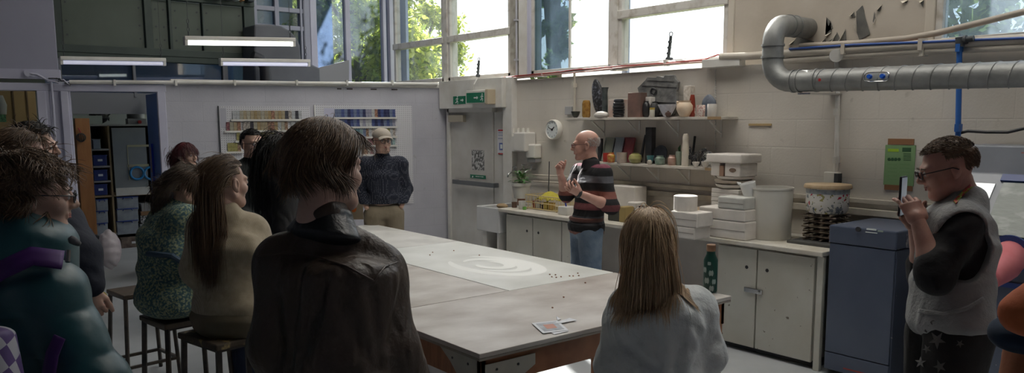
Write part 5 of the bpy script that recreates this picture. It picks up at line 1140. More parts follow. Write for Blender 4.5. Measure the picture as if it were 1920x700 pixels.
# green bottle on the near table corner
A = onz(1331, 548, ZTB); DD = depth(A); s = DD/F; zb_ = ZTB+.001; r_ = 13*s; H = 92*s*.98
e = empty('water_bottle', (A[0], A[1], zb_), label='dark green patterned water bottle with wooden cap on the near table', cat='bottle')
MB().lathe([(r_*.9, 0), (r_, .01), (r_, H*.68), (r_*.62, H*.80), (r_*.6, H*.86), (0, H*.86)], (A[0], A[1], zb_), 32).build('flask', mat('bottle_green', (.008, .06, .045), .3), e, smooth=True)
MB().lathe([(r_*.62, H*.86), (r_*.66, H*.87), (r_*.66, H*.99), (r_*.6, H), (0, H)], (A[0], A[1], zb_), 24).build('cap', mat('cap_wood', (.28, .15, .08), .5), e, smooth=True)
hd = -unit(V3(A[0], A[1], 0)); sd = V3(-hd[1], hd[0], 0)
for a, hh, w_ in ((.1, .42, .30), (-.5, .26, .32), (.55, .24, .28), (.2, .10, .3), (-.2, .62, .22), (-.9, .48, .3)):
    n_ = hd*math.cos(a)+sd*math.sin(a); MB().lathe([(0, 0), (r_*w_*1.6, -.0015), (0, -.0002)], V3(A[0], A[1], zb_+H*hh)+n_*(r_+.0008), 12, n_, sq=(.7, 1.1)).build('printed_spot', mat('bottle_spots', (.34, .42, .40), .5), e)

# ================================================================== STOOLS
M_tube = mat('black_steel', (.025, .022, .02), .45, (.07, .055, .04), 20, .1)
def stool(c, rz, h, label, mseat, seat=(.17, .15), splay=.03, group=None, r=.011):
    e = empty('stool', (c[0], c[1], 0), label=label, cat='stool', group=group)
    ca, sa = math.cos(rz), math.sin(rz); T = lambda x, y, z: V3(c[0]+x*ca-y*sa, c[1]+x*sa+y*ca, z)
    MB().obox(T(0, 0, h-.012), (V3(ca, sa, 0), V3(-sa, ca, 0), zz), (seat[0], seat[1], .014)).build('seat', mseat, e, bevel=.006)
    co = [(-1, -1), (1, -1), (1, 1), (-1, 1)]
    top = [T(i*(seat[0]-.02), j*(seat[1]-.02), h-.026) for i, j in co]; bot = [T(i*(seat[0]-.02+splay), j*(seat[1]-.02+splay), 0) for i, j in co]
    for k in range(4): MB().bar(top[k], bot[k], r*2).build('leg', M_tube, e, bevel=.002)
    fr = MB()
    for k in range(4): fr.bar(top[k], top[(k+1) % 4], r*1.8)
    fr.build('seat_frame', M_tube, e)
    for k in range(4):
        f = .22 if k % 2 else .22; MB().bar(bot[k]+(top[k]-bot[k])*f, bot[(k+1) % 4]+(top[(k+1) % 4]-bot[(k+1) % 4])*f, r*1.8).build('foot_rail', M_tube, e)
    return e
M_seatw = mat('worn_stool_wood', (.05, .035, .025), .5, (.10, .075, .05), 10)
HS = .64
def stool_at(px, py, rz, label, **k):
    p = onz(px, py, HS); return stool(p, rz, HS, label, M_seatw, **k), p
s1, ps1 = stool_at(262, 542, .15, 'empty dark wood stool with black metal legs in the aisle')
# ================================================================== GLAZE TILES ON PEGBOARDS
def pegmat():
    m = bpy.data.materials.new('pegboard_white'); m.use_nodes = True; N = m.node_tree.nodes; Lk = m.node_tree.links; b = N['Principled BSDF']; b.inputs['Roughness'].default_value = .6
    g = N.new('ShaderNodeNewGeometry'); d = N.new('ShaderNodeVectorMath'); d.operation = 'DOT_PRODUCT'; d.inputs[1].default_value = tuple(DB); Lk.new(g.outputs['Position'], d.inputs[0])
    sx = N.new('ShaderNodeSeparateXYZ'); Lk.new(g.outputs['Position'], sx.inputs[0]); outs = []
    for so in (d.outputs['Value'], sx.outputs[2]):
        a = N.new('ShaderNodeMath'); a.operation = 'MULTIPLY'; a.inputs[1].default_value = 1/.0254; Lk.new(so, a.inputs[0])
        f = N.new('ShaderNodeMath'); f.operation = 'FRACT'; Lk.new(a.outputs[0], f.inputs[0]); s = N.new('ShaderNodeMath'); s.operation = 'SUBTRACT'; s.inputs[1].default_value = .5; Lk.new(f.outputs[0], s.inputs[0]); outs.append(s)
    c = N.new('ShaderNodeCombineXYZ'); Lk.new(outs[0].outputs[0], c.inputs[0]); Lk.new(outs[1].outputs[0], c.inputs[1]); l = N.new('ShaderNodeVectorMath'); l.operation = 'LENGTH'; Lk.new(c.outputs[0], l.inputs[0])
    t = N.new('ShaderNodeMath'); t.operation = 'LESS_THAN'; t.inputs[1].default_value = .17; Lk.new(l.outputs['Value'], t.inputs[0])
    x = N.new('ShaderNodeMixRGB'); Lk.new(t.outputs[0], x.inputs[0]); x.inputs[1].default_value = (.62, .62, .65, 1); x.inputs[2].default_value = (.16, .16, .18, 1); Lk.new(x.outputs[0], b.inputs['Base Color']); return m
M_peg = pegmat()
def board(px0, px1, py0, py1, label):
    (sa, za), (sb, zb) = bk(px0, py0), bk(px1, py1)
    e = empty('pegboard', BW((sa+sb)/2, zb, .01), label=label, cat='pegboard')
    MB().bbox(sb, sa, zb, za, .004, .012).build('panel', M_peg, e)
    MB().bbox(sa, sa+.012, zb, za, .0, .022).build('side_batten', M_dkgrey if px0 < 450 else M_white, e)
    return e
pb1 = board(410, 585, 199, 330, 'left white pegboard with rows of warm coloured glaze tiles')
pb2 = board(590, 775, 197, 381, 'right white pegboard with rows of blue glaze tiles')
TW, TH = .036, .098
tb = MB(); tb.obox((0, 0, TH/2), ((1, 0, 0), (0, 1, 0), (0, 0, 1)), (TW/2, .004, TH/2)); tb.obox((0, .006, .006), ((1, 0, 0), (0, 1, 0), (0, 0, 1)), (TW/2, .010, .006))
tme = bpy.data.meshes.new('glaze_tile'); tme.from_pydata(tb.v, [], tb.f); tme.materials.append(M_plas)
cols = dict(cream=(.30, .28, .22), sand=(.29, .24, .155), ochre=(.27, .20, .10), rust=(.17, .09, .06), brown=(.14, .09, .06), speckled=(.20, .18, .16), olive=(.24, .22, .08), grey=(.34, .35, .36), black=(.04, .04, .05), navy=(.015, .02, .07), blue=(.04, .06, .17), slate=(.11, .14, .22), teal=(.10, .18, .21), mint=(.20, .28, .28), maroon=(.11, .045, .05), lavender=(.22, .22, .28))
def tmat(c):
    nm = 'tile_'+c
    if nm in MATS: return MATS[nm]
    a = cols[c]; sp = c in ('speckled', 'rust', 'brown', 'maroon')
    return mat(nm, a, .3, tuple(min(1, v*(1.5 if not sp else 2.8)+.03) for v in a), 30 if not sp else 55, lo=.4, hi=.6)
rows = [('top', 'left', 436, 566, 224, 222, 'grey cream sand cream sand ochre sand cream sand ochre rust sand ochre sand black speckled grey black grey'), ('second', 'left', 424, 452, 244.5, 244.5, 'maroon cream sand rust'), ('second', 'left', 456, 540, 244, 243, 'speckled black cream ochre sand sand brown rust ochre grey cream brown'), ('second', 'left', 546, 552, 243, 243, 'grey'), ('second', 'left', 557, 570, 242, 241, 'speckled black'),
 ('third', 'left', 444, 450, 263, 263, 'olive'), ('third', 'left', 480, 540, 262, 260, 'olive ochre sand olive rust maroon rust cream'), ('fourth', 'left', 427, 452, 284, 283, 'olive olive olive brown'), ('fourth', 'left', 478, 524, 281, 279, 'sand cream sand speckled brown speckled'), ('bottom', 'left', 480, 510, 300, 299, 'sand olive grey sand'),
 ('top', 'right', 628, 741, 219.5, 219, 'slate blue slate navy blue slate blue slate navy lavender grey rust navy blue navy navy slate blue'), ('second', 'right', 628, 741, 237, 236, 'navy slate blue navy blue slate blue grey lavender grey blue navy blue navy slate blue slate lavender'),
 ('third', 'right', 664, 702, 256, 255.5, 'teal mint slate brown grey speckled'), ('third', 'right', 726, 741, 255, 255, 'olive grey speckled'), ('fourth', 'right', 664, 702, 272, 271, 'teal mint maroon rust maroon maroon'), ('fourth', 'right', 728, 741, 271, 271, 'teal mint teal'), ('bottom', 'right', 678, 700, 289, 288, 'brown speckled maroon')]
ra_ = math.atan2(DB[1], DB[0])
for (rw, sd_, p0, p1, yb0, yb1_, cs_) in rows:
    cl = cs_.split(); (s0, z0), (s1, z1) = bk(p0, yb0, .02), bk(p1, yb1_, .02)
    n = max(1, int(round(abs(s0-s1)/.0385)))
    w = MB(); w.bbox(min(s0, s1)-.02, max(s0, s1)+.02, (z0+z1)/2-.012, (z0+z1)/2-.004, .01, .045).bbox(min(s0, s1)-.02, max(s0, s1)+.02, (z0+z1)/2-.026, (z0+z1)/2-.004, .043, .046)
    w.build('tile_rail', M_white, pb1 if sd_ == 'left' else pb2)
    for i in range(n):
        t = (i+.5)/n; c = cl[min(len(cl)-1, int(i*len(cl)/n))]; s = s0+(s1-s0)*t
        o = bpy.data.objects.new('glaze_tile', tme); COL.objects.link(o); o.location = BW(s, (z0+z1)/2-.004, .026); o.rotation_euler = (-.0, 0, ra_+PI*0+(PI if False else 0)); setcol(o, tmat(c))
        o['label'] = f'{c} glaze test tile in the {rw} row of the {sd_} pegboard'; o['category'] = 'tile'; o['group'] = f'glaze test tiles in the {rw} row of the {sd_} pegboard'
# notices on the wall
(sa, za), (sb, zb) = bk(363, 283), bk(401, 313)
nb = MB().bbox(sb, sa, zb, za, 0, .005).build('wall_notice', mat('notice_white', (.50, .50, .54), .4), label='white notice with two dark text lines left of the pegboard', cat='notice')
for k, (tx, py, px) in enumerate((('orgettired.com', 296.5, 385), ('e apertments', 308.5, 380))):
    s, z = bk(px, py); text('lettering', tx, .040, BW(s, z, .0065), -DB, zz, M_blk, nb)
(sa, za), (sb, zb) = bk(607, 203), bk(627, 220); MB().bbox(sb, sa, zb, za, .013, .015).build('paper_note', mat('lilac_note', (.50, .50, .62), .6), label='small pale lilac paper pinned at the top of the right pegboard', cat='note')
(sa, za), (sb, zb) = bk(412, 203), bk(425, 240); MB().bbox(sb, sa, zb, za, .013, .015).build('paper_note', mat('grey_note', (.42, .42, .48), .6), label='narrow grey printed sheet at the left edge of the left pegboard', cat='note')

# ================================================================== STOREROOM SEEN THROUGH THE DOORWAY
YR = 12.3
def sy(px, py, Y=YR): return ony(px, py, Y)
def ybox(px0, px1, py0, py1, dy, Y=YR, m=None, name=None, parent=None, **k):
    a, b = sy(px0, py0, Y), sy(px1, py1, Y); return MB().box(a[0], b[0], Y, Y+dy, b[2], a[2]).build(name, m, parent, **k)
M_ply = mat('orange_plywood', (.30, .13, .045), .55, (.36, .17, .06), 4, .05, stretch=(6, 6, 1)); M_pine = mat('pine_edge', (.42, .31, .17), .6)
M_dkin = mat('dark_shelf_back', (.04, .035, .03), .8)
a, b = sy(140, 222, 10.35), sy(173, 300, 10.35); fz = 0
cb = MB().box(a[0], b[0], 10.35, 10.85, 0, a[2]).build('tall_cupboard', M_ply, label='tall orange plywood cupboard just inside the storeroom', cat='cupboard', bevel=.004)
a = sy(152, 258, 10.3); t = empty('hanging_whisk', a, label='dark round wire ball hanging on a red cord from the plywood cupboard', cat='whisk')
MB().tube([sy(147, 240, 10.33), sy(152, 250, 10.32)], .006, 6).build('cord', M_redc, t)
b = MB()
for k in range(6): 
    ph = k*PI/6; b.tube([a+V3(.05*math.cos(u)*math.cos(ph), .03*math.cos(u)*math.sin(ph), .05*math.sin(u)) for u in np.linspace(0, 2*PI, 14)], .004, 5)
b.build('wire_ball', M_blk, t, smooth=True)
# rack
fl = onz(220, 467, 0); e = empty('storage_rack', (sy(215, 300)[0], YR+.25, 0), label='white storage rack with blue trays and clear boxes in the storeroom', cat='rack')
xl, xm_, xr = sy(172, 300)[0], sy(207, 300)[0], sy(300, 300)[0]; ztp = sy(200, 235)[2]
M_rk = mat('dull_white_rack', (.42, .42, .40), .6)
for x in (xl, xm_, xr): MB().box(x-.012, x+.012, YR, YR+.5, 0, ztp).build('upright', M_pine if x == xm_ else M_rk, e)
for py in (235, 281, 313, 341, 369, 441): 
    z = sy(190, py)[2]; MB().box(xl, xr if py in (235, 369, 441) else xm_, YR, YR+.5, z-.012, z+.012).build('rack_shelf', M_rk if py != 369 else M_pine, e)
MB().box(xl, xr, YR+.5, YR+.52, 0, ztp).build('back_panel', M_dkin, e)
a, b = sy(208, 240), sy(278, 352); MB().box(a[0], b[0], YR-.03, YR-.01, b[2], a[2]).build('sliding_front', mat('grey_hardboard', (.22, .24, .26), .5, (.26, .28, .29), 3), e)
for (p0, p1, q0, q1) in ((238, 278, 272, 275), (238, 241, 272, 338), (238, 278, 309, 312)):
    a, b = sy(p0, q0), sy(p1, q1); MB().box(a[0], b[0], YR-.035, YR-.03, b[2], a[2]).build('masking_tape', mat('masking_tape', (.45, .42, .28), .7), e)
a, b = sy(216, 353), sy(280, 364); MB().box(a[0], b[0], YR-.04, YR-.01, b[2], a[2]).build('white_batten', M_white, e)
for px in (257, 283): c = sy(px, 325, YR-.05); MB().tube([c+V3(.088*math.cos(t), 0, .088*math.sin(t)) for t in np.linspace(0, 2*PI, 25)], .016, 8).build('blue_ring', mat('sky_blue_plastic', (.02, .22, .50), .4), label=['left', 'right'][px > 270]+' bright blue round ring hanging on the grey board', cat='ring', smooth=True)
def tray(px0, px1, py0, py1, m, label, grp=None, lid=None, dy=.35, tag_=True, nm='storage_tray'):
    a, b = sy(px0, py0, YR-.02), sy(px1, py1, YR-.02); c = V3((a[0]+b[0])/2, YR-.02, b[2]); e2 = empty(nm, c, label=label, cat='tray' if nm == 'storage_tray' else 'box', group=grp)
    MB().box(a[0]+.005, b[0]-.005, YR-.02, YR-.02+dy, b[2]+.002, a[2]-.01).build('tray_body' if nm == 'storage_tray' else 'box_body', m, e2, bevel=.008)
    MB().box(a[0], b[0], YR-.028, YR-.01+dy, a[2]-.014, a[2]-.002).build('rim', lid or m, e2, bevel=.003)
    cx = (a[0]+b[0])/2
    if tag_: MB().box(cx-.03, cx+.03, YR-.027, YR-.025+.004, (a[2]+b[2])/2-.012, (a[2]+b[2])/2+.018).build('label_card', M_paper, e2)
    if lid: 
        w = (b[0]-a[0])*.22; MB().tube([V3(cx-w, YR-.03, a[2]-.035), V3(cx-w*.8, YR-.035, a[2]-.01), V3(cx+w*.8, YR-.035, a[2]-.01), V3(cx+w, YR-.03, a[2]-.035)], .008, 6).build('clip_handle', lid, e2, smooth=True)
M_trn = mat('navy_tray', (.015, .03, .16), .45); M_clr = mat('cloudy_clear_box', (.24, .27, .31), .3, (.36, .39, .42), 9); M_lidb = mat('blue_lid', (.02, .05, .25), .4)
tray(173, 190, 261, 280, mat('grey_tray', (.20, .23, .27), .5), 'grey tray on the upper rack shelf', tag_=False)
tray(173, 202, 291, 311, M_trn, 'navy storage tray with a label, uppermost of the three'); tray(174, 203, 319, 339, M_trn, 'navy storage tray with a label, middle of the three'); tray(175, 203, 346, 366, M_trn, 'navy storage tray with a label, lowest of the three')
for k, (q0, q1) in enumerate(((374, 395), (396, 418), (419, 440))):
    w_ = ['topmost', 'middle', 'bottom'][k]
    tray(179, 204, q0, q1, M_clr, w_+' clear box of the left stack in the rack', lid=M_lidb, tag_=False, nm='clear_storage_box'); tray(218, 261, q0-4, q1-2, M_clr, w_+' clear box of the right stack in the rack', lid=M_lidb, tag_=False, nm='clear_storage_box')
tray(264, 284, 382, 396, mat('grey_small_box', (.3, .3, .3), .6), 'small grey box right of the clear stack', tag_=False, nm='clear_storage_box'); tray(263, 285, 397, 404, mat('brown_small_box', (.25, .14, .07), .7), 'small brown box right of the clear stack', tag_=False, nm='clear_storage_box')
tray(263, 285, 405, 420, mat('chequered_card', (.5, .5, .5), .6, (.06, .06, .06), 35, lo=.49, hi=.51), 'black and white chequered box beside the clear stack', tag_=False, nm='clear_storage_box'); tray(262, 285, 421, 440, mat('pale_box', (.45, .46, .47), .6), 'pale box at the bottom right of the rack', tag_=False, nm='clear_storage_box')
tray(226, 276, 446, 464, mat('brown_crate', (.09, .06, .05), .7, (.25, .2, .16), 12), 'dark brown crate under the rack', dy=.3, nm='clear_storage_box')
# things on top of the rack
c = sy(187, 234, YR+.2); lp = MB(); rg = random.Random(2)
for k in range(60):
    d = unit(V3(rg.gauss(0, 1), rg.gauss(0, .6), rg.gauss(.3, .8))); p = c+V3(rg.uniform(-.12, .12), rg.uniform(-.1, .1), rg.uniform(.05, .28)); s = V3(.04, 0, .01); lp.add([p-d*.05, p+s*.5, p+d*.05, p-s*.5], [(0, 1, 2, 3)])
lp.ellip(c+V3(0, 0, .14), (.13, .1, .13), 12, 8); lp.build('black_bundle', M_blk, label='black tangled bundle on top of the storeroom rack', cat='bundle')
a, b = sy(183, 200, YR+.2), sy(192, 210, YR+.2); MB().lathe([(.06, 0), (.07, .09), (.06, .09), (0, .02)], (a[0]+.05, YR+.2, b[2]-.02), 16).build('white_pot', M_signw, label='white pot sitting on the black bundle', cat='pot', smooth=True)
a = sy(257, 233, YR+.25); g = MB().lathe([(.13, 0), (.13, .10), (.125, .11), (.13, .12), (.13, .28), (.125, .29), (.13, .3), (.11, .37), (.06, .41), (0, .42)], (a[0], a[1], a[2]+.04), 24); g.build('metal_canister', M_galv, label='ribbed metal extractor canister standing on the rack', cat='canister', smooth=True)
a, b = sy(240, 224, YR+.05), sy(275, 234, YR+.05); pn = MB().box(a[0], b[0], YR+.05, YR+.2, b[2]+.01, a[2]+.01).build('switch_panel', mat('panel_grey', (.34, .34, .34), .5), label='grey switch panel with a red button on the rack top', cat='switch panel')
c = sy(262, 229, YR+.04); MB().cyl(c+V3(0, .01, 0), c-V3(0, .01, 0), .025).build('red_button', M_red, pn)
a, b = sy(140, 214, 10.6), sy(176, 222, 10.6); MB().box(a[0]-.3, b[0]+.05, 10.4, 10.8, a[2]-.12, a[2]-.02).build('plank', mat('green_grey_plank', (.14, .18, .16), .7), label='grey green plank lying on the plywood cupboard', cat='plank')
# blue open door with papers
a, b = sy(276, 172, 9.95), sy(303, 172, 9.1)
pa = sy(284, 300, 10.25); pb_ = BW(s_r-.03, 0, -.18); A = V3(pa[0], pa[1], 0); B = V3(pb_[0], pb_[1], 0)
M_bdoor = mat('bright_blue_door', (.03, .13, .44), .45, (.04, .15, .48), 3)
e = empty('door_2', (A+B)/2, kind='structure'); dv = unit(B-A); nv = V3(-dv[1], dv[0], 0)
if nv[0] > 0: nv = -nv
MB().obox((A+B)/2+zz*(zdoor/2), (dv, nv, zz), (np.linalg.norm(B-A)/2, .02, zdoor/2-.005)).build('door_leaf', M_bdoor, e)
L_ = np.linalg.norm(B-A)
for k, (u, z, w_, h__, c) in enumerate(((.25, 1.35, .3, .3, 'pale_grey_enamel'), (.22, .95, .22, .36, 'chequered_card'))):
    MB().obox(A+dv*L_*u+zz*z+nv*.022, (dv, nv, zz), (w_*L_/2, .002, h__/2)).build('pinned_paper', mat('papers%d' % k, (.22, .26, .34), .6, (.32, .16, .08), 18), label=['pale paper pinned on the blue storeroom door', 'busy patterned poster pinned on the blue storeroom door'][k], cat='paper')
MB().obox(A+dv*L_*.45+zz*1.3+nv*.04, (dv, nv, zz), (.012, .012, .25)).build('door_handle', mat('royal_handle', (.01, .04, .35), .4), e)
# bin with liner just inside the doorway
c = onz(172, 545, 0); c = V3(c[0], c[1]+.1, 0); e = empty('waste_bin', c, label='grey ribbed waste bin with black lid in the doorway', cat='bin'); DD = depth(c); rr = 27*DD/F; hb = at(172, 440, DD)[2]
hb = min(hb, .85)
MB().lathe([(rr*.72, 0), (rr*.95, hb*.86), (rr, hb*.86), (rr, hb*.88), (0, hb*.88)], c, 24).build('bin_body', mat('bin_grey', (.10, .11, .14), .5, (.16, .17, .2), 20, stretch=(1, 1, .1)), e, smooth=True)
MB().lathe([(rr*1.04, hb*.88), (rr*1.08, hb*.92), (rr*.6, hb*1.0), (0, hb*1.02)], c, 24, sq=(1.1, 1)).build('bin_lid', M_blk, e, smooth=True)
c2 = c+unit(V3(RT[0], RT[1], 0))*(rr*1.55); b = MB().ellip(c2+zz*hb*.74, (.10, .12, .20), 44, 30); v = np.array(b.v); v += np.abs(np.sin(v[:, [1, 2, 0]]*38+np.sin(v*23)*2))*.022*(lambda w: w/np.linalg.norm(w, axis=1)[:, None])(v-v.mean(0)+1e-6); b.v = [tuple(q) for q in v]; b.build('plastic_bag', mat('pink_white_bag', (.42, .38, .40), .5), label='crumpled pinkish white plastic bag hanging on the bin', cat='bag', smooth='all')
c3 = sy(160, 432, 9.9); b = MB().grid(lambda u, v: c3+V3(-.12+.2*u, .02*math.sin(u*12), -.1+.2*v*(1-u*.7)), 10, 6); b.build('yellow_cloth', mat('mustard_cloth', (.42, .36, .03), .8), label='mustard yellow cloth behind the waste bin', cat='cloth', solid=.004)
a = onz(186, 545, .12); MB().ellip((a[0], a[1], .06), (.07, .05, .05), 14, 8).build('yellow_duster', mat('mustard_dark', (.30, .24, .05), .8), label='small mustard lump on the floor by the waste bin', cat='duster', smooth='all')
# left opening with brown yellow sheet
a, b = ony(-60, 176, 10.2), ony(66, 176, 10.2)
MB().box(a[0], b[0], 10.2, 10.24, 0, 2.2).build('partition_sheet', mat('mustard_sheet', (.26, .18, .075), .7, (.32, .23, .10), 2), label='tall mustard brown sheet filling the left opening', cat='panel')
for px in (24, 50): q = ony(px, 176, 10.19); MB().box(q[0]-.006, q[0]+.006, 10.185, 10.2, 0, 2.2).build('trim_17', mat('sheet_seam', (.12, .08, .04), .8), kind='structure')
a, b = ony(-4, 215, 10.0), ony(11, 229, 10.0); gb = MB().box(a[0], b[0], 9.95, 10.12, b[2], a[2]).build('green_basket', mat('green_mesh', (.02, .06, .03), .6, (.10, .3, .12), 60), label='small dark green basket on the left opening wall', cat='basket')
gb2 = MB().lathe([(.05, 0), (.06, .1), (.03, .2), (0, .2)], ((a[0]+b[0])/2, 10.03, a[2]+.002), 14).build('pale_jug', mat('greyish_jug', (.35, .36, .3), .5), label='pale jug standing in the green basket', cat='jug', smooth=True)
# wooden box sculpture and dark cupboard behind the leather jacket
A = onz(668, 412, ZTB); 
e = empty('wooden_box', (A[0], A[1], ZTB+.001), label='pale wooden box with orange spot on the far table', cat='box'); DD = depth(A); s = DD/F
q = unit(V3(RT[0], RT[1], 0)); dn = unit(V3(A[0], A[1], 0)); hh = 46*s
MB().prism([A-q*16*s, A+q*14*s, A+q*13*s+zz*hh*.8, A+q*2*s+zz*hh, A-q*14*s+zz*hh*.85], dn*.12).build('box_body', mat('pale_ply', (.42, .34, .24), .7, (.5, .42, .3), 6), e, bevel=.003)
MB().lathe([(0, 0), (7*s, 0), (7*s, .003), (0, .003)], A-q*4*s+zz*hh*.45-dn*.002, 16, -dn, sq=(.7, 1)).build('orange_spot', mat('orange_spot', (.60, .14, .02), .5), e)
# ================================================================== SDF SURFACES FOR FIGURES
def snet(fn, lo, hi, h, maxc=3.2e6):
    lo = np.array(lo, float); hi = np.array(hi, float); n = np.maximum(np.ceil((hi-lo)/h).astype(int)+1, 4)
    if n.prod() > maxc: h *= (n.prod()/maxc)**(1/3); n = np.ceil((hi-lo)/h).astype(int)+1
    ax = [(lo[i]+h*np.arange(n[i])).astype(np.float32) for i in range(3)]
    G = np.stack(np.meshgrid(*ax, indexing='ij'), -1).reshape(-1, 3)
    D = fn(G).reshape(n); Sg = D < 0
    C = np.zeros(np.array(n)-1, int)
    offs = [(i, j, k) for i in (0, 1) for j in (0, 1) for k in (0, 1)]
    sl = lambda o: tuple(slice(o[a], n[a]-1+o[a]) for a in range(3))
    for o in offs: C += Sg[sl(o)]
    act = (C > 0) & (C < 8); idx = np.argwhere(act); vid = -np.ones(act.shape, int); vid[act] = np.arange(len(idx))
    acc = np.zeros((len(idx), 3)); cnt = np.zeros(len(idx))
    for a in range(3):
        for o in offs:
            if o[a]: continue
            o2 = list(o); o2[a] = 1
            d0 = D[tuple((idx+o).T)]; d1 = D[tuple((idx+o2).T)]; m = (d0 < 0) != (d1 < 0); t = np.where(m, d0/np.where(m, d0-d1, 1), 0)
            p = np.tile(np.array(o, float), (len(idx), 1)); p[:, a] += t; acc += p*m[:, None]; cnt += m
    V = lo+h*(idx+acc/cnt[:, None])
    Fs = []
    for a in range(3):
        b, c = (a+1) % 3, (a+2) % 3
        s0 = [slice(None)]*3; s1 = [slice(None)]*3; s0[a] = slice(0, -1); s1[a] = slice(1, None)
        X = Sg[tuple(s0)] != Sg[tuple(s1)]; e = np.argwhere(X); e = e[(e[:, b] > 0) & (e[:, c] > 0) & (e[:, b] < n[b]-1) & (e[:, c] < n[c]-1)]
        inside = Sg[tuple(e.T)]
        q = []
        for db, dc in ((-1, -1), (0, -1), (0, 0), (-1, 0)):
            f = e.copy(); f[:, b] += db; f[:, c] += dc; q.append(vid[tuple(f.T)])
        q = np.stack(q, 1); q[~inside] = q[~inside][:, ::-1]; Fs.append(q)
    return V, np.concatenate(Fs)
def smin(a, b, k):
    h = np.maximum(k-np.abs(a-b), 0)/k; return np.minimum(a, b)-h*h*k*.25
def d_cap(P, a, b, ra, rb):
    a = np.asarray(a, np.float32); b = np.asarray(b, np.float32); ba = b-a; pa = P-a; t = np.clip((pa@ba)/max(ba@ba, 1e-9), 0, 1)
    return np.linalg.norm(pa-t[:, None]*ba, axis=1)-(ra+(rb-ra)*t)
def d_ell(P, c, r, R=None):
    q = P-np.asarray(c, np.float32)
    if R is not None: q = q@np.asarray(R, np.float32)
    r = np.asarray(r, np.float32); k0 = np.linalg.norm(q/r, axis=1); k1 = np.linalg.norm(q/(r*r), axis=1)
    return k0*(k0-1)/np.maximum(k1, 1e-6)
def d_seg(P, a, b, sa, sb, rv):        # elliptic tapered segment, width along rv
    a = np.asarray(a, np.float32); b = np.asarray(b, np.float32); ba = b-a; L = np.linalg.norm(ba); ax = ba/L; rv = unit(np.array(rv)-ax*np.dot(rv, ax)).astype(np.float32); dv = np.cross(ax, rv)
    pa = P-a; tl = pa@ax; t = np.clip(tl/L, 0, 1); w = sa[0]+(sb[0]-sa[0])*t; d = sa[1]+(sb[1]-sa[1])*t
    ov = tl-t*L; m = np.minimum(w, d)
    return (np.sqrt(((pa@rv)/w)**2+((pa@dv)/d)**2+(ov/(m*.5))**2)-1)*m
def evalp(P, prims, k):
    D = None
    for p in prims:
        t = p[0]
        if t == 'c': d = d_cap(P, *p[1:5])
        elif t == 'e': d = d_ell(P, *p[1:])
        elif t == 's': d = d_seg(P, *p[1:6])
        elif t == '-': d = d_cap(P, *p[1:5]); kk = p[5] if len(p) > 5 else k; D = -smin(-D, d, kk); continue
        kk = p[-1] if t == 'c' and len(p) > 5 else k
        D = d if D is None else smin(D, d, kk)
    return D
def bounds(prims, pad=.03):
    lo = np.full(3, 1e9); hi = -lo
    for p in prims:
        if p[0] == '-': continue
        if p[0] == 'e': pts = [np.array(p[1])]; r = max(p[2])
        elif p[0] == 'c': pts = [np.array(p[1]), np.array(p[2])]; r = max(p[3], p[4])
        else: pts = [np.array(p[1]), np.array(p[2])]; r = max(*p[3], *p[4])
        for q in pts: lo = np.minimum(lo, q-r); hi = np.maximum(hi, q+r)
    return lo-pad, hi+pad
def folds(P, amp, seed=0, sc=1., vert=.5):
    r = np.random.default_rng(seed); o = np.zeros(len(P), np.float32)
    for i, (f, a) in enumerate(((9, .5), (15, .33), (25, .25), (41, .13))):
        d = r.normal(size=3); d[2] *= vert; d /= np.linalg.norm(d); d2 = r.normal(size=3)
        w = np.sin(P@(d2*f*.5*sc)+r.uniform(0, 6))*1.6
        s = np.sin(P@(d*f*sc)+w+r.uniform(0, 6)); o += a*(1-np.abs(s)*1.6)
    return (amp*o).astype(np.float32)
def sdfmesh(prims, h, k=.03, fold=None, pad=.03, clip=None):
    lo, hi = bounds(prims, pad)
    def fn(P):
        D = evalp(P, prims, k)
        if fold: D = D-folds(P, *fold)
        if clip is not None:
            for (pt, nrm) in clip: D = np.maximum(D, (P-np.asarray(pt, np.float32))@np.asarray(nrm, np.float32))
        return D
    return snet(fn, lo, hi, h)
def meshobj(name, parts, m, parent, smooth=True):
    loc = wloc(parent); V = np.concatenate([p[0] for p in parts]); n = 0; Fl = []
    for p in parts: Fl.append(np.asarray(p[1])+n); n += len(p[0])
    Fa = np.concatenate(Fl); me = bpy.data.meshes.new(name); V = (V-loc).astype(np.float32)
    me.vertices.add(len(V)); me.vertices.foreach_set('co', V.ravel()); me.loops.add(Fa.size); me.loops.foreach_set('vertex_index', Fa.astype(np.int32).ravel())
    me.polygons.add(len(Fa)); me.polygons.foreach_set('loop_start', np.arange(0, Fa.size, 4, dtype=np.int32)); me.polygons.foreach_set('loop_total', np.full(len(Fa), 4, np.int32))
    me.update(calc_edges=True); me.validate()
    if smooth: me.polygons.foreach_set('use_smooth', [True]*len(me.polygons))
    me.materials.append(m); o = bpy.data.objects.new(name, me); COL.objects.link(o); o.parent = parent; return o

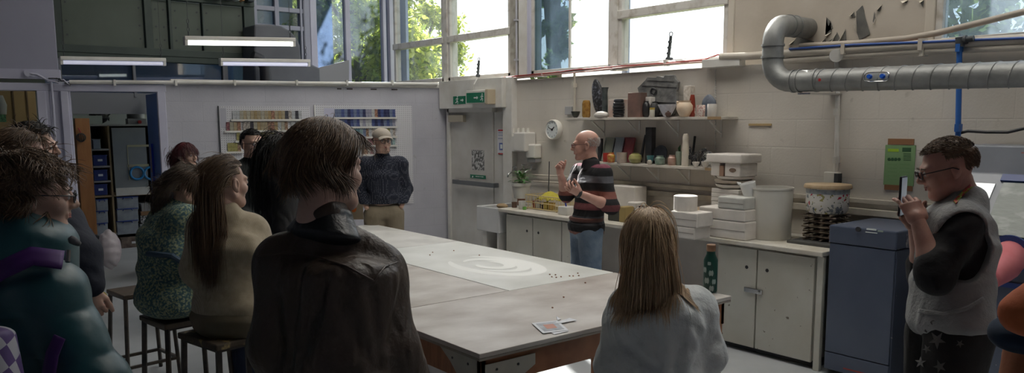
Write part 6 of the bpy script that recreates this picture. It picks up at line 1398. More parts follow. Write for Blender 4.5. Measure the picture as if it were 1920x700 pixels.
# --- canonical head (x right, y forward, z up; centre between the ears)
def head_prims(fem=False):
    w = .96 if fem else 1.
    P = [('e', (0, -.014, .034), (.076*w, .094, .082)), ('e', (0, .030, -.028), (.058*w, .060, .078)), ('c', (-.030, .055, -.083), (.030, .055, -.083), .020, .020) if not fem else ('c', (-.016, .058, -.083), (.016, .058, -.083), .021, .021),
         ('c', (-.050*w, .005, -.055), (-.022, .060, -.088), .018, .016), ('c', (.050*w, .005, -.055), (.022, .060, -.088), .018, .016),
         ('e', (0, .070, -.094), (.020, .016, .014)),
         ('e', (-.040*w, .060, -.022), (.022, .022, .022)), ('e', (.040*w, .060, -.022), (.022, .022, .022)),
         ('c', (-.036, .078, .024), (.036, .078, .024), .011, .011)]
    return P
def build_head(fem=False, h=.0034):
    base = head_prims(fem)
    def fn(P):
        D = evalp(P, base, .022)
        for sx in (-1, 1): D = -smin(-D, d_ell(P, (sx*.031, .098, .006), (.019, .018, .012)), .012)
        for pr, k in ((('c', (0, .088, .018), (0, .109, -.020), .0065, .0105), .012), (('c', (0, .100, -.024), (0, .080, -.032), .010, .008), .010), (('e', (-.012, .098, -.025), (.0075, .009, .007)), .006), (('e', (.012, .098, -.025), (.0075, .009, .007)), .006),
                       (('c', (-.019, .084, -.0485), (.019, .084, -.0485), .0055, .0055), .006), (('c', (0, .0895, -.048), (0, .0895, -.0482), .006, .006), .010), (('c', (-.016, .084, -.058), (.016, .084, -.058), .006, .006), .006)):
            D = smin(D, evalp(P, [pr], .01), k)
        D = -smin(-D, d_cap(P, (-.024, .092, -.0532), (.024, .092, -.0532), .0016, .0016), .003)
        for sx in (-1, 1):
            D = smin(D, d_ell(P, (sx*.031, .080, .006), (.0135, .0135, .0125)), .003)
            E = d_ell(P, (sx*.079, -.010, .000), (.0085, .019, .031)); E = -smin(-E, d_ell(P, (sx*.090, -.006, .004), (.009, .010, .018)), .005); E = smin(E, d_ell(P, (sx*.078, -.002, -.026), (.006, .008, .009)), .008); D = smin(D, E, .006)
        D = smin(D, d_cap(P, (0, -.022, -.045), (0, -.040, -.125), .052 if not fem else .046, .054 if not fem else .048), .025)
        return D
    return snet(fn, (-.105, -.125, -.17), (.105, .13, .135), h)
HEAD_M, HEAD_F = build_head(False), build_head(True)

# --- canonical hands (wrist at origin, fingers +y, palm -z, thumb +x)
def build_hand(curl=(20, 28, 18), spread=5, thumb=(.62, .70, -.32), tcurl=20, h=.0029, per=None):
    P = [('s', (0, .012, 0), (0, .078, 0), (.032, .017), (.040, .013), (1, 0, 0)), ('c', (0, -.02, 0), (0, .02, 0), .024, .026)]
    fingers = []
    for i, (x, L, r) in enumerate(((.030, .070, .0088), (.010, .079, .0092), (-.010, .073, .0088), (-.029, .057, .0078))):
        c = per[i] if per else curl; a = 0; p = V3(x, .082-.004*abs(i-1), 0); sp = math.radians((1.5-i)*spread); pts = [p]
        for j, f in enumerate((.46, .31, .23)):
            a += math.radians(c[j]); d = V3(math.sin(sp)*math.cos(a), math.cos(sp)*math.cos(a), -math.sin(a)); pts.append(pts[-1]+d*L*f)
        fingers.append((pts, r))
    t = unit(V3(*thumb)); b0 = V3(.026, .022, -.004); b1 = b0+t*.036; ax = unit(V3(-.25, .8, -.5)); t2 = unit(t*math.cos(math.radians(tcurl))+ax*math.sin(math.radians(tcurl))); b2 = b1+t2*.032; b3 = b2+unit(t2+ax*.25)*.024
    def fn(Q):
        D = evalp(Q, P, .015)
        D = smin(D, evalp(Q, [('c', b0, b1, .016, .0125), ('c', b1, b2, .0115, .0100), ('c', b2, b3, .0105, .008)], .004), .012)
        for pts, r in fingers:
            E = None
            for j in range(3):
                d = d_cap(Q, pts[j], pts[j+1], r*(1-.06*j), r*(1-.06*(j+1))*(.88 if j == 2 else 1)); E = d if E is None else smin(E, d, .003)
            D = smin(D, E, .005)
        return D
    return snet(fn, (-.065, -.05, -.11), (.10, .18, .045), h)
HAND = dict(relaxed=build_hand(), grip=build_hand((62, 70, 40), 2, (.5, .75, -.5), 45), pinch=build_hand(per=((50, 55, 30), (35, 45, 30), (25, 35, 20), (15, 25, 15)), spread=7, thumb=(.45, .75, -.55), tcurl=30), flat=build_hand((8, 10, 8), 7, (.75, .6, -.2), 8))
def place(mesh, R, c, s=1., mirror=False):
    V, Fc = mesh; V = V*s
    if mirror: V = V*np.array([-1, 1, 1]); Fc = Fc[:, ::-1]
    return V@np.array(R).T+np.array(c), Fc
def rotm(rt, fw, up): return np.array([rt, fw, up]).T

def yawvec(yaw):
    a = math.radians(yaw); f = fh*math.cos(a)+rt0*math.sin(a); r = np.array([f[1], -f[0], 0]); return f, r
SKIN = dict(pale=mat('skin_pale', (.52, .33, .25), .5, (.58, .38, .30), 14, .06, 60, sss=.1), rosy=mat('skin_rosy', (.50, .27, .21), .5, (.58, .34, .27), 14, .06, 60, sss=.1), tan=mat('skin_tan', (.36, .21, .14), .5, (.42, .26, .18), 14, .06, 60, sss=.1))

class Fig:
    """One figure: joints in world space, built from the ground point"""
    def __init__(s, px, py, D, yaw, label, skin='pale', fem=False, sit=None, H=None, lean=0., hyaw=None, hpitch=0., hroll=0., build=1., px_feet=None):
        top = at(px, py, D); s.D = D; s.f, s.r = yawvec(yaw); s.fem = fem; s.skin = SKIN[skin]; z = zz
        s.g = V3(top[0], top[1], 0); k = (top[2]/1.75) if sit is None else (H or 1.66)/1.75; s.k = k; s.b = build
        s.e = empty('person', s.g, label=label, cat='person')
        J = s.J = {}
        def L(r, f, u): return s.g+s.r*r*k+s.f*f*k+zz*u*k
        s.L = L
        wd_ = (.92 if fem else 1.)*build
        if sit is None:
            J['head'] = L(0, 0, 1.635); J['neck'] = L(0, -.035, 1.49); J['chest'] = L(0, -.02, 1.30); J['waist'] = L(0, -.0, 1.10); J['pelvis'] = L(0, -.01, .95)
            for sd, q in (('R', 1), ('L', -1)):
                J['sh'+sd] = L(q*.185*wd_, -.03, 1.425); J['el'+sd] = L(q*.235*wd_, -.05, 1.13); J['wr'+sd] = L(q*.235*wd_, .06, .89)
                J['hip'+sd] = L(q*.09, 0, .93); J['kn'+sd] = L(q*.10, .02, .50); J['an'+sd] = L(q*.11, -.02, .085)
        else:
            hz = top[2]/k-.115; dz = hz-1.635; o = sit/k+.09   # seat height -> pelvis
            ln = lean; J['head'] = L(0, 0, hz); J['neck'] = L(0, -.035, hz-.145); sp = hz-.145-o
            J['chest'] = L(0, -.04-ln*.35, o+sp*.66); J['waist'] = L(0, -.03-ln*.8, o+sp*.3); J['pelvis'] = L(0, -.02-ln, o)
            for sd, q in (('R', 1), ('L', -1)):
                J['sh'+sd] = L(q*.18*wd_, -.03, hz-.21); J['el'+sd] = L(q*.225*wd_, .03, hz-.49); J['wr'+sd] = L(q*.14, .26, hz-.56)
                J['hip'+sd] = L(q*.09, -.02-ln, o-.01); J['kn'+sd] = L(q*.12, .38-ln, o-.02); J['an'+sd] = L(q*.12, .30-ln, max(o-.46, .2))
        hf, hr = yawvec(hyaw if hyaw is not None else yaw); a = math.radians(hpitch); hu = zz*math.cos(a)+hf*math.sin(a); hf = hf*math.cos(a)-zz*math.sin(a)
        a = math.radians(hroll); hr, hu = hr*math.cos(a)+hu*math.sin(a), -hr*math.sin(a)+hu*math.cos(a)
        s.HR = rotm(hr, hf, hu); s.hands = []; s.hs = k*(1.0 if not fem else .97)*1.02
    def P(s, px, py, dd=0.): return at(px, py, s.D+dd)
    def setj(s, **kw):
        for k_, v in kw.items(): s.J[k_] = s.P(*v) if len(v) <= 3 and abs(v[0]) > 20 else s.L(*v)
    def torso(s, g=0., hem=None, cw=1.):
        J = s.J; k = s.k; b = s.b*cw; fm = s.fem; rv = s.r
        pel, wa, ch, nk = J['pelvis'], J['waist'], J['chest'], J['neck']; shm = (J['shL']+J['shR'])/2
        pr = [('s', pel-zz*.02, wa, ((.165*b+g)*k, (.115*b+g)*k), ((.140*b+g)*k, (.100*b+g)*k), rv), ('s', wa, ch, ((.140*b+g)*k, (.100*b+g)*k), ((.165*b+g)*k, (.115*b+g)*k), rv),
              ('s', ch, shm-zz*.03, ((.165*b+g)*k, (.115*b+g)*k), ((.150*b+g)*k, (.085*b+g)*k), rv), ('c', J['shL'], J['shR'], (.055+g)*k, (.055+g)*k), ('c', shm, nk, (.07+g)*k, (.052+g*.7)*k)]
        if hem is not None and np.linalg.norm(np.array(hem)-pel) > .015: pr.append(('s', hem, pel, ((.185*b+g)*k, (.13*b+g)*k), ((.175*b+g)*k, (.125*b+g)*k), rv))
        if fm: pr += [('e', ch+s.f*.07*k+s.r*q*.07*k-zz*.02, (.075*k+g, .065*k+g, .07*k+g)) for q in (1, -1)]
        return pr
    def sleeve(s, sd, g=0., to=1.0, cuff=0.):
        J = s.J; k = s.k; sh, el, wr = J['sh'+sd], J['el'+sd], J['wr'+sd]
        if to <= 1: return [('c', sh, sh+(el-sh)*to, (.054+g)*k, (.047+g)*k)]
        w = el+(wr-el)*(to-1); r1 = .042+(.030-.042)*(to-1)
        return [('c', sh, el, (.054+g)*k, (.042+g)*k), ('c', el, w, (.042+g)*k, (r1+g+cuff)*k)]
    def legs(s, g=0., to='an'):
        J = s.J; k = s.k; h = min(g, .012); o = [('s', J['pelvis']-zz*.03*k, J['pelvis']+zz*.05*k, ((.155*s.b+h)*k, (.115*s.b+h)*k), ((.145*s.b+h)*k, (.10*s.b+h)*k), s.r)]
        for sd in 'LR': o += [('c', J['hip'+sd], J['kn'+sd], (.083+g)*k, (.056+g)*k), ('c', J['kn'+sd], J['an'+sd], (.056+g)*k, (.040+g*1.3)*k)]
        return o
    def garment(s, name, prims, m, h=.009, k=.035, fold=(.006, 1), clip=None, label=None):
        o = meshobj(name, [sdfmesh(prims, h, k, fold, clip=clip)], m, s.e)
        if label: o['label'] = label
        return o
    def hand(s, sd, pose='relaxed', palm=None, dirv=None, sc=1.):
        J = s.J; wr, el = J['wr'+sd], J['el'+sd]; d = unit(dirv if dirv is not None else wr-el); pn = palm if palm is not None else (s.r*(-1 if sd == 'R' else 1))
        pn = unit(pn-d*np.dot(pn, d)); up = -pn; rt_ = np.cross(d, up); R = rotm(rt_, d, up); mir = (sd == 'L')
        # thumb is on +x for the mesh: palm down (-z), right hand has the thumb to the left
        if sd == 'R': mir = True
        else: mir = False
        s.hands.append(place(HAND[pose], R, wr, s.k*(.93 if s.fem else 1.0)*sc, mir)); return R
    def body(s, h=.013, arms=(2, 2), armh=None):
        J = s.J; k = s.k; pr = s.torso(-.012)+s.legs(-.008)
        for sd in 'LR': pr += s.sleeve(sd, -.006, 2.0); pr.append(('c', J['an'+sd]-zz*.03, J['an'+sd]-zz*.04+s.f*.12, .032*k, .026*k))
        parts = [sdfmesh(pr, h, .03), place(HEAD_F if s.fem else HEAD_M, s.HR, J['head'], s.hs)]
        if armh:
            for sd in armh: parts.append(sdfmesh([('c', J['el'+sd]+(J['sh'+sd]-J['el'+sd])*.4, J['el'+sd], .042*k, .038*k), ('c', J['el'+sd], J['el'+sd]+(J['wr'+sd]-J['el'+sd])*.35, .038*k, .040*k), ('c', J['el'+sd]+(J['wr'+sd]-J['el'+sd])*.35, J['wr'+sd], .040*k, .026*k)], .006, .02))
        parts += s.hands; parts.append(sdfmesh([('c', J['head']+s.HR@V3(0, -.025, -.05)*k, J['neck']-zz*.03, .052*k*(.88 if s.fem else 1), .060*k*(.9 if s.fem else 1))], .008, .02))
        return meshobj('body', parts, s.skin, s.e)
    def face(s, iris=(.10, .07, .04), lips=(.40, .15, .13), brow=(.08, .05, .03)):
        c = s.J['head']; R = s.HR; T = lambda x, y, z: c+R@(V3(x, y, z)*s.hs); q = s.hs
        for sx in (-1, 1):
            MB().ellip(T(sx*.031, .0835, .006), (.0115*q,)*3, 14, 10, R).build('eye', mat('eye_white', (.55, .52, .50), .25), s.e, smooth='all')
            b = MB().ellip(T(sx*.0315, .0925, .006), (.0055*q, .0028*q, .0055*q), 12, 8, R); b.build('iris', mat('iris_dark', iris, .2), s.e, smooth='all')
            MB().tube([T(sx*.014, .094, .024), T(sx*.030, .096, .029), T(sx*.046, .087, .025)], [.0022, .0034, .0018], 6).build('eyebrow', mat('brow_%s' % str(brow), brow, .8), s.e, smooth=True)
        MB().tube([T(-.022, .082, -.0535), T(-.010, .0905, -.0505), T(0, .0925, -.0515), T(.010, .0905, -.0505), T(.022, .082, -.0535)], [.001, .0040, .0036, .0040, .001], 7).tube([T(-.020, .082, -.055), T(0, .0915, -.0585), T(.020, .082, -.055)], [.001, .0048, .001], 7).build('lips', mat('lips_%s' % str(lips), lips, .5), s.e, smooth=True)
    def glasses(s, m=None, w=.0215, hgt=.0155):
        c = s.J['head']; R = s.HR; T = lambda x, y, z: c+R@(V3(x, y, z)*s.hs); m = m or M_blk; e = s.e
        b = MB()
        for sx in (-1, 1):
            b.tube([T(sx*.031+w*math.copysign(abs(math.cos(a))**.6, math.cos(a)), .108-abs(sx*.031+w*math.cos(a))*.08, .004+hgt*math.copysign(abs(math.sin(a))**.7, math.sin(a))) for a in np.linspace(0, 2*PI, 25)], .0022, 6)
            b.tube([T(sx*.0525, .105, .010), T(sx*.078, .06, .012), T(sx*.084, .0, .012), T(sx*.085, -.02, .0)], .0022, 6)
        b.tube([T(-.010, .109, .008), T(0, .112, .010), T(.010, .109, .008)], .0022, 6)
        b.build('glasses', m, e, smooth=True)
    def shoes(s, m):
        for sd in 'LR':
            a = s.J['an'+sd]; z0 = a[2]-.085*s.k
            meshobj('shoe', [sdfmesh([('e', V3(a[0], a[1], z0+.045)-s.f*.01, (.047, .047, .05)), ('s', V3(a[0], a[1], z0+.035)-s.f*.03, V3(a[0], a[1], z0+.028)+s.f*.14, (.042, .04), (.045, .03), s.r)], .010, .03, clip=[((0, 0, z0+.002), (0, 0, -1))])], m, s.e)

def wrinkle(m, scale=7., dist=.02, strength=.6, stretch=(1, 1, .55), distort=1.2):
    N = m.node_tree.nodes; Lk = m.node_tree.links; b = N['Principled BSDF']; tc = N.new('ShaderNodeTexCoord'); mp = N.new('ShaderNodeMapping'); mp.inputs['Scale'].default_value = stretch; mp.inputs['Rotation'].default_value = (.3, .5, .2); Lk.new(tc.outputs['Object'], mp.inputs[0])
    n = N.new('ShaderNodeTexNoise'); n.noise_type = 'RIDGED_MULTIFRACTAL'; n.inputs['Scale'].default_value = scale; n.inputs['Detail'].default_value = 2; n.inputs['Distortion'].default_value = distort; Lk.new(mp.outputs[0], n.inputs['Vector'])
    bp = N.new('ShaderNodeBump'); bp.inputs['Strength'].default_value = strength; bp.inputs['Distance'].default_value = dist; Lk.new(n.outputs['Fac'], bp.inputs['Height'])
    if b.inputs['Normal'].links: Lk.new(b.inputs['Normal'].links[0].from_socket, bp.inputs['Normal'])
    Lk.new(bp.outputs[0], b.inputs['Normal']); return m
# --- hair
def hairmat(nm, c1, c2, rough=.42):
    m = bpy.data.materials.new(nm); m.use_nodes = True; N = m.node_tree.nodes; Lk = m.node_tree.links; b = N['Principled BSDF']; b.inputs['Roughness'].default_value = rough
    g = N.new('ShaderNodeNewGeometry'); r = N.new('ShaderNodeValToRGB'); Lk.new(g.outputs['Random Per Island'], r.inputs[0]); r.color_ramp.elements[0].color = (*c1, 1); r.color_ramp.elements[1].color = (*c2, 1); Lk.new(r.outputs[0], b.inputs['Base Color']); MATS[nm] = m
    return m
def strandmesh(Pp, r, sides=3, seed=0):
    """Pp (N,S,3) -> tapered tubes"""
    N_, S_, _ = Pp.shape; T = np.gradient(Pp, axis=1); T /= np.linalg.norm(T, axis=2, keepdims=True)+1e-9; rg = np.random.default_rng(seed)
    ref = rg.normal(size=(N_, 1, 3)); U = np.cross(T, ref); U /= np.linalg.norm(U, axis=2, keepdims=True)+1e-9; W = np.cross(T, U)
    tp_ = np.linspace(0, 1, S_); rad = (r*(1-.75*tp_**3))[None, :, None]*rg.uniform(.7, 1.3, (N_, 1, 1))
    V = np.stack([Pp+(U*math.cos(a)+W*math.sin(a))*rad for a in [2*PI*k/sides for k in range(sides)]], 2).reshape(-1, 3)
    i = np.arange(N_)[:, None, None]*S_*sides; j = np.arange(S_-1)[None, :, None]*sides; k = np.arange(sides)[None, None, :]; k2 = (k+1) % sides
    Fc = np.stack([i+j+k, i+j+k2, i+j+sides+k2, i+j+sides+k], -1).reshape(-1, 4)
    return V, Fc
def scalp_pts(n, rg, hair_ok):
    out = []
    while len(out) < n:
        v = rg.normal(size=(n*3, 3)); v /= np.linalg.norm(v, axis=1)[:, None]; v = v[hair_ok(v)]; out += list(v)
    return np.array(out[:n])
def hairline(v): return (v[:, 2] > -.45) & ~((v[:, 1] > .30) & (v[:, 2] < .52)) & ~((np.abs(v[:, 0]) > .7) & (v[:, 1] > -.15) & (v[:, 2] < .15)) & ~((v[:, 1] > -.2) & (v[:, 2] < -.05))
def hair(fig, m, n=900, L=.1, segs=10, comb=None, grav=.3, stiff=.8, curl=0., cfreq=6., r=.0012, ok=hairline, seed=1, puff=.004, coll=None, jitter=.15, cap=True, lvar=.25, capm=None, capok=None, name='hair', lift=.12, lfun=None, wave=0., wk=42., wdir=None):
    rg = np.random.default_rng(seed); c = fig.J['head']; R = fig.HR; s = fig.hs; cc = V3(0, -.014, .034); er = V3(.079, .097, .086)+puff
    d = scalp_pts(n, rg, ok); loc = cc+d*er*.97; Pn = loc*s; nrm = d/er; nrm /= np.linalg.norm(nrm, axis=1)[:, None]
    cb = comb(d) if comb is not None else np.tile(V3(0, -.6, .1), (n, 1)); cb = cb-nrm*(cb*nrm).sum(1)[:, None]*.85; vel = nrm*lift+cb+rg.normal(size=(n, 3))*jitter; vel /= np.linalg.norm(vel, axis=1)[:, None]
    Rw = R; P0 = Pn@Rw.T+c; vel = vel@Rw.T; Ls = L*(1+rg.uniform(-lvar, lvar*.6, n)); Ls = Ls*(lfun(d) if lfun else 1); st = (Ls/(segs-1))[:, None]*s
    pts = [P0]; ph = rg.uniform(0, 6.28, (n, 3)); p = P0.copy(); er_ = er*s*(1.0); cw = cc*s
    for i in range(1, segs):
        vel = vel*stiff+np.array([0, 0, -1.])*grav*.3+rg.normal(size=(n, 3))*.03*(1+curl)
        if wave: q_ = (p-c)*wk; vel = vel+wave*np.stack([np.sin(q_[:, 1]+2*np.sin(q_[:, 2]*.6)), np.sin(q_[:, 2]*.9+2*np.sin(q_[:, 0]*.5)), .5*np.sin(q_[:, 0]+q_[:, 1])], 1)
        if curl: vel = vel+np.sin(ph+i*cfreq/segs*6.28)*curl
        vel /= np.linalg.norm(vel, axis=1)[:, None]; p = p+vel*st
        q = (p-c)@Rw-cw; kk = np.linalg.norm(q/er_, axis=1); ins = kk < 1.02; q[ins] = q[ins]/kk[ins][:, None]*(1.02+.03*rg.uniform(size=ins.sum())[:, None]); p = (q+cw)@Rw.T+c
        if coll is not None:
            D = evalp(p.astype(np.float32), coll, .03); hit = D < .006
            if hit.any():
                ee = 2e-3; g = np.stack([evalp((p[hit]+np.eye(3)[a]*ee).astype(np.float32), coll, .03)-D[hit] for a in range(3)], 1); g /= np.linalg.norm(g, axis=1)[:, None]+1e-9; p[hit] += g*(.008-D[hit])[:, None]
        pts.append(p.copy())
    A = np.stack(pts, 1); parts = [strandmesh(A, r*s, 3, seed)]
    if cap:
        ck = capok or ok
        def fn(P):
            D = d_ell(P, cc, er*1.0); q = (P-cc)/er; q = q/(np.linalg.norm(q, axis=1)[:, None]+1e-6); o = ck(q); D = np.where(o, D-.002, D+.02); D = np.maximum(D, -(d_ell(P, cc, er*.9))); return D.astype(np.float32)
        parts.append(place(snet(fn, cc-er-.02, cc+er+.02, .0045), R, c, s))
    return meshobj(name, parts, m, fig.e)
# ================================================================== PEOPLE
def ribmat(nm, c1, c2, scale, axis_obj=(1, 1, 0), rough=.9, bump=.5, nsc=40):
    """knitted cloth: vertical ribs"""
    m = mat(nm, c1, rough, c2, nsc, sheen=.3); N = m.node_tree.nodes; Lk = m.node_tree.links; b = N['Principled BSDF']
    tc = N.new('ShaderNodeTexCoord'); w = N.new('ShaderNodeTexWave'); w.wave_type = 'BANDS'; w.bands_direction = 'X'; w.inputs['Scale'].default_value = scale; w.inputs['Distortion'].default_value = .6; Lk.new(tc.outputs['Object'], w.inputs['Vector'])
    bp = N.new('ShaderNodeBump'); bp.inputs['Strength'].default_value = bump; bp.inputs['Distance'].default_value = .006; Lk.new(w.outputs['Fac'], bp.inputs['Height']); Lk.new(bp.outputs[0], b.inputs['Normal']); return m
M_leather = mat('dark_brown_leather', (.040, .026, .018), .48, (.066, .044, .030), 5, .35, 70, lo=.3, hi=.7)
M_teal = mat('teal_puffer_nylon', (.004, .055, .072), .42, (.006, .070, .088), 4, .1, 30, sheen=.2)
M_creamk = ribmat('cream_rib_knit', (.36, .30, .20), (.43, .36, .25), 75, bump=.25)
M_sweat = mat('pale_grey_blue_sweatshirt', (.56, .60, .60), .85, (.66, .69, .69), 4, .35, 60, sheen=.4)
M_black = mat('black_cloth', (.010, .010, .012), .85, (.018, .018, .020), 8, .2, 60)
M_navyc = mat('navy_cloth', (.010, .014, .028), .85, (.016, .02, .036), 8, .2, 60)
M_jean = mat('blue_denim', (.12, .18, .26), .85, (.26, .33, .41), 7, .35, 80, lo=.35, hi=.7); M_jeand = mat('dark_denim', (.014, .024, .055), .85, (.022, .035, .07), 8, .3, 80)
M_khaki = mat('khaki_cotton', (.19, .155, .105), .85, (.235, .195, .135), 6, .25, 50)
for m_ in (M_sweat,): wrinkle(m_, 5, .035, .8)
wrinkle(M_leather, 6, .03, .7, (1.6, 1.6, .5)); wrinkle(M_teal, 6, .02, .5); wrinkle(M_black, 8, .02, .6); wrinkle(M_navyc, 8, .02, .6); wrinkle(M_jean, 8, .02, .7); wrinkle(M_jeand, 8, .02, .6); wrinkle(M_khaki, 9, .02, .6)
M_shoe = mat('black_shoe', (.012, .012, .012), .5)
H_brown = hairmat('hair_dark_brown', (.06, .035, .019), (.24, .15, .085)); H_blk = hairmat('hair_black', (.004, .004, .004), (.018, .014, .012)); H_blond = hairmat('hair_light_brown', (.32, .21, .12), (.75, .55, .34), .36)
H_chest = hairmat('hair_chestnut', (.07, .040, .022), (.22, .135, .075)); H_red = hairmat('hair_plum_red', (.035, .010, .012), (.12, .022, .026)); H_grey = hairmat('hair_greying', (.05, .035, .025), (.20, .15, .11)); H_white = hairmat('hair_white', (.5, .46, .42), (.72, .68, .64))
short = lambda v: hairline(v) & (v[:, 2] > -.32)

def onseg(prims, o, d, k=.05):       # march a ray onto a garment surface
    t = 0; d = unit(d)
    for _ in range(110):
        s_ = float(evalp(np.array([o+d*t], np.float32), prims, k)[0])
        if s_ < .0015: break
        t += max(s_*.45, .001)
    return o+d*t
def seam(fig, prims, pix, r, m, nm='seam', k=.05, off=.002, cyc=False, close=False):
    pts = []
    for a in range(len(pix)-1):
        for t in np.linspace(0, 1, 7)[:-1 if a < len(pix)-2 else 7]:
            x = pix[a][0]+(pix[a+1][0]-pix[a][0])*t; y = pix[a][1]+(pix[a+1][1]-pix[a][1])*t; d = unit(ray(x, y)); q = onseg(prims, CAM+d*(fig.D-.8), d, k)
            if np.linalg.norm(q-CAM) < fig.D*1.15+.5: pts.append(q-d*off)
    return MB().tube(pts, r, 6).build(nm, m, fig.e, smooth=True)
def creases(fig, prims, lines, r=.014, k=.05, inset=.0):
    out = []
    for (x0, y0, x1, y1) in lines:
        a, b = [onseg(prims, CAM+unit(ray(x, y))*max(fig.D-1., .3), ray(x, y), k) for x, y in ((x0, y0), (x1, y1))]
        if np.linalg.norm(a-b) < .6: m_ = (a+b)/2; out += [('-', a, b, r*.7, r*.35, .035)]
    return out
# 1 --- man in the brown leather jacket, back to us
p = Fig(606, 236, 2.5, 32, 'person seen from behind in a dark brown leather jacket with swept brown hair', H=1.8, build=1.06)
J = p.J
p.setj(head=(618, 318), neck=(612, 400, -.02), shL=(536, 494, .0), shR=(706, 505, .06), elL=(513, 650, -.02), elR=(742, 650, .02))
p.hs *= 1.13; J['head'] = p.P(612, 322, 0); J['neck'] = p.P(608, 408, 0); J['chest'] = p.P(620, 520, 0); J['waist'] = p.P(625, 660, 0); J['pelvis'] = J['waist']-zz*.2
for sd, q in (('L', -1), ('R', 1)): J['wr'+sd] = J['el'+sd]-zz*.27+p.f*.10+p.r*q*.02; J['hip'+sd] = J['pelvis']+p.r*q*.09-zz*.02; J['kn'+sd] = J['hip'+sd]-zz*.42; J['an'+sd] = V3(*J['kn'+sd][:2], .085)
p.hand('R'); p.hand('L'); p.body(); p.face()
g = p.torso(.034, hem=J['pelvis']-zz*.02, cw=1.08)+p.sleeve('L', .030, 1.95, .012)+p.sleeve('R', .030, 1.95, .012)
p.garment('leather_jacket', g+creases(p, g, [(560, 505, 545, 690), (700, 545, 715, 690), (640, 560, 700, 690), (610, 520, 590, 640), (520, 560, 515, 680), (580, 600, 560, 690)]), M_leather, .007, .035, (.012, 5, .8, .2))
# yoke seam and collar
seam(p, g, [(480, 482), (530, 474), (590, 480), (650, 500), (700, 527)], .0035, M_leather, off=.010); seam(p, g, [(700, 527), (722, 500), (745, 492)], .003, M_leather, off=.010)
cr = [('s', p.P(606, 398), p.P(604, 432, .01), (.082, .078), (.125, .105), p.r)]
p.garment('collar', [('s', p.P(614, 402, .01), p.P(607, 440, .0), (.086, .078), (.135, .10), p.r)], mat('black_leather_collar', (.012, .014, .016), .38, (.02, .022, .024), 6, .3, 60), .006, .02, (.004, 3))
p.garment('trousers', p.legs(.03), M_black, .014); p.shoes(M_shoe)
swept = lambda d: np.stack([d[:, 0]*.3+.25, -.35+.5*(d[:, 1] > 0)*d[:, 1], .15-d[:, 2]*.2], 1)
fall(p, H_brown, J['head']+p.HR@V3(.07, -.03, -.02), p.HR@V3(.9, .1, .0), 260, .085, .020, curl=.10, segs=8, grav=.4, name='hair_flick') if False else None
hair(p, H_brown, 3600, .075, 9, comb=lambda d: np.stack([d[:, 0]*.5+.15+.25*(d[:, 0] > .5), -.35-.3*d[:, 1], -.25+0*d[:, 2]], 1), grav=.8, wave=.22, wk=34, lfun=lambda d: (.78+.5*np.clip(d[:, 2]+.30, 0, 1))*(1+.25*np.sin(9*np.arctan2(d[:, 0], d[:, 1])))*(1+.3*(d[:, 0] > .6)), stiff=.85, curl=.05, cfreq=2.2, r=.0013, puff=.022, jitter=.06, lift=.0, seed=11, lvar=.3, ok=lambda v: hairline(v) & (v[:, 2] > -.62))

# 2 --- seated long haired person in pale sweatshirt
PD = 3.15
p = Fig(1213, 388, PD, -8, 'seated person with long straight light brown hair in a pale grey sweatshirt', fem=True, sit=.62, H=1.68, lean=.05, hyaw=4)
J = p.J; p.setj(head=(1216, 448), neck=(1222, 520, .0), shL=(1192, 578, .02), shR=(1300, 584, .03), elL=(1152, 690, .10), elR=(1326, 668, .03))
J['chest'] = p.P(1232, 600, .0); J['waist'] = p.P(1238, 670, .0); J['pelvis'] = p.P(1240, 722, .0)
for sd, q in (('L', -1), ('R', 1)):
    J['wr'+sd] = J['el'+sd]+p.f*.22+p.r*(-q)*.07-zz*.02; J['hip'+sd] = J['pelvis']+p.r*q*.09; J['kn'+sd] = J['hip'+sd]+p.f*.36+zz*.01; J['an'+sd] = J['kn'+sd]+p.f*.0-zz*(J['kn'+sd][2]-.30)
p.hand('L', 'relaxed', -zz); p.hand('R', 'relaxed', -zz); p.body(); p.face()
g2 = p.torso(.040, hem=J['pelvis']-zz*.03, cw=1.0)+p.sleeve('L', .040, 1.9, .01)+p.sleeve('R', .040, 1.9, .01)
p.garment('sweatshirt', g2+creases(p, g2, [(1200, 600, 1180, 690), (1232, 610, 1240, 690), (1262, 690, 1290, 610), (1310, 610, 1335, 680), (1225, 690, 1160, 640), (1300, 655, 1270, 640), (1345, 640, 1300, 690)], .022), M_sweat, .007, .04, (.014, 8, .75, .5))
p.garment('jeans', p.legs(.018), M_jeand, .012); p.shoes(M_shoe)
lng = lambda v: hairline(v)
hair(p, H_blond, 3600, .37, 20, wave=.035, wk=22, comb=lambda d: np.stack([d[:, 0]*.55, -.35+0*d[:, 1], -.2+0*d[:, 2]], 1), grav=1.1, stiff=.72, curl=.02, r=.0017, puff=.010, jitter=.06, seed=3, lvar=.16, coll=g2, ok=lng)
ps = J['pelvis']; HB = float(ps[2]-.13)
stool((ps[0]+.02, ps[1]), .35, HB, 'stool with worn yellow wooden seat under the long haired person', mat('yellow_worn_wood', (.34, .25, .10), .6, (.22, .15, .06), 12, .2), seat=(.19, .19))

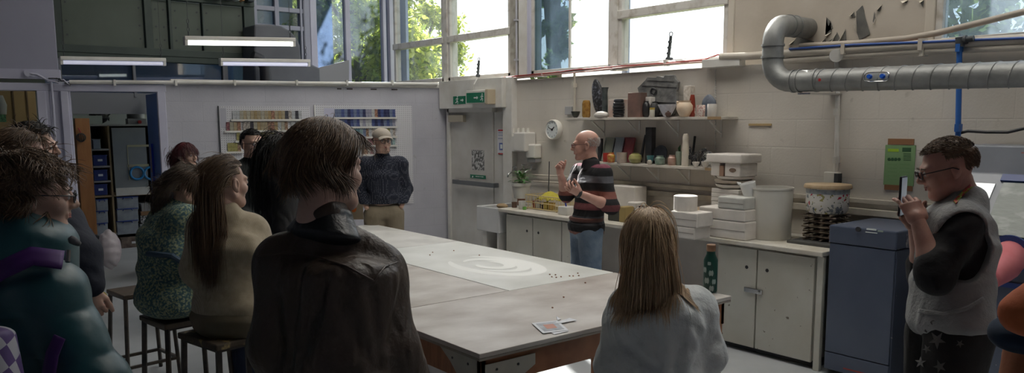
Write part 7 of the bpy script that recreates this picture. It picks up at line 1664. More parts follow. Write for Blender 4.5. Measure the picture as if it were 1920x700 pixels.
# 3 --- cream jumper, seated
p = Fig(420, 301, 3.4, 30, 'person in a cream ribbed jumper with long chestnut half ponytail, seated on a stool', fem=True, sit=.66, H=1.66, hyaw=32)
J = p.J; p.setj(head=(424, 346), neck=(424, 404, 0), shL=(390, 432, -.02), shR=(468, 436, .08), elL=(374, 505, .0), elR=(482, 505, .12))
J['chest'] = p.P(428, 470, .03); J['waist'] = p.P(430, 545, .03); J['pelvis'] = p.P(434, 568, .03)
for sd, q in (('L', -1), ('R', 1)):
    J['wr'+sd] = J['el'+sd]+p.f*.22-p.r*q*.08-zz*.03; J['hip'+sd] = J['pelvis']+p.r*q*.09; J['kn'+sd] = J['hip'+sd]+p.f*.36-zz*.02; J['an'+sd] = J['kn'+sd]-p.f*.16-zz*(J['kn'+sd][2]-.30)
p.hand('L', 'relaxed', -zz); p.hand('R', 'relaxed', -zz); p.body(); p.face()
g3 = p.torso(.024, cw=.93, hem=J['pelvis']-zz*.05)+p.sleeve('L', .030, 1.9, .006)+p.sleeve('R', .030, 1.9, .006)
p.garment('jumper', g3, M_creamk, .0075, .05, (.007, 4, .6, .6))
p.garment('hem_band', [('s', J['pelvis']-zz*.085, J['pelvis']-zz*.055, (.185, .155), (.195, .16), p.r)], mat('olive_brown_skirt', (.13, .105, .06), .8, (.17, .14, .09), 8), .008)
p.garment('skirt', [('s', J['pelvis']-zz*.05, J['pelvis']-zz*.02, (.155, .13), (.15, .12), p.r)]+[('c', J['hip'+s_]+p.f*.04, J['hip'+s_]+(J['kn'+s_]-J['hip'+s_])*.6, .085, .080) for s_ in 'LR'], mat('skirt_cloth', (.10, .085, .06), .85), .010); p.shoes(mat('grey_black_trainers', (.03, .03, .035), .6, (.2, .2, .22), 15, lo=.5, hi=.6))
hair(p, H_chest, 1700, .15, 10, comb=lambda d: np.stack([-d[:, 0]*.25, -.9+0*d[:, 1], .25+0*d[:, 2]], 1), grav=.5, stiff=.8, r=.0013, puff=.008, jitter=.05, lfun=lambda d: .55+.45*(d[:, 2] > .1), seed=5, ok=lambda v: hairline(v) & (v[:, 2] > -.5), coll=g3)
def fall(fig, m, root, dirv, n, L, spread, r=.0013, coll=None, seed=0, grav=1., curl=.02, segs=18, name='ponytail', wave=5):
    rg = np.random.default_rng(seed); P0 = root+rg.normal(size=(n, 3))*spread; v = unit(dirv)+rg.normal(size=(n, 3))*.22; pts = [P0]; p_ = P0.copy(); st = L*(1+rg.uniform(-.3, .12, n))[:, None]/(segs-1); ph = rg.uniform(0, 6.28, (n, 3))*.4
    for i in range(1, segs):
        v = v*.75+V3(0, 0, -1)*grav*.35+np.sin(ph+i*wave/segs*6.28)*curl*3+rg.normal(size=(n, 3))*.02; v /= np.linalg.norm(v, axis=1)[:, None]; p_ = p_+v*st
        if coll is not None:
            D = evalp(p_.astype(np.float32), coll, .04); hit = D < .004
            if hit.any():
                g = np.stack([evalp((p_[hit]+np.eye(3)[a]*2e-3).astype(np.float32), coll, .04)-D[hit] for a in range(3)], 1); g /= np.linalg.norm(g, axis=1)[:, None]+1e-9; p_[hit] += g*(.010-D[hit])[:, None]
        pts.append(p_.copy())
    return meshobj(name, [strandmesh(np.stack(pts, 1), r, 3, seed)], m, fig.e)
c = J['head']; R = p.HR
fall(p, H_chest, c+R@V3(.012, -.100, .045), R@V3(.10, -.25, -.4), 900, .40, .014, coll=g3, seed=2, r=.0014)
fall(p, H_chest, c+R@V3(.012, -.088, -.03), R@V3(.1, -.1, -.9), 700, .38, .020, coll=g3, seed=4, r=.0013)
MB().tube([c+R@V3(.018*math.cos(a), -.108, .045+.018*math.sin(a)) for a in np.linspace(0, 2*PI, 12)], .006, 6).build('hair_tie', mat('tan_tie', (.30, .18, .09), .7), p.e, smooth=True)
ps = J['pelvis']; M_gold = mat('paint_flecked_wood', (.07, .05, .03), .6, (.34, .25, .10), 18, .2, lo=.55, hi=.65)
stool((ps[0], ps[1]), .2, float(ps[2]-.125), 'paint flecked stool under the person in the cream jumper', M_gold, seat=(.17, .16))

# 4 --- patterned jacket, seated on black stool
def flower():
    m = bpy.data.materials.new('ditsy_flower_print'); m.use_nodes = True; N = m.node_tree.nodes; Lk = m.node_tree.links; b = N['Principled BSDF']; b.inputs['Roughness'].default_value = .85; tc = N.new('ShaderNodeTexCoord')
    n = N.new('ShaderNodeTexNoise'); n.inputs['Scale'].default_value = 85; n.inputs['Detail'].default_value = 4; Lk.new(tc.outputs['Object'], n.inputs['Vector']); r = N.new('ShaderNodeValToRGB'); r.color_ramp.interpolation = 'CONSTANT'; e = r.color_ramp.elements; e[0].color = (.05, .11, .13, 1); e[0].position = 0
    e[1].position = .46; e[1].color = (.10, .18, .18, 1)
    for ps_, c in ((.52, (.30, .31, .12, 1)), (.57, (.20, .32, .30, 1)), (.62, (.55, .52, .30, 1)), (.66, (.12, .17, .12, 1))): x = e.new(ps_); x.color = c
    Lk.new(n.outputs['Fac'], r.inputs[0]); Lk.new(r.outputs[0], b.inputs['Base Color']); return m
p = Fig(345, 321, 4.25, 62, 'person in a green and yellow flower print jacket sitting on a stool in profile', fem=True, sit=.66, H=1.66, hyaw=70, hpitch=6, build=1.08)
J = p.J; p.setj(head=(352, 354), neck=(334, 396, 0), shL=(316, 418, .10), shR=(345, 420, -.14), elL=(325, 470, .16), elR=(330, 480, -.19))
J['chest'] = p.P(322, 452, 0); J['waist'] = p.P(318, 500, 0); J['pelvis'] = p.P(326, 548, 0)
for sd, q in (('L', -1), ('R', 1)):
    J['wr'+sd] = J['el'+sd]+p.f*.23-zz*.06; J['hip'+sd] = J['pelvis']+p.r*q*.09; J['kn'+sd] = J['hip'+sd]+p.f*.38+zz*.01; J['an'+sd] = J['kn'+sd]-p.f*.05-zz*(J['kn'+sd][2]-.28)
p.hand('L', 'relaxed', -zz); p.hand('R', 'relaxed', -zz); p.body(); p.face()
g4 = p.torso(.045, hem=J['pelvis']-zz*.04, cw=1.1)+p.sleeve('L', .035, 1.9, .01)+p.sleeve('R', .038, 1.9, .01)
p.garment('jacket', g4, flower(), .009, .05, (.010, 6, .8, .5)); p.garment('jeans', p.legs(.02), M_jeand, .012); p.shoes(M_shoe)
w_ = MB().tube([onseg(g4, p.P(x, y, -1), ray(x, y)) for x, y in ((278, 476), (300, 478), (322, 480), (345, 494), (362, 515))], .016, 8); w_.build('waist_sash', mat('slate_blue_sash', (.06, .10, .15), .8), p.e, smooth=True)
hair(p, H_grey, 1600, .10, 9, wave=.12, wk=45, comb=lambda d: np.stack([d[:, 0]*.2, -.8+0*d[:, 1], -.05+0*d[:, 2]], 1), grav=.5, stiff=.8, curl=.08, r=.0014, puff=.014, jitter=.12, seed=8, ok=lambda v: hairline(v) & (v[:, 2] > -.5))
fall(p, H_grey, J['head']+p.HR@V3(0, -.11, -.03), p.HR@V3(0, -.8, -.2), 500, .12, .022, seed=6, curl=.12, segs=10, name='hair_bun')
ps = J['pelvis']; stool((ps[0]+.05, ps[1]), .15, float(ps[2]-.13), 'black metal stool under the person in the flower print jacket', M_seatw, seat=(.18, .16))

# 5 --- teal puffer coat, nearest left
p = Fig(62, 300, 2.3, 52, 'person in a teal puffer coat with curly brown hair and glasses at the left edge', fem=True, H=1.7, hyaw=62, hpitch=4, build=1.05)
J = p.J; p.setj(head=(66, 370), neck=(44, 452, 0), shL=(-60, 545, .12), shR=(88, 552, -.08), elL=(-90, 700, .14), elR=(182, 728, -.10))
J['chest'] = p.P(20, 610, 0); J['waist'] = p.P(20, 720, 0); J['pelvis'] = J['waist']-zz*.2
for sd, q in (('L', -1), ('R', 1)): J['wr'+sd] = J['el'+sd]-zz*.21+p.f*.08-p.r*q*.03; J['hip'+sd] = J['pelvis']+p.r*q*.09-zz*.02; J['kn'+sd] = J['hip'+sd]-zz*.40; J['an'+sd] = V3(*J['kn'+sd][:2], .085)
p.hand('R'); p.hand('L'); p.body(); p.face(); p.glasses()
g5 = p.torso(.055, hem=J['pelvis']-zz*.08, cw=1.05)+p.sleeve('L', .050, 1.9)+p.sleeve('R', .050, 1.9)
def quilt(P, amp, z0, step): return (amp*np.sqrt(np.abs(np.sin((P[:, 2]-z0)*PI/step+.25*np.sin(P[:, 0]*9)+.2*np.sin(P[:, 1]*7)))+1e-4)).astype(np.float32)
lo, hi = bounds(g5, .05)
o = meshobj('puffer_coat', [snet(lambda P: evalp(P, g5, .035)-quilt(P, .010, .03, .125)-folds(P, .004, 3, 1.4)+.012, lo, hi, .010)], M_teal, p.e)
g5c = [('s', p.P(62, 432, 0), p.P(44, 474, 0), (.135, .125), (.165, .15), p.r)]
p.garment('padded_collar', g5c, M_teal, .009, .03, (.006, 2)); p.garment('collar_lining', [('c', p.P(136, 450, -.06), p.P(146, 456, -.03), .014, .012)], mat('collar_grey', (.10, .10, .11), .6), .007)
zp = MB().tube([p.P(128, 470, -.22), p.P(127, 492, -.23)], .006, 6); zp.build('zip_pull', M_chrome, p.e, smooth=True)
p.garment('trousers', p.legs(.02), M_black, .014); p.shoes(M_shoe)
M_purp = mat('purple_webbing', (.055, .010, .13), .6)
def ribbon(fig, prims, pix, wpx, m, nm, th=.006, par=None, k=.05, off=.004, ext=0):
    L_, R_ = [], []
    n = 8*(len(pix)-1); P_ = []
    for a in range(len(pix)-1):
        for t in np.linspace(0, 1, 9)[:(8 if a < len(pix)-2 else 9)]: P_.append((pix[a][0]+(pix[a+1][0]-pix[a][0])*t, pix[a][1]+(pix[a+1][1]-pix[a][1])*t))
    P_ = np.array(P_); T = np.gradient(P_, axis=0); T /= np.linalg.norm(T, axis=1)[:, None]; Nn = np.stack([-T[:, 1], T[:, 0]], 1); b = MB(); rows_ = []
    for (x, y), nn in zip(P_, Nn):
        row = []
        for s_ in (-1, -.33, .33, 1):
            d = unit(ray(x+nn[0]*wpx*s_/2, y+nn[1]*wpx*s_/2)); q = onseg(prims, CAM+d*max(fig.D-1., .3), d, k); bad = np.linalg.norm(q-CAM) > fig.D*1.15+.35; q = CAM+d*np.linalg.norm(rows_[-1][1]-CAM) if bad and rows_ else q; row.append(q-d*off if not (bad and not rows_) else fig.J['chest'])
        rows_.append(row)
    vs = [q for r_ in rows_ for q in r_]; b.add(vs, [(i*4+j, i*4+j+1, (i+1)*4+j+1, (i+1)*4+j) for i in range(len(rows_)-1) for j in range(3)]); return b.build(nm, m, fig.e if par is None else par, smooth='all', solid=th)
curly = lambda d: np.stack([d[:, 0]*.5, -.3+0*d[:, 1], .1+0*d[:, 2]], 1)
hair(p, H_brown, 3600, .085, 12, comb=curly, grav=.8, stiff=.8, wave=.33, wk=60, curl=.16, cfreq=3.2, r=.0014, puff=.022, jitter=.14, lift=.02, seed=21, lvar=.4, ok=lambda v: (v[:, 2] > -.75) & ~((v[:, 1] > .45) & (v[:, 2] < .4)) & ~((np.abs(v[:, 0]) > .6) & (v[:, 1] > .1) & (v[:, 2] < .1)))
# backpack: purple strap and chequered body
bp_ = empty('backpack', p.P(-10, 700, -.25), label='purple and white chequered backpack slung on the teal coat', cat='backpack')
g5b = g5
ribbon(p, g5b+[('s', p.P(78, 428, 0), p.P(62, 478, 0), (.135, .125), (.15, .14), p.r)], [(-30, 530), (0, 508), (60, 480), (118, 488)], 32, M_purp, 'shoulder_strap', .008, bp_, off=.026)
ribbon(p, g5b, [(112, 632), (98, 665), (88, 720)], 22, M_purp, 'side_strap', .008, bp_, off=.028)
chk = mat('purple_white_check', (.05, .02, .12), .6); N = chk.node_tree.nodes; ck = N.new('ShaderNodeTexChecker'); ck.inputs['Scale'].default_value = 22; ck.inputs[1].default_value = (.055, .025, .13, 1); ck.inputs[2].default_value = (.34, .34, .38, 1)
tc = N.new('ShaderNodeTexCoord'); mp = N.new('ShaderNodeMapping'); mp.inputs['Rotation'].default_value = (.0, .45, .3); chk.node_tree.links.new(tc.outputs['Object'], mp.inputs[0]); chk.node_tree.links.new(mp.outputs[0], ck.inputs[0]); chk.node_tree.links.new(ck.outputs[0], N['Principled BSDF'].inputs['Base Color'])
q = p.P(-16, 690, -.34); meshobj('pack_body', [sdfmesh([('s', q-zz*.22+p.r*.05, q+zz*.07-p.r*.02, (.13, .08), (.09, .06), p.r)], .009, .03)], chk, bp_)

# 6 --- dark coat between the coat and the door post
p = Fig(36, 250, 3.3, 75, 'person with brown hair in a dark navy coat standing behind the teal puffer coat', H=1.78, hyaw=60)
J = p.J; p.setj(elR=(150, 478, -.1), wrR=(168, 545, -.12), shR=(108, 420, -.06), shL=(40, 400, .15)); J['neck'] = p.P(55, 345, 0); J['chest'] = p.P(92, 455, 0); J['waist'] = p.P(98, 545, .02); J['pelvis'] = p.P(100, 620, .04); J['wrL'] = p.P(160, 556, .06); J['elL'] = p.P(110, 490, .2)
for sd, q in (('L', -1), ('R', 1)): J['hip'+sd] = J['pelvis']+p.r*q*.09-zz*.02; J['kn'+sd] = J['hip'+sd]-zz*.42; J['an'+sd] = V3(*J['kn'+sd][:2], .085)
p.hand('R', 'grip', palm=-p.r); p.hand('L', 'grip', palm=p.r); p.body(); p.face()
g6 = p.torso(.04, hem=J['pelvis']-zz*.2)+p.sleeve('L', .034, 1.8)+p.sleeve('R', .034, 1.8)+[('c', p.P(112, 435, -.1), p.P(106, 415, -.05), .05, .03)]
p.garment('coat', g6, M_navyc, .011, .05, (.008, 9)); p.garment('trousers', p.legs(.02), M_black, .014); p.shoes(M_shoe)
hair(p, H_chest, 1200, .08, 8, wave=.12, comb=swept, grav=.5, curl=.1, r=.0014, puff=.012, jitter=.12, lift=.02, seed=31)
# 7 --- black haired head beyond
p = Fig(62, 236, 4.1, 60, 'person with black hair, mostly hidden behind the brown haired head by the door post', H=1.75, hyaw=80)
p.body(.02); p.face(); p.garment('coat', p.torso(.03, hem=p.J['pelvis']-zz*.1)+p.sleeve('L', .03, 1.9)+p.sleeve('R', .03, 1.9), M_black, .016); p.garment('trousers', p.legs(.02), M_black, .02); p.shoes(M_shoe)
hair(p, H_blk, 900, .07, 8, comb=swept, grav=.5, curl=.1, r=.0018, puff=.012, jitter=.12, lift=.02, seed=33)

# 8 --- plum haired person by the wall
p = Fig(349, 270, 7.0, 125, 'person with plum red hair in a bun and fringe leaning near the partition wall', fem=True, H=1.65, hyaw=112, skin='pale')
J = p.J; J['elR'] = p.L(.22, .05, 1.12); J['wrR'] = p.L(.0, .22, 1.18); J['elL'] = p.L(-.22, .05, 1.12); J['wrL'] = p.L(.0, .24, 1.12)
p.hand('R'); p.hand('L'); p.body(); p.face(); g = p.torso(.02, hem=J['pelvis']-zz*.06)+p.sleeve('L', .018, 1.9)+p.sleeve('R', .018, 1.9)
p.garment('jumper', g, M_navyc, .012, .04, (.005, 2)); p.garment('trousers', p.legs(.015), M_jeand, .014); p.shoes(M_shoe)
hair(p, H_red, 900, .09, 8, comb=lambda d: np.stack([d[:, 0]*.3, .5*np.sign(d[:, 1]-.1), -.1+0*d[:, 2]], 1), grav=.7, r=.002, puff=.010, jitter=.08, seed=41, ok=lambda v: (v[:, 2] > -.45) & ~((v[:, 1] > .35) & (v[:, 2] < .42)))
fall(p, H_red, J['head']+p.HR@V3(0, -.12, .0), p.HR@V3(0, -.8, -.1), 450, .10, .030, seed=42, curl=.2, segs=9, r=.002, name='hair_bun')

# 9 --- glasses, dark jacket
p = Fig(472, 245, 6.3, 148, 'person with cropped dark hair and glasses in a dark jacket by the left pegboard', H=1.78, hyaw=132)
J = p.J; J['wrR'] = p.L(.03, .20, 1.02); J['wrL'] = p.L(-.02, .22, 1.0)
p.hand('R', 'grip'); p.hand('L', 'grip'); p.body(); p.face(); p.glasses()
g = p.torso(.030, hem=J['pelvis']-zz*.08)+p.sleeve('L', .026, 1.85)+p.sleeve('R', .026, 1.85)
p.garment('jacket', g, mat('black_green_jacket', (.010, .014, .014), .7, (.018, .022, .022), 6), .011, .04, (.008, 12)); p.garment('shirt', [('s', J['chest']+p.f*.05+zz*.02, J['neck']+p.f*.05-zz*.01, (.05, .10), (.055, .06), p.r)], mat('dark_tshirt', (.02, .025, .04), .8), .010)
p.garment('trousers', p.legs(.02), M_jeand, .014); p.shoes(M_shoe)
hair(p, H_blk, 900, .02, 5, comb=lambda d: np.stack([0*d[:, 0], .5+0*d[:, 1], .3+0*d[:, 2]], 1), grav=.1, r=.0016, puff=.002, seed=51)

# 10 --- long black hair and black coat
p = Fig(526, 257, 5.35, 62, 'person all in black with long wavy black hair, left of the leather jacket', fem=True, H=1.72, hyaw=55)
J = p.J; p.body(.016); p.face(); g = p.torso(.03, hem=J['pelvis']-zz*.30, cw=.98)+p.sleeve('L', .022, 1.9)+p.sleeve('R', .022, 1.9)
p.garment('coat', g, M_black, .012, .05, (.009, 14)); p.garment('trousers', p.legs(.02), M_black, .016); p.shoes(M_shoe)
hair(p, H_blk, 1500, .44, 18, comb=lambda d: np.stack([d[:, 0]*.3, -.2+0*d[:, 1], -.1+0*d[:, 2]], 1), grav=.9, stiff=.75, curl=.10, cfreq=4, r=.0020, puff=.006, jitter=.10, seed=61, coll=g)
tg = empty('tote_bag', p.P(545, 400, .2), label='small red and beige patterned bag beside the person in black', cat='bag')
a = p.P(552, 372, .15); q = unit(V3(RT[0], RT[1], 0)); MB().prism([a-q*.05, a+q*.04, a+q*.055-zz*.17, a-q*.06-zz*.17], unit(V3(a[0], a[1], 0))*.07).build('bag_body', mat('red_beige_pattern', (.30, .03, .03), .7, (.35, .30, .2), 30, lo=.48, hi=.52), tg, bevel=.01)
MB().tube([a-q*.03, a-q*.02+zz*.10, a+q*.02+zz*.10, a+q*.03], .005, 6).build('bag_strap', M_black, tg, smooth=True)

# 11 --- cap and dotted jumper
def dots():
    m = mat('navy_dotted_knit', (.010, .013, .026), .9); N = m.node_tree.nodes; Lk = m.node_tree.links; b = N['Principled BSDF']; tc = N.new('ShaderNodeTexCoord'); v = N.new('ShaderNodeTexVoronoi'); v.inputs['Scale'].default_value = 75; v.inputs['Randomness'].default_value = .15; Lk.new(tc.outputs['Object'], v.inputs['Vector'])
    l = N.new('ShaderNodeMath'); l.operation = 'LESS_THAN'; l.inputs[1].default_value = .26; Lk.new(v.outputs['Distance'], l.inputs[0]); x = N.new('ShaderNodeMixRGB'); Lk.new(l.outputs[0], x.inputs[0]); x.inputs[1].default_value = (.010, .013, .026, 1); x.inputs[2].default_value = (.16, .17, .20, 1); Lk.new(x.outputs[0], b.inputs['Base Color']); return m
p = Fig(716, 243, 7.5, 168, 'person in a beige cap, glasses and dotted navy jumper with hands in khaki pockets', H=1.74, hyaw=150, build=.88)
J = p.J
for sd, q in (('R', 1), ('L', -1)): J['sh'+sd] = p.L(q*.165, -.03, 1.41); J['el'+sd] = p.L(q*.225, -.06, 1.17); J['wr'+sd] = p.L(q*.165, .05, 1.0)
p.body(); p.face(); p.glasses(); g = p.torso(.026, cw=1.0)+p.sleeve('L', .016, 1.9)+p.sleeve('R', .016, 1.9)
p.garment('jumper', g, dots(), .010, .04, (.007, 17), clip=[((0, 0, 1.035*p.k), (0, 0, -1))]); p.garment('trousers', p.legs(.026), M_khaki, .012, .03, (.006, 3)); p.shoes(M_shoe)
p.garment('collar', [('s', J['neck']-zz*.02, J['neck']+zz*.02, (.075, .07), (.066, .062), p.r)], M_navyc, .008)
c = J['head']; R = p.HR; M_cap = mat('beige_cap_cloth', (.40, .35, .29), .9, (.45, .40, .34), 12, .2, 60); s = p.hs
p.garment('cap_crown', [('e', c+R@(V3(0, -.012, .052)*s), (.086*s, .104*s, .078*s), R)], M_cap, .005, .01, None, clip=[(c+R@(V3(0, 0, .040)*s), -R@V3(0, .12, 1))])
b = MB().grid(lambda u, v: c+R@(V3((u-.5)*.14, .078+v*.075*math.sin(PI*(.15+.7*u)), .056-v*.018-((u-.5)**2)*.10)*s), 14, 6); b.build('cap_peak', M_cap, p.e, solid=.004, smooth='all')
hair(p, H_brown, 500, .03, 5, comb=lambda d: np.stack([0*d[:, 0], -.2+0*d[:, 1], -.8+0*d[:, 2]], 1), grav=.3, r=.0016, puff=.001, seed=71, ok=lambda v: (v[:, 2] < .05) & (v[:, 2] > -.5) & (v[:, 1] < .1))
bd = lambda v: (v[:, 1] > .0) & (v[:, 2] < -.55)
b_ = MB(); 
fall(p, H_brown, c+R@(V3(0, .075, -.075)*s), R@V3(0, .5, -.8), 140, .018, .016, seed=3, segs=4, name='beard')

# 12 --- presenter in striped polo
def stripes():
    m = mat('striped_polo', (.012, .012, .015), .85, bump=.2, nscale=8, bscale=80); N = m.node_tree.nodes; Lk = m.node_tree.links; b = N['Principled BSDF']; g = N.new('ShaderNodeNewGeometry'); s = N.new('ShaderNodeSeparateXYZ'); Lk.new(g.outputs['Position'], s.inputs[0])
    a = N.new('ShaderNodeMath'); a.operation = 'MULTIPLY_ADD'; a.inputs[1].default_value = 1/.62; a.inputs[2].default_value = -.92/.62; Lk.new(s.outputs[2], a.inputs[0]); r = N.new('ShaderNodeValToRGB'); r.color_ramp.interpolation = 'CONSTANT'; e = r.color_ramp.elements; e[0].position = 0; e[0].color = (.20, .09, .07, 1); e[1].position = .05; e[1].color = (.010, .010, .012, 1)
    for ps_, c in ((.14, (.07, .075, .085, 1)), (.20, (.09, .095, .11, 1)), (.235, (.010, .010, .012, 1)), (.32, (.16, .05, .055, 1)), (.40, (.010, .010, .012, 1)), (.47, (.24, .09, .07, 1)), (.555, (.03, .02, .02, 1)), (.575, (.010, .010, .012, 1)), (.66, (.11, .11, .125, 1)), (.74, (.010, .010, .012, 1)), (.84, (.17, .04, .065, 1)), (.90, (.010, .010, .012, 1))): x = e.new(ps_); x.color = c
    Lk.new(a.outputs[0], r.inputs[0]); Lk.new(r.outputs[0], b.inputs['Base Color']); return m
p = Fig(1101, 244, 6.2, -108, 'older bald person with glasses in a striped polo shirt and jeans, talking with hands raised', H=1.74, hyaw=-84, hpitch=4, skin='rosy', build=.9)
J = p.J; p.setj(head=(1098, 273), neck=(1108, 306, 0), shL=(1130, 327, -.14), shR=(1088, 325, .17), elL=(1146, 388, -.20), wrL=(1088, 364, -.30), elR=(1062, 365, .10), wrR=(1051, 328, -.02))
J['chest'] = p.P(1110, 350, 0); J['waist'] = p.P(1104, 392, 0); J['pelvis'] = p.P(1099, 428, 0)
for sd, q in (('L', -1), ('R', 1)): J['hip'+sd] = J['pelvis']+p.r*q*.085-zz*.02; J['kn'+sd] = J['hip'+sd]-zz*.42+p.r*q*.02; J['an'+sd] = V3(*(J['kn'+sd]+p.r*q*.01)[:2], .085)
p.hand('L', 'pinch', palm=unit(p.f*-.3+zz*.6+p.r*.6), dirv=p.P(1066, 352, -.32)-J['wrL']); p.hand('R', 'grip', palm=unit(p.r*-.6-p.f*.5), dirv=p.P(1044, 304, -.04)-J['wrR'])
p.body(.012, armh='LR'); p.face(iris=(.12, .14, .16), lips=(.42, .18, .15), brow=(.35, .30, .26)); p.glasses(mat('plum_frame', (.10, .03, .04), .4))
g = p.torso(.022, hem=J['pelvis']+zz*.02, cw=.98)+p.sleeve('L', .016, 1.12)+p.sleeve('R', .016, 1.12)
p.garment('polo_shirt', g, stripes(), .0070, .025, (.008, 19, 1.1)); p.garment('collar', [('s', J['neck']-zz*.045, J['neck']+zz*.012, (.088, .082), (.070, .066), p.r)], mat('black_collar', (.015, .014, .016), .8), .007)
p.garment('jeans', p.legs(.018), M_jean, .010, .03, (.007, 4, 1.2)); p.shoes(M_shoe)
pel = J['pelvis']+zz*.075; MB().tube([pel+p.r*.152*math.cos(a)+p.f*.112*math.sin(a) for a in np.linspace(0, 2*PI, 33)], .018, 8).build('belt', mat('brown_belt', (.09, .03, .02), .5), p.e, smooth=True)
ribbon(p, g, [(1096, 308), (1085, 330), (1080, 358)], 2.2, mat('white_cord', (.55, .52, .55), .6), 'lanyard', .002, k=.04); ribbon(p, g, [(1082, 306), (1072, 325), (1066, 345)], 1.6, MATS['white_cord'], 'lanyard_cord', .002, k=.04)
wrinkle(MATS['striped_polo'], 9, .02, .6)
wz = MB().lathe([(0, 0), (.03, 0), (.036, .012), (.028, .022), (0, .022)], J['wrL'], 16, unit(J['wrL']-J['elL'])); wz.build('wrist_watch', M_dkgrey, p.e, smooth=True)
hair(p, H_white, 500, .012, 4, comb=lambda d: np.stack([0*d[:, 0], -.3+0*d[:, 1], -.6+0*d[:, 2]], 1), grav=.3, r=.0012, puff=.0, seed=81, cap=False, ok=lambda v: (v[:, 2] < .30) & (v[:, 2] > -.45) & (v[:, 1] < .0))

# 13 --- photographer with phone
p = Fig(1786, 256, 2.95, -82, 'person in a grey denim vest over black, wearing glasses and holding up a phone', H=1.76, hyaw=-76, hpitch=16, skin='rosy', build=.88)
p.hs *= .93; J = p.J; p.setj(head=(1776, 318), neck=(1812, 388, 0), shL=(1800, 428, -.12), shR=(1770, 420, .18), elL=(1755, 520, -.16), wrL=(1722, 418, -.10), elR=(1735, 520, .16), wrR=(1716, 424, .06))
J['neck'] = p.P(1808, 382, 0); J['chest'] = p.P(1797, 460, 0); J['waist'] = p.P(1786, 530, 0); J['pelvis'] = p.P(1781, 600, 0)
for sd, q in (('L', -1), ('R', 1)): J['hip'+sd] = J['pelvis']+p.r*q*.085-zz*.02; J['kn'+sd] = J['hip'+sd]-zz*.42+p.f*.03; J['an'+sd] = V3(*(J['kn'+sd])[:2], .085)
p.hand('L', 'pinch', palm=unit(p.f*.1+p.r*.9+zz*.1), dirv=p.P(1702, 372, -.06)-J['wrL'], sc=1.0); p.hand('R', 'pinch', palm=unit(-p.r*.8-p.f*.3), dirv=p.P(1692, 385, .02)-J['wrR'])
p.body(.011, armh='LR'); p.face(); p.glasses()
g = p.torso(.010)+p.sleeve('L', .015, 1.22, .004)+p.sleeve('R', .017, 1.22, .004)
p.garment('black_top', g, M_black, .008, .04, (.007, 23))
gv = p.torso(.036, cw=1.0)+[('s', J['pelvis']-zz*.005, J['waist'], (.218, .128), (.175, .122), p.r)]
def vest(P_):
    D = evalp(P_, gv, .045)-folds(P_, .009, 27, 1.)
    for sd in 'LR':
        c_ = J['sh'+sd]-zz*.06; q = 1 if sd == 'R' else -1; D = np.maximum(D, -d_ell(P_, c_+p.r*q*.06, (.095, .095, .125)))
    return D
lo, hi = bounds(gv, .03); M_vest = mat('washed_grey_denim', (.24, .245, .245), .85, (.40, .405, .40), 6, .4, 90, lo=.3, hi=.7)
wrinkle(M_vest, 7, .025, .8); meshobj('denim_vest', [snet(vest, lo, hi, .0075)], M_vest, p.e)
pk_ = ribbon(p, gv, [(1735, 470), (1738, 530)], 6, M_vest, 'vest_placket', .003, k=.045)
ribbon(p, gv, [(1755, 512), (1795, 508)], 30, M_vest, 'vest_pocket', .004, k=.045); ribbon(p, gv, [(1722, 583), (1770, 590), (1815, 578), (1845, 560)], 8, M_vest, 'vest_hem', .004, k=.045)
lan = mat('rainbow_lanyard', (.45, .05, .04), .6, (.30, .36, .05), 60, lo=.49, hi=.51); ribbon(p, gv+g, [(1822, 348), (1806, 362), (1790, 380)], 7, lan, 'lanyard', .003, k=.04, off=.012)
bc = onseg(gv, p.P(1722, 505, -.8), ray(1722, 505)); q = unit(V3(RT[0], RT[1], 0)); MB().obox(bc-unit(ray(1722, 505))*.02, (q, unit(V3(FWD[0], FWD[1], 0)), zz), (.018, .003, .045)).build('id_card', mat('clear_card', (.45, .47, .5), .3), p.e, bevel=.003); MB().obox(bc-unit(ray(1722, 505))*.026+q*.012+zz*.02, (q, unit(V3(FWD[0], FWD[1], 0)), zz), (.006, .003, .025)).build('pink_tab', mat('pink_tab', (.5, .02, .12), .5), p.e)
def stars():
    m = mat('star_print_black', (.014, .013, .013), .9, (.028, .026, .026), 9, .2, 60); return m
gt = p.legs(.034); p.garment('trousers', gt, stars(), .010, .03, (.009, 6))
st_ = mat('pale_star_print', (.13, .12, .115), .85)
for k, (x, y, sz, a0) in enumerate(((1757, 638, 17, .3), (1730, 615, 12, .9), (1790, 605, 14, .1), (1738, 655, 9, .5), (1810, 600, 11, .7), (1800, 645, 8, .2), (1726, 680, 11, 1.), (1762, 688, 13, .6), (1745, 602, 8, 0))):
    d0 = unit(ray(x, y)); c_ = onseg(gt, CAM+d0*(p.D-.8), d0, .03); pts = []
    for i in range(10):
        rr_ = sz*(1 if i % 2 == 0 else .38); a = a0+i*PI/5; d1 = unit(ray(x+rr_*math.cos(a), y+rr_*math.sin(a))); q_ = onseg(gt, CAM+d1*(p.D-.8), d1, .03); pts.append(q_-d1*.010 if np.linalg.norm(q_-c_) < .12 else c_-d0*.010)
    MB().add([c_-d0*.011]+pts, [(0, i+1, (i+1) % 10+1) for i in range(10)]).build('printed_star', st_, p.e, solid=.002)
p.shoes(M_shoe)
hair(p, H_brown, 3000, .014, 5, comb=lambda d: np.stack([0*d[:, 0]+.1, .8*(d[:, 2] > .35)-.2, .15-.6*(d[:, 2] < .35)], 1), grav=.15, stiff=.8, r=.0012, puff=.004, jitter=.08, lift=.25, seed=91, lvar=.3, ok=lambda v: hairline(v) & ~((np.abs(v[:, 0]) > .5) & (v[:, 2] < .16) & (v[:, 1] > -.35)))
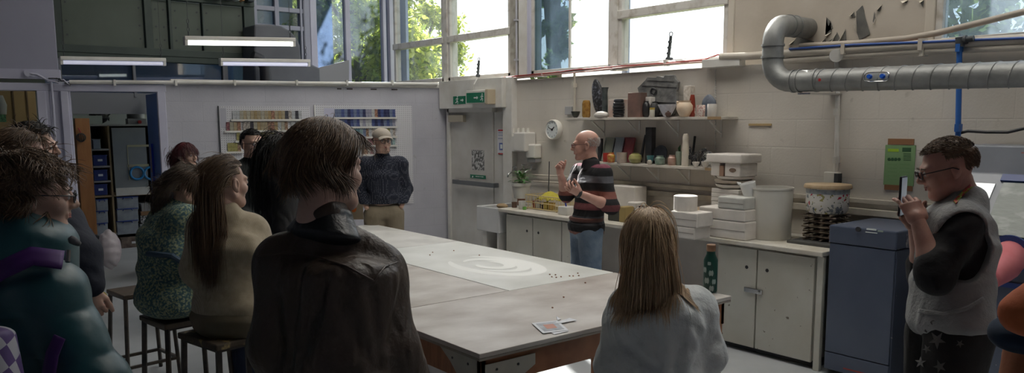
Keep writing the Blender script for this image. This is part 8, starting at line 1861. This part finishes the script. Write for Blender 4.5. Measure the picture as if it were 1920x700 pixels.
# phone
pc_ = p.P(1692, 368, -.03); dn = unit(p.P(1692, 368)-p.J['head']); ru = unit(np.cross(dn, zz)); uu = np.cross(ru, dn)
e = empty('phone', pc_, label='dark smartphone held upright by the person in the denim vest', cat='phone'); 
vx = unit(ray(1692, 368)); sx_ = unit(p.f*.55-vx*.0+p.r*.84*-1)
MB().obox(pc_, (sx_, np.cross(zz, sx_), zz), (.036, .0045, .074)).build('phone_body', M_blk, e, bevel=.004); fn_ = np.cross(zz, sx_); fn_ = fn_ if np.dot(fn_, CAM-pc_) > 0 else -fn_
MB().obox(pc_+fn_*.005, (sx_, fn_, zz), (.032, .0006, .069)).build('screen', mat('phone_screen', (.25, .28, .32), .1, emit=((.4, .48, .55), .35)), e)
# 14 --- person cut off by the right edge
p = Fig(2090, 290, 2.15, 70, 'person mostly outside the right edge in a burnt orange jacket, navy jumper and rust trousers', H=1.7)
J = p.J; J['pelvis'] = p.P(2028, 640, 0); J['waist'] = p.P(2120, 545, 0); J['chest'] = p.P(2150, 460, 0); J['shR'] = p.P(2140, 425, -.15); J['shL'] = p.P(2150, 420, .2); J['neck'] = p.P(2140, 375, 0); J['head'] = p.P(2130, 320, 0); J['elR'] = p.P(1922, 588, -.12); J['wrR'] = p.P(2030, 530, -.22)
for sd, q in (('L', -1), ('R', 1)): J['hip'+sd] = J['pelvis']+p.r*q*.085-zz*.04-p.f*.03; J['kn'+sd] = J['hip'+sd]-zz*.40-p.f*.10; J['an'+sd] = V3(*(J['kn'+sd])[:2], .085)
J['elL'] = J['shL']-zz*.28; J['wrL'] = J['elL']+p.f*.2
p.body(.016); p.face(); M_or = mat('burnt_orange_cloth', (.36, .075, .02), .8, (.42, .10, .03), 7, .2, 40)
p.garment('navy_jumper', p.torso(.02)+[('e', p.P(1925, 628, -.02), (.092, .092, .052))], mat('deep_navy_fleece', (.006, .018, .04), .9, (.01, .026, .055), 8), .010, .05, (.006, 8))
gj = p.sleeve('R', .016, 2.)+p.sleeve('L', .03, 1.9)+[('s', J['chest'], (J['shL']+J['shR'])/2, (.20, .16), (.2, .13), p.r)]
p.garment('orange_jacket', gj, M_or, .010, .03, (.010, 8)); p.garment('rust_trousers', p.legs(.012), mat('rust_corduroy', (.26, .085, .035), .85, (.32, .11, .05), 7, .2, 40), .011, .03, (.007, 2)); p.shoes(M_shoe)
hair(p, H_brown, 900, .1, 8, comb=swept, grav=.5, r=.0016, puff=.012, seed=95)
vs = S.view_settings; vs.view_transform = 'Standard'; vs.look = 'None'; vs.gamma = 1; vs.use_curve_mapping = False; vs.exposure = EXPO
S.render.film_transparent = False
S.cycles.max_bounces = 7; S.cycles.diffuse_bounces = 4; S.cycles.glossy_bounces = 3; S.cycles.transmission_bounces = 4; S.cycles.transparent_max_bounces = 12
S.cycles.use_denoising = True; S.cycles.caustics_reflective = False; S.cycles.caustics_refractive = False; S.cycles.sample_clamp_indirect = 6
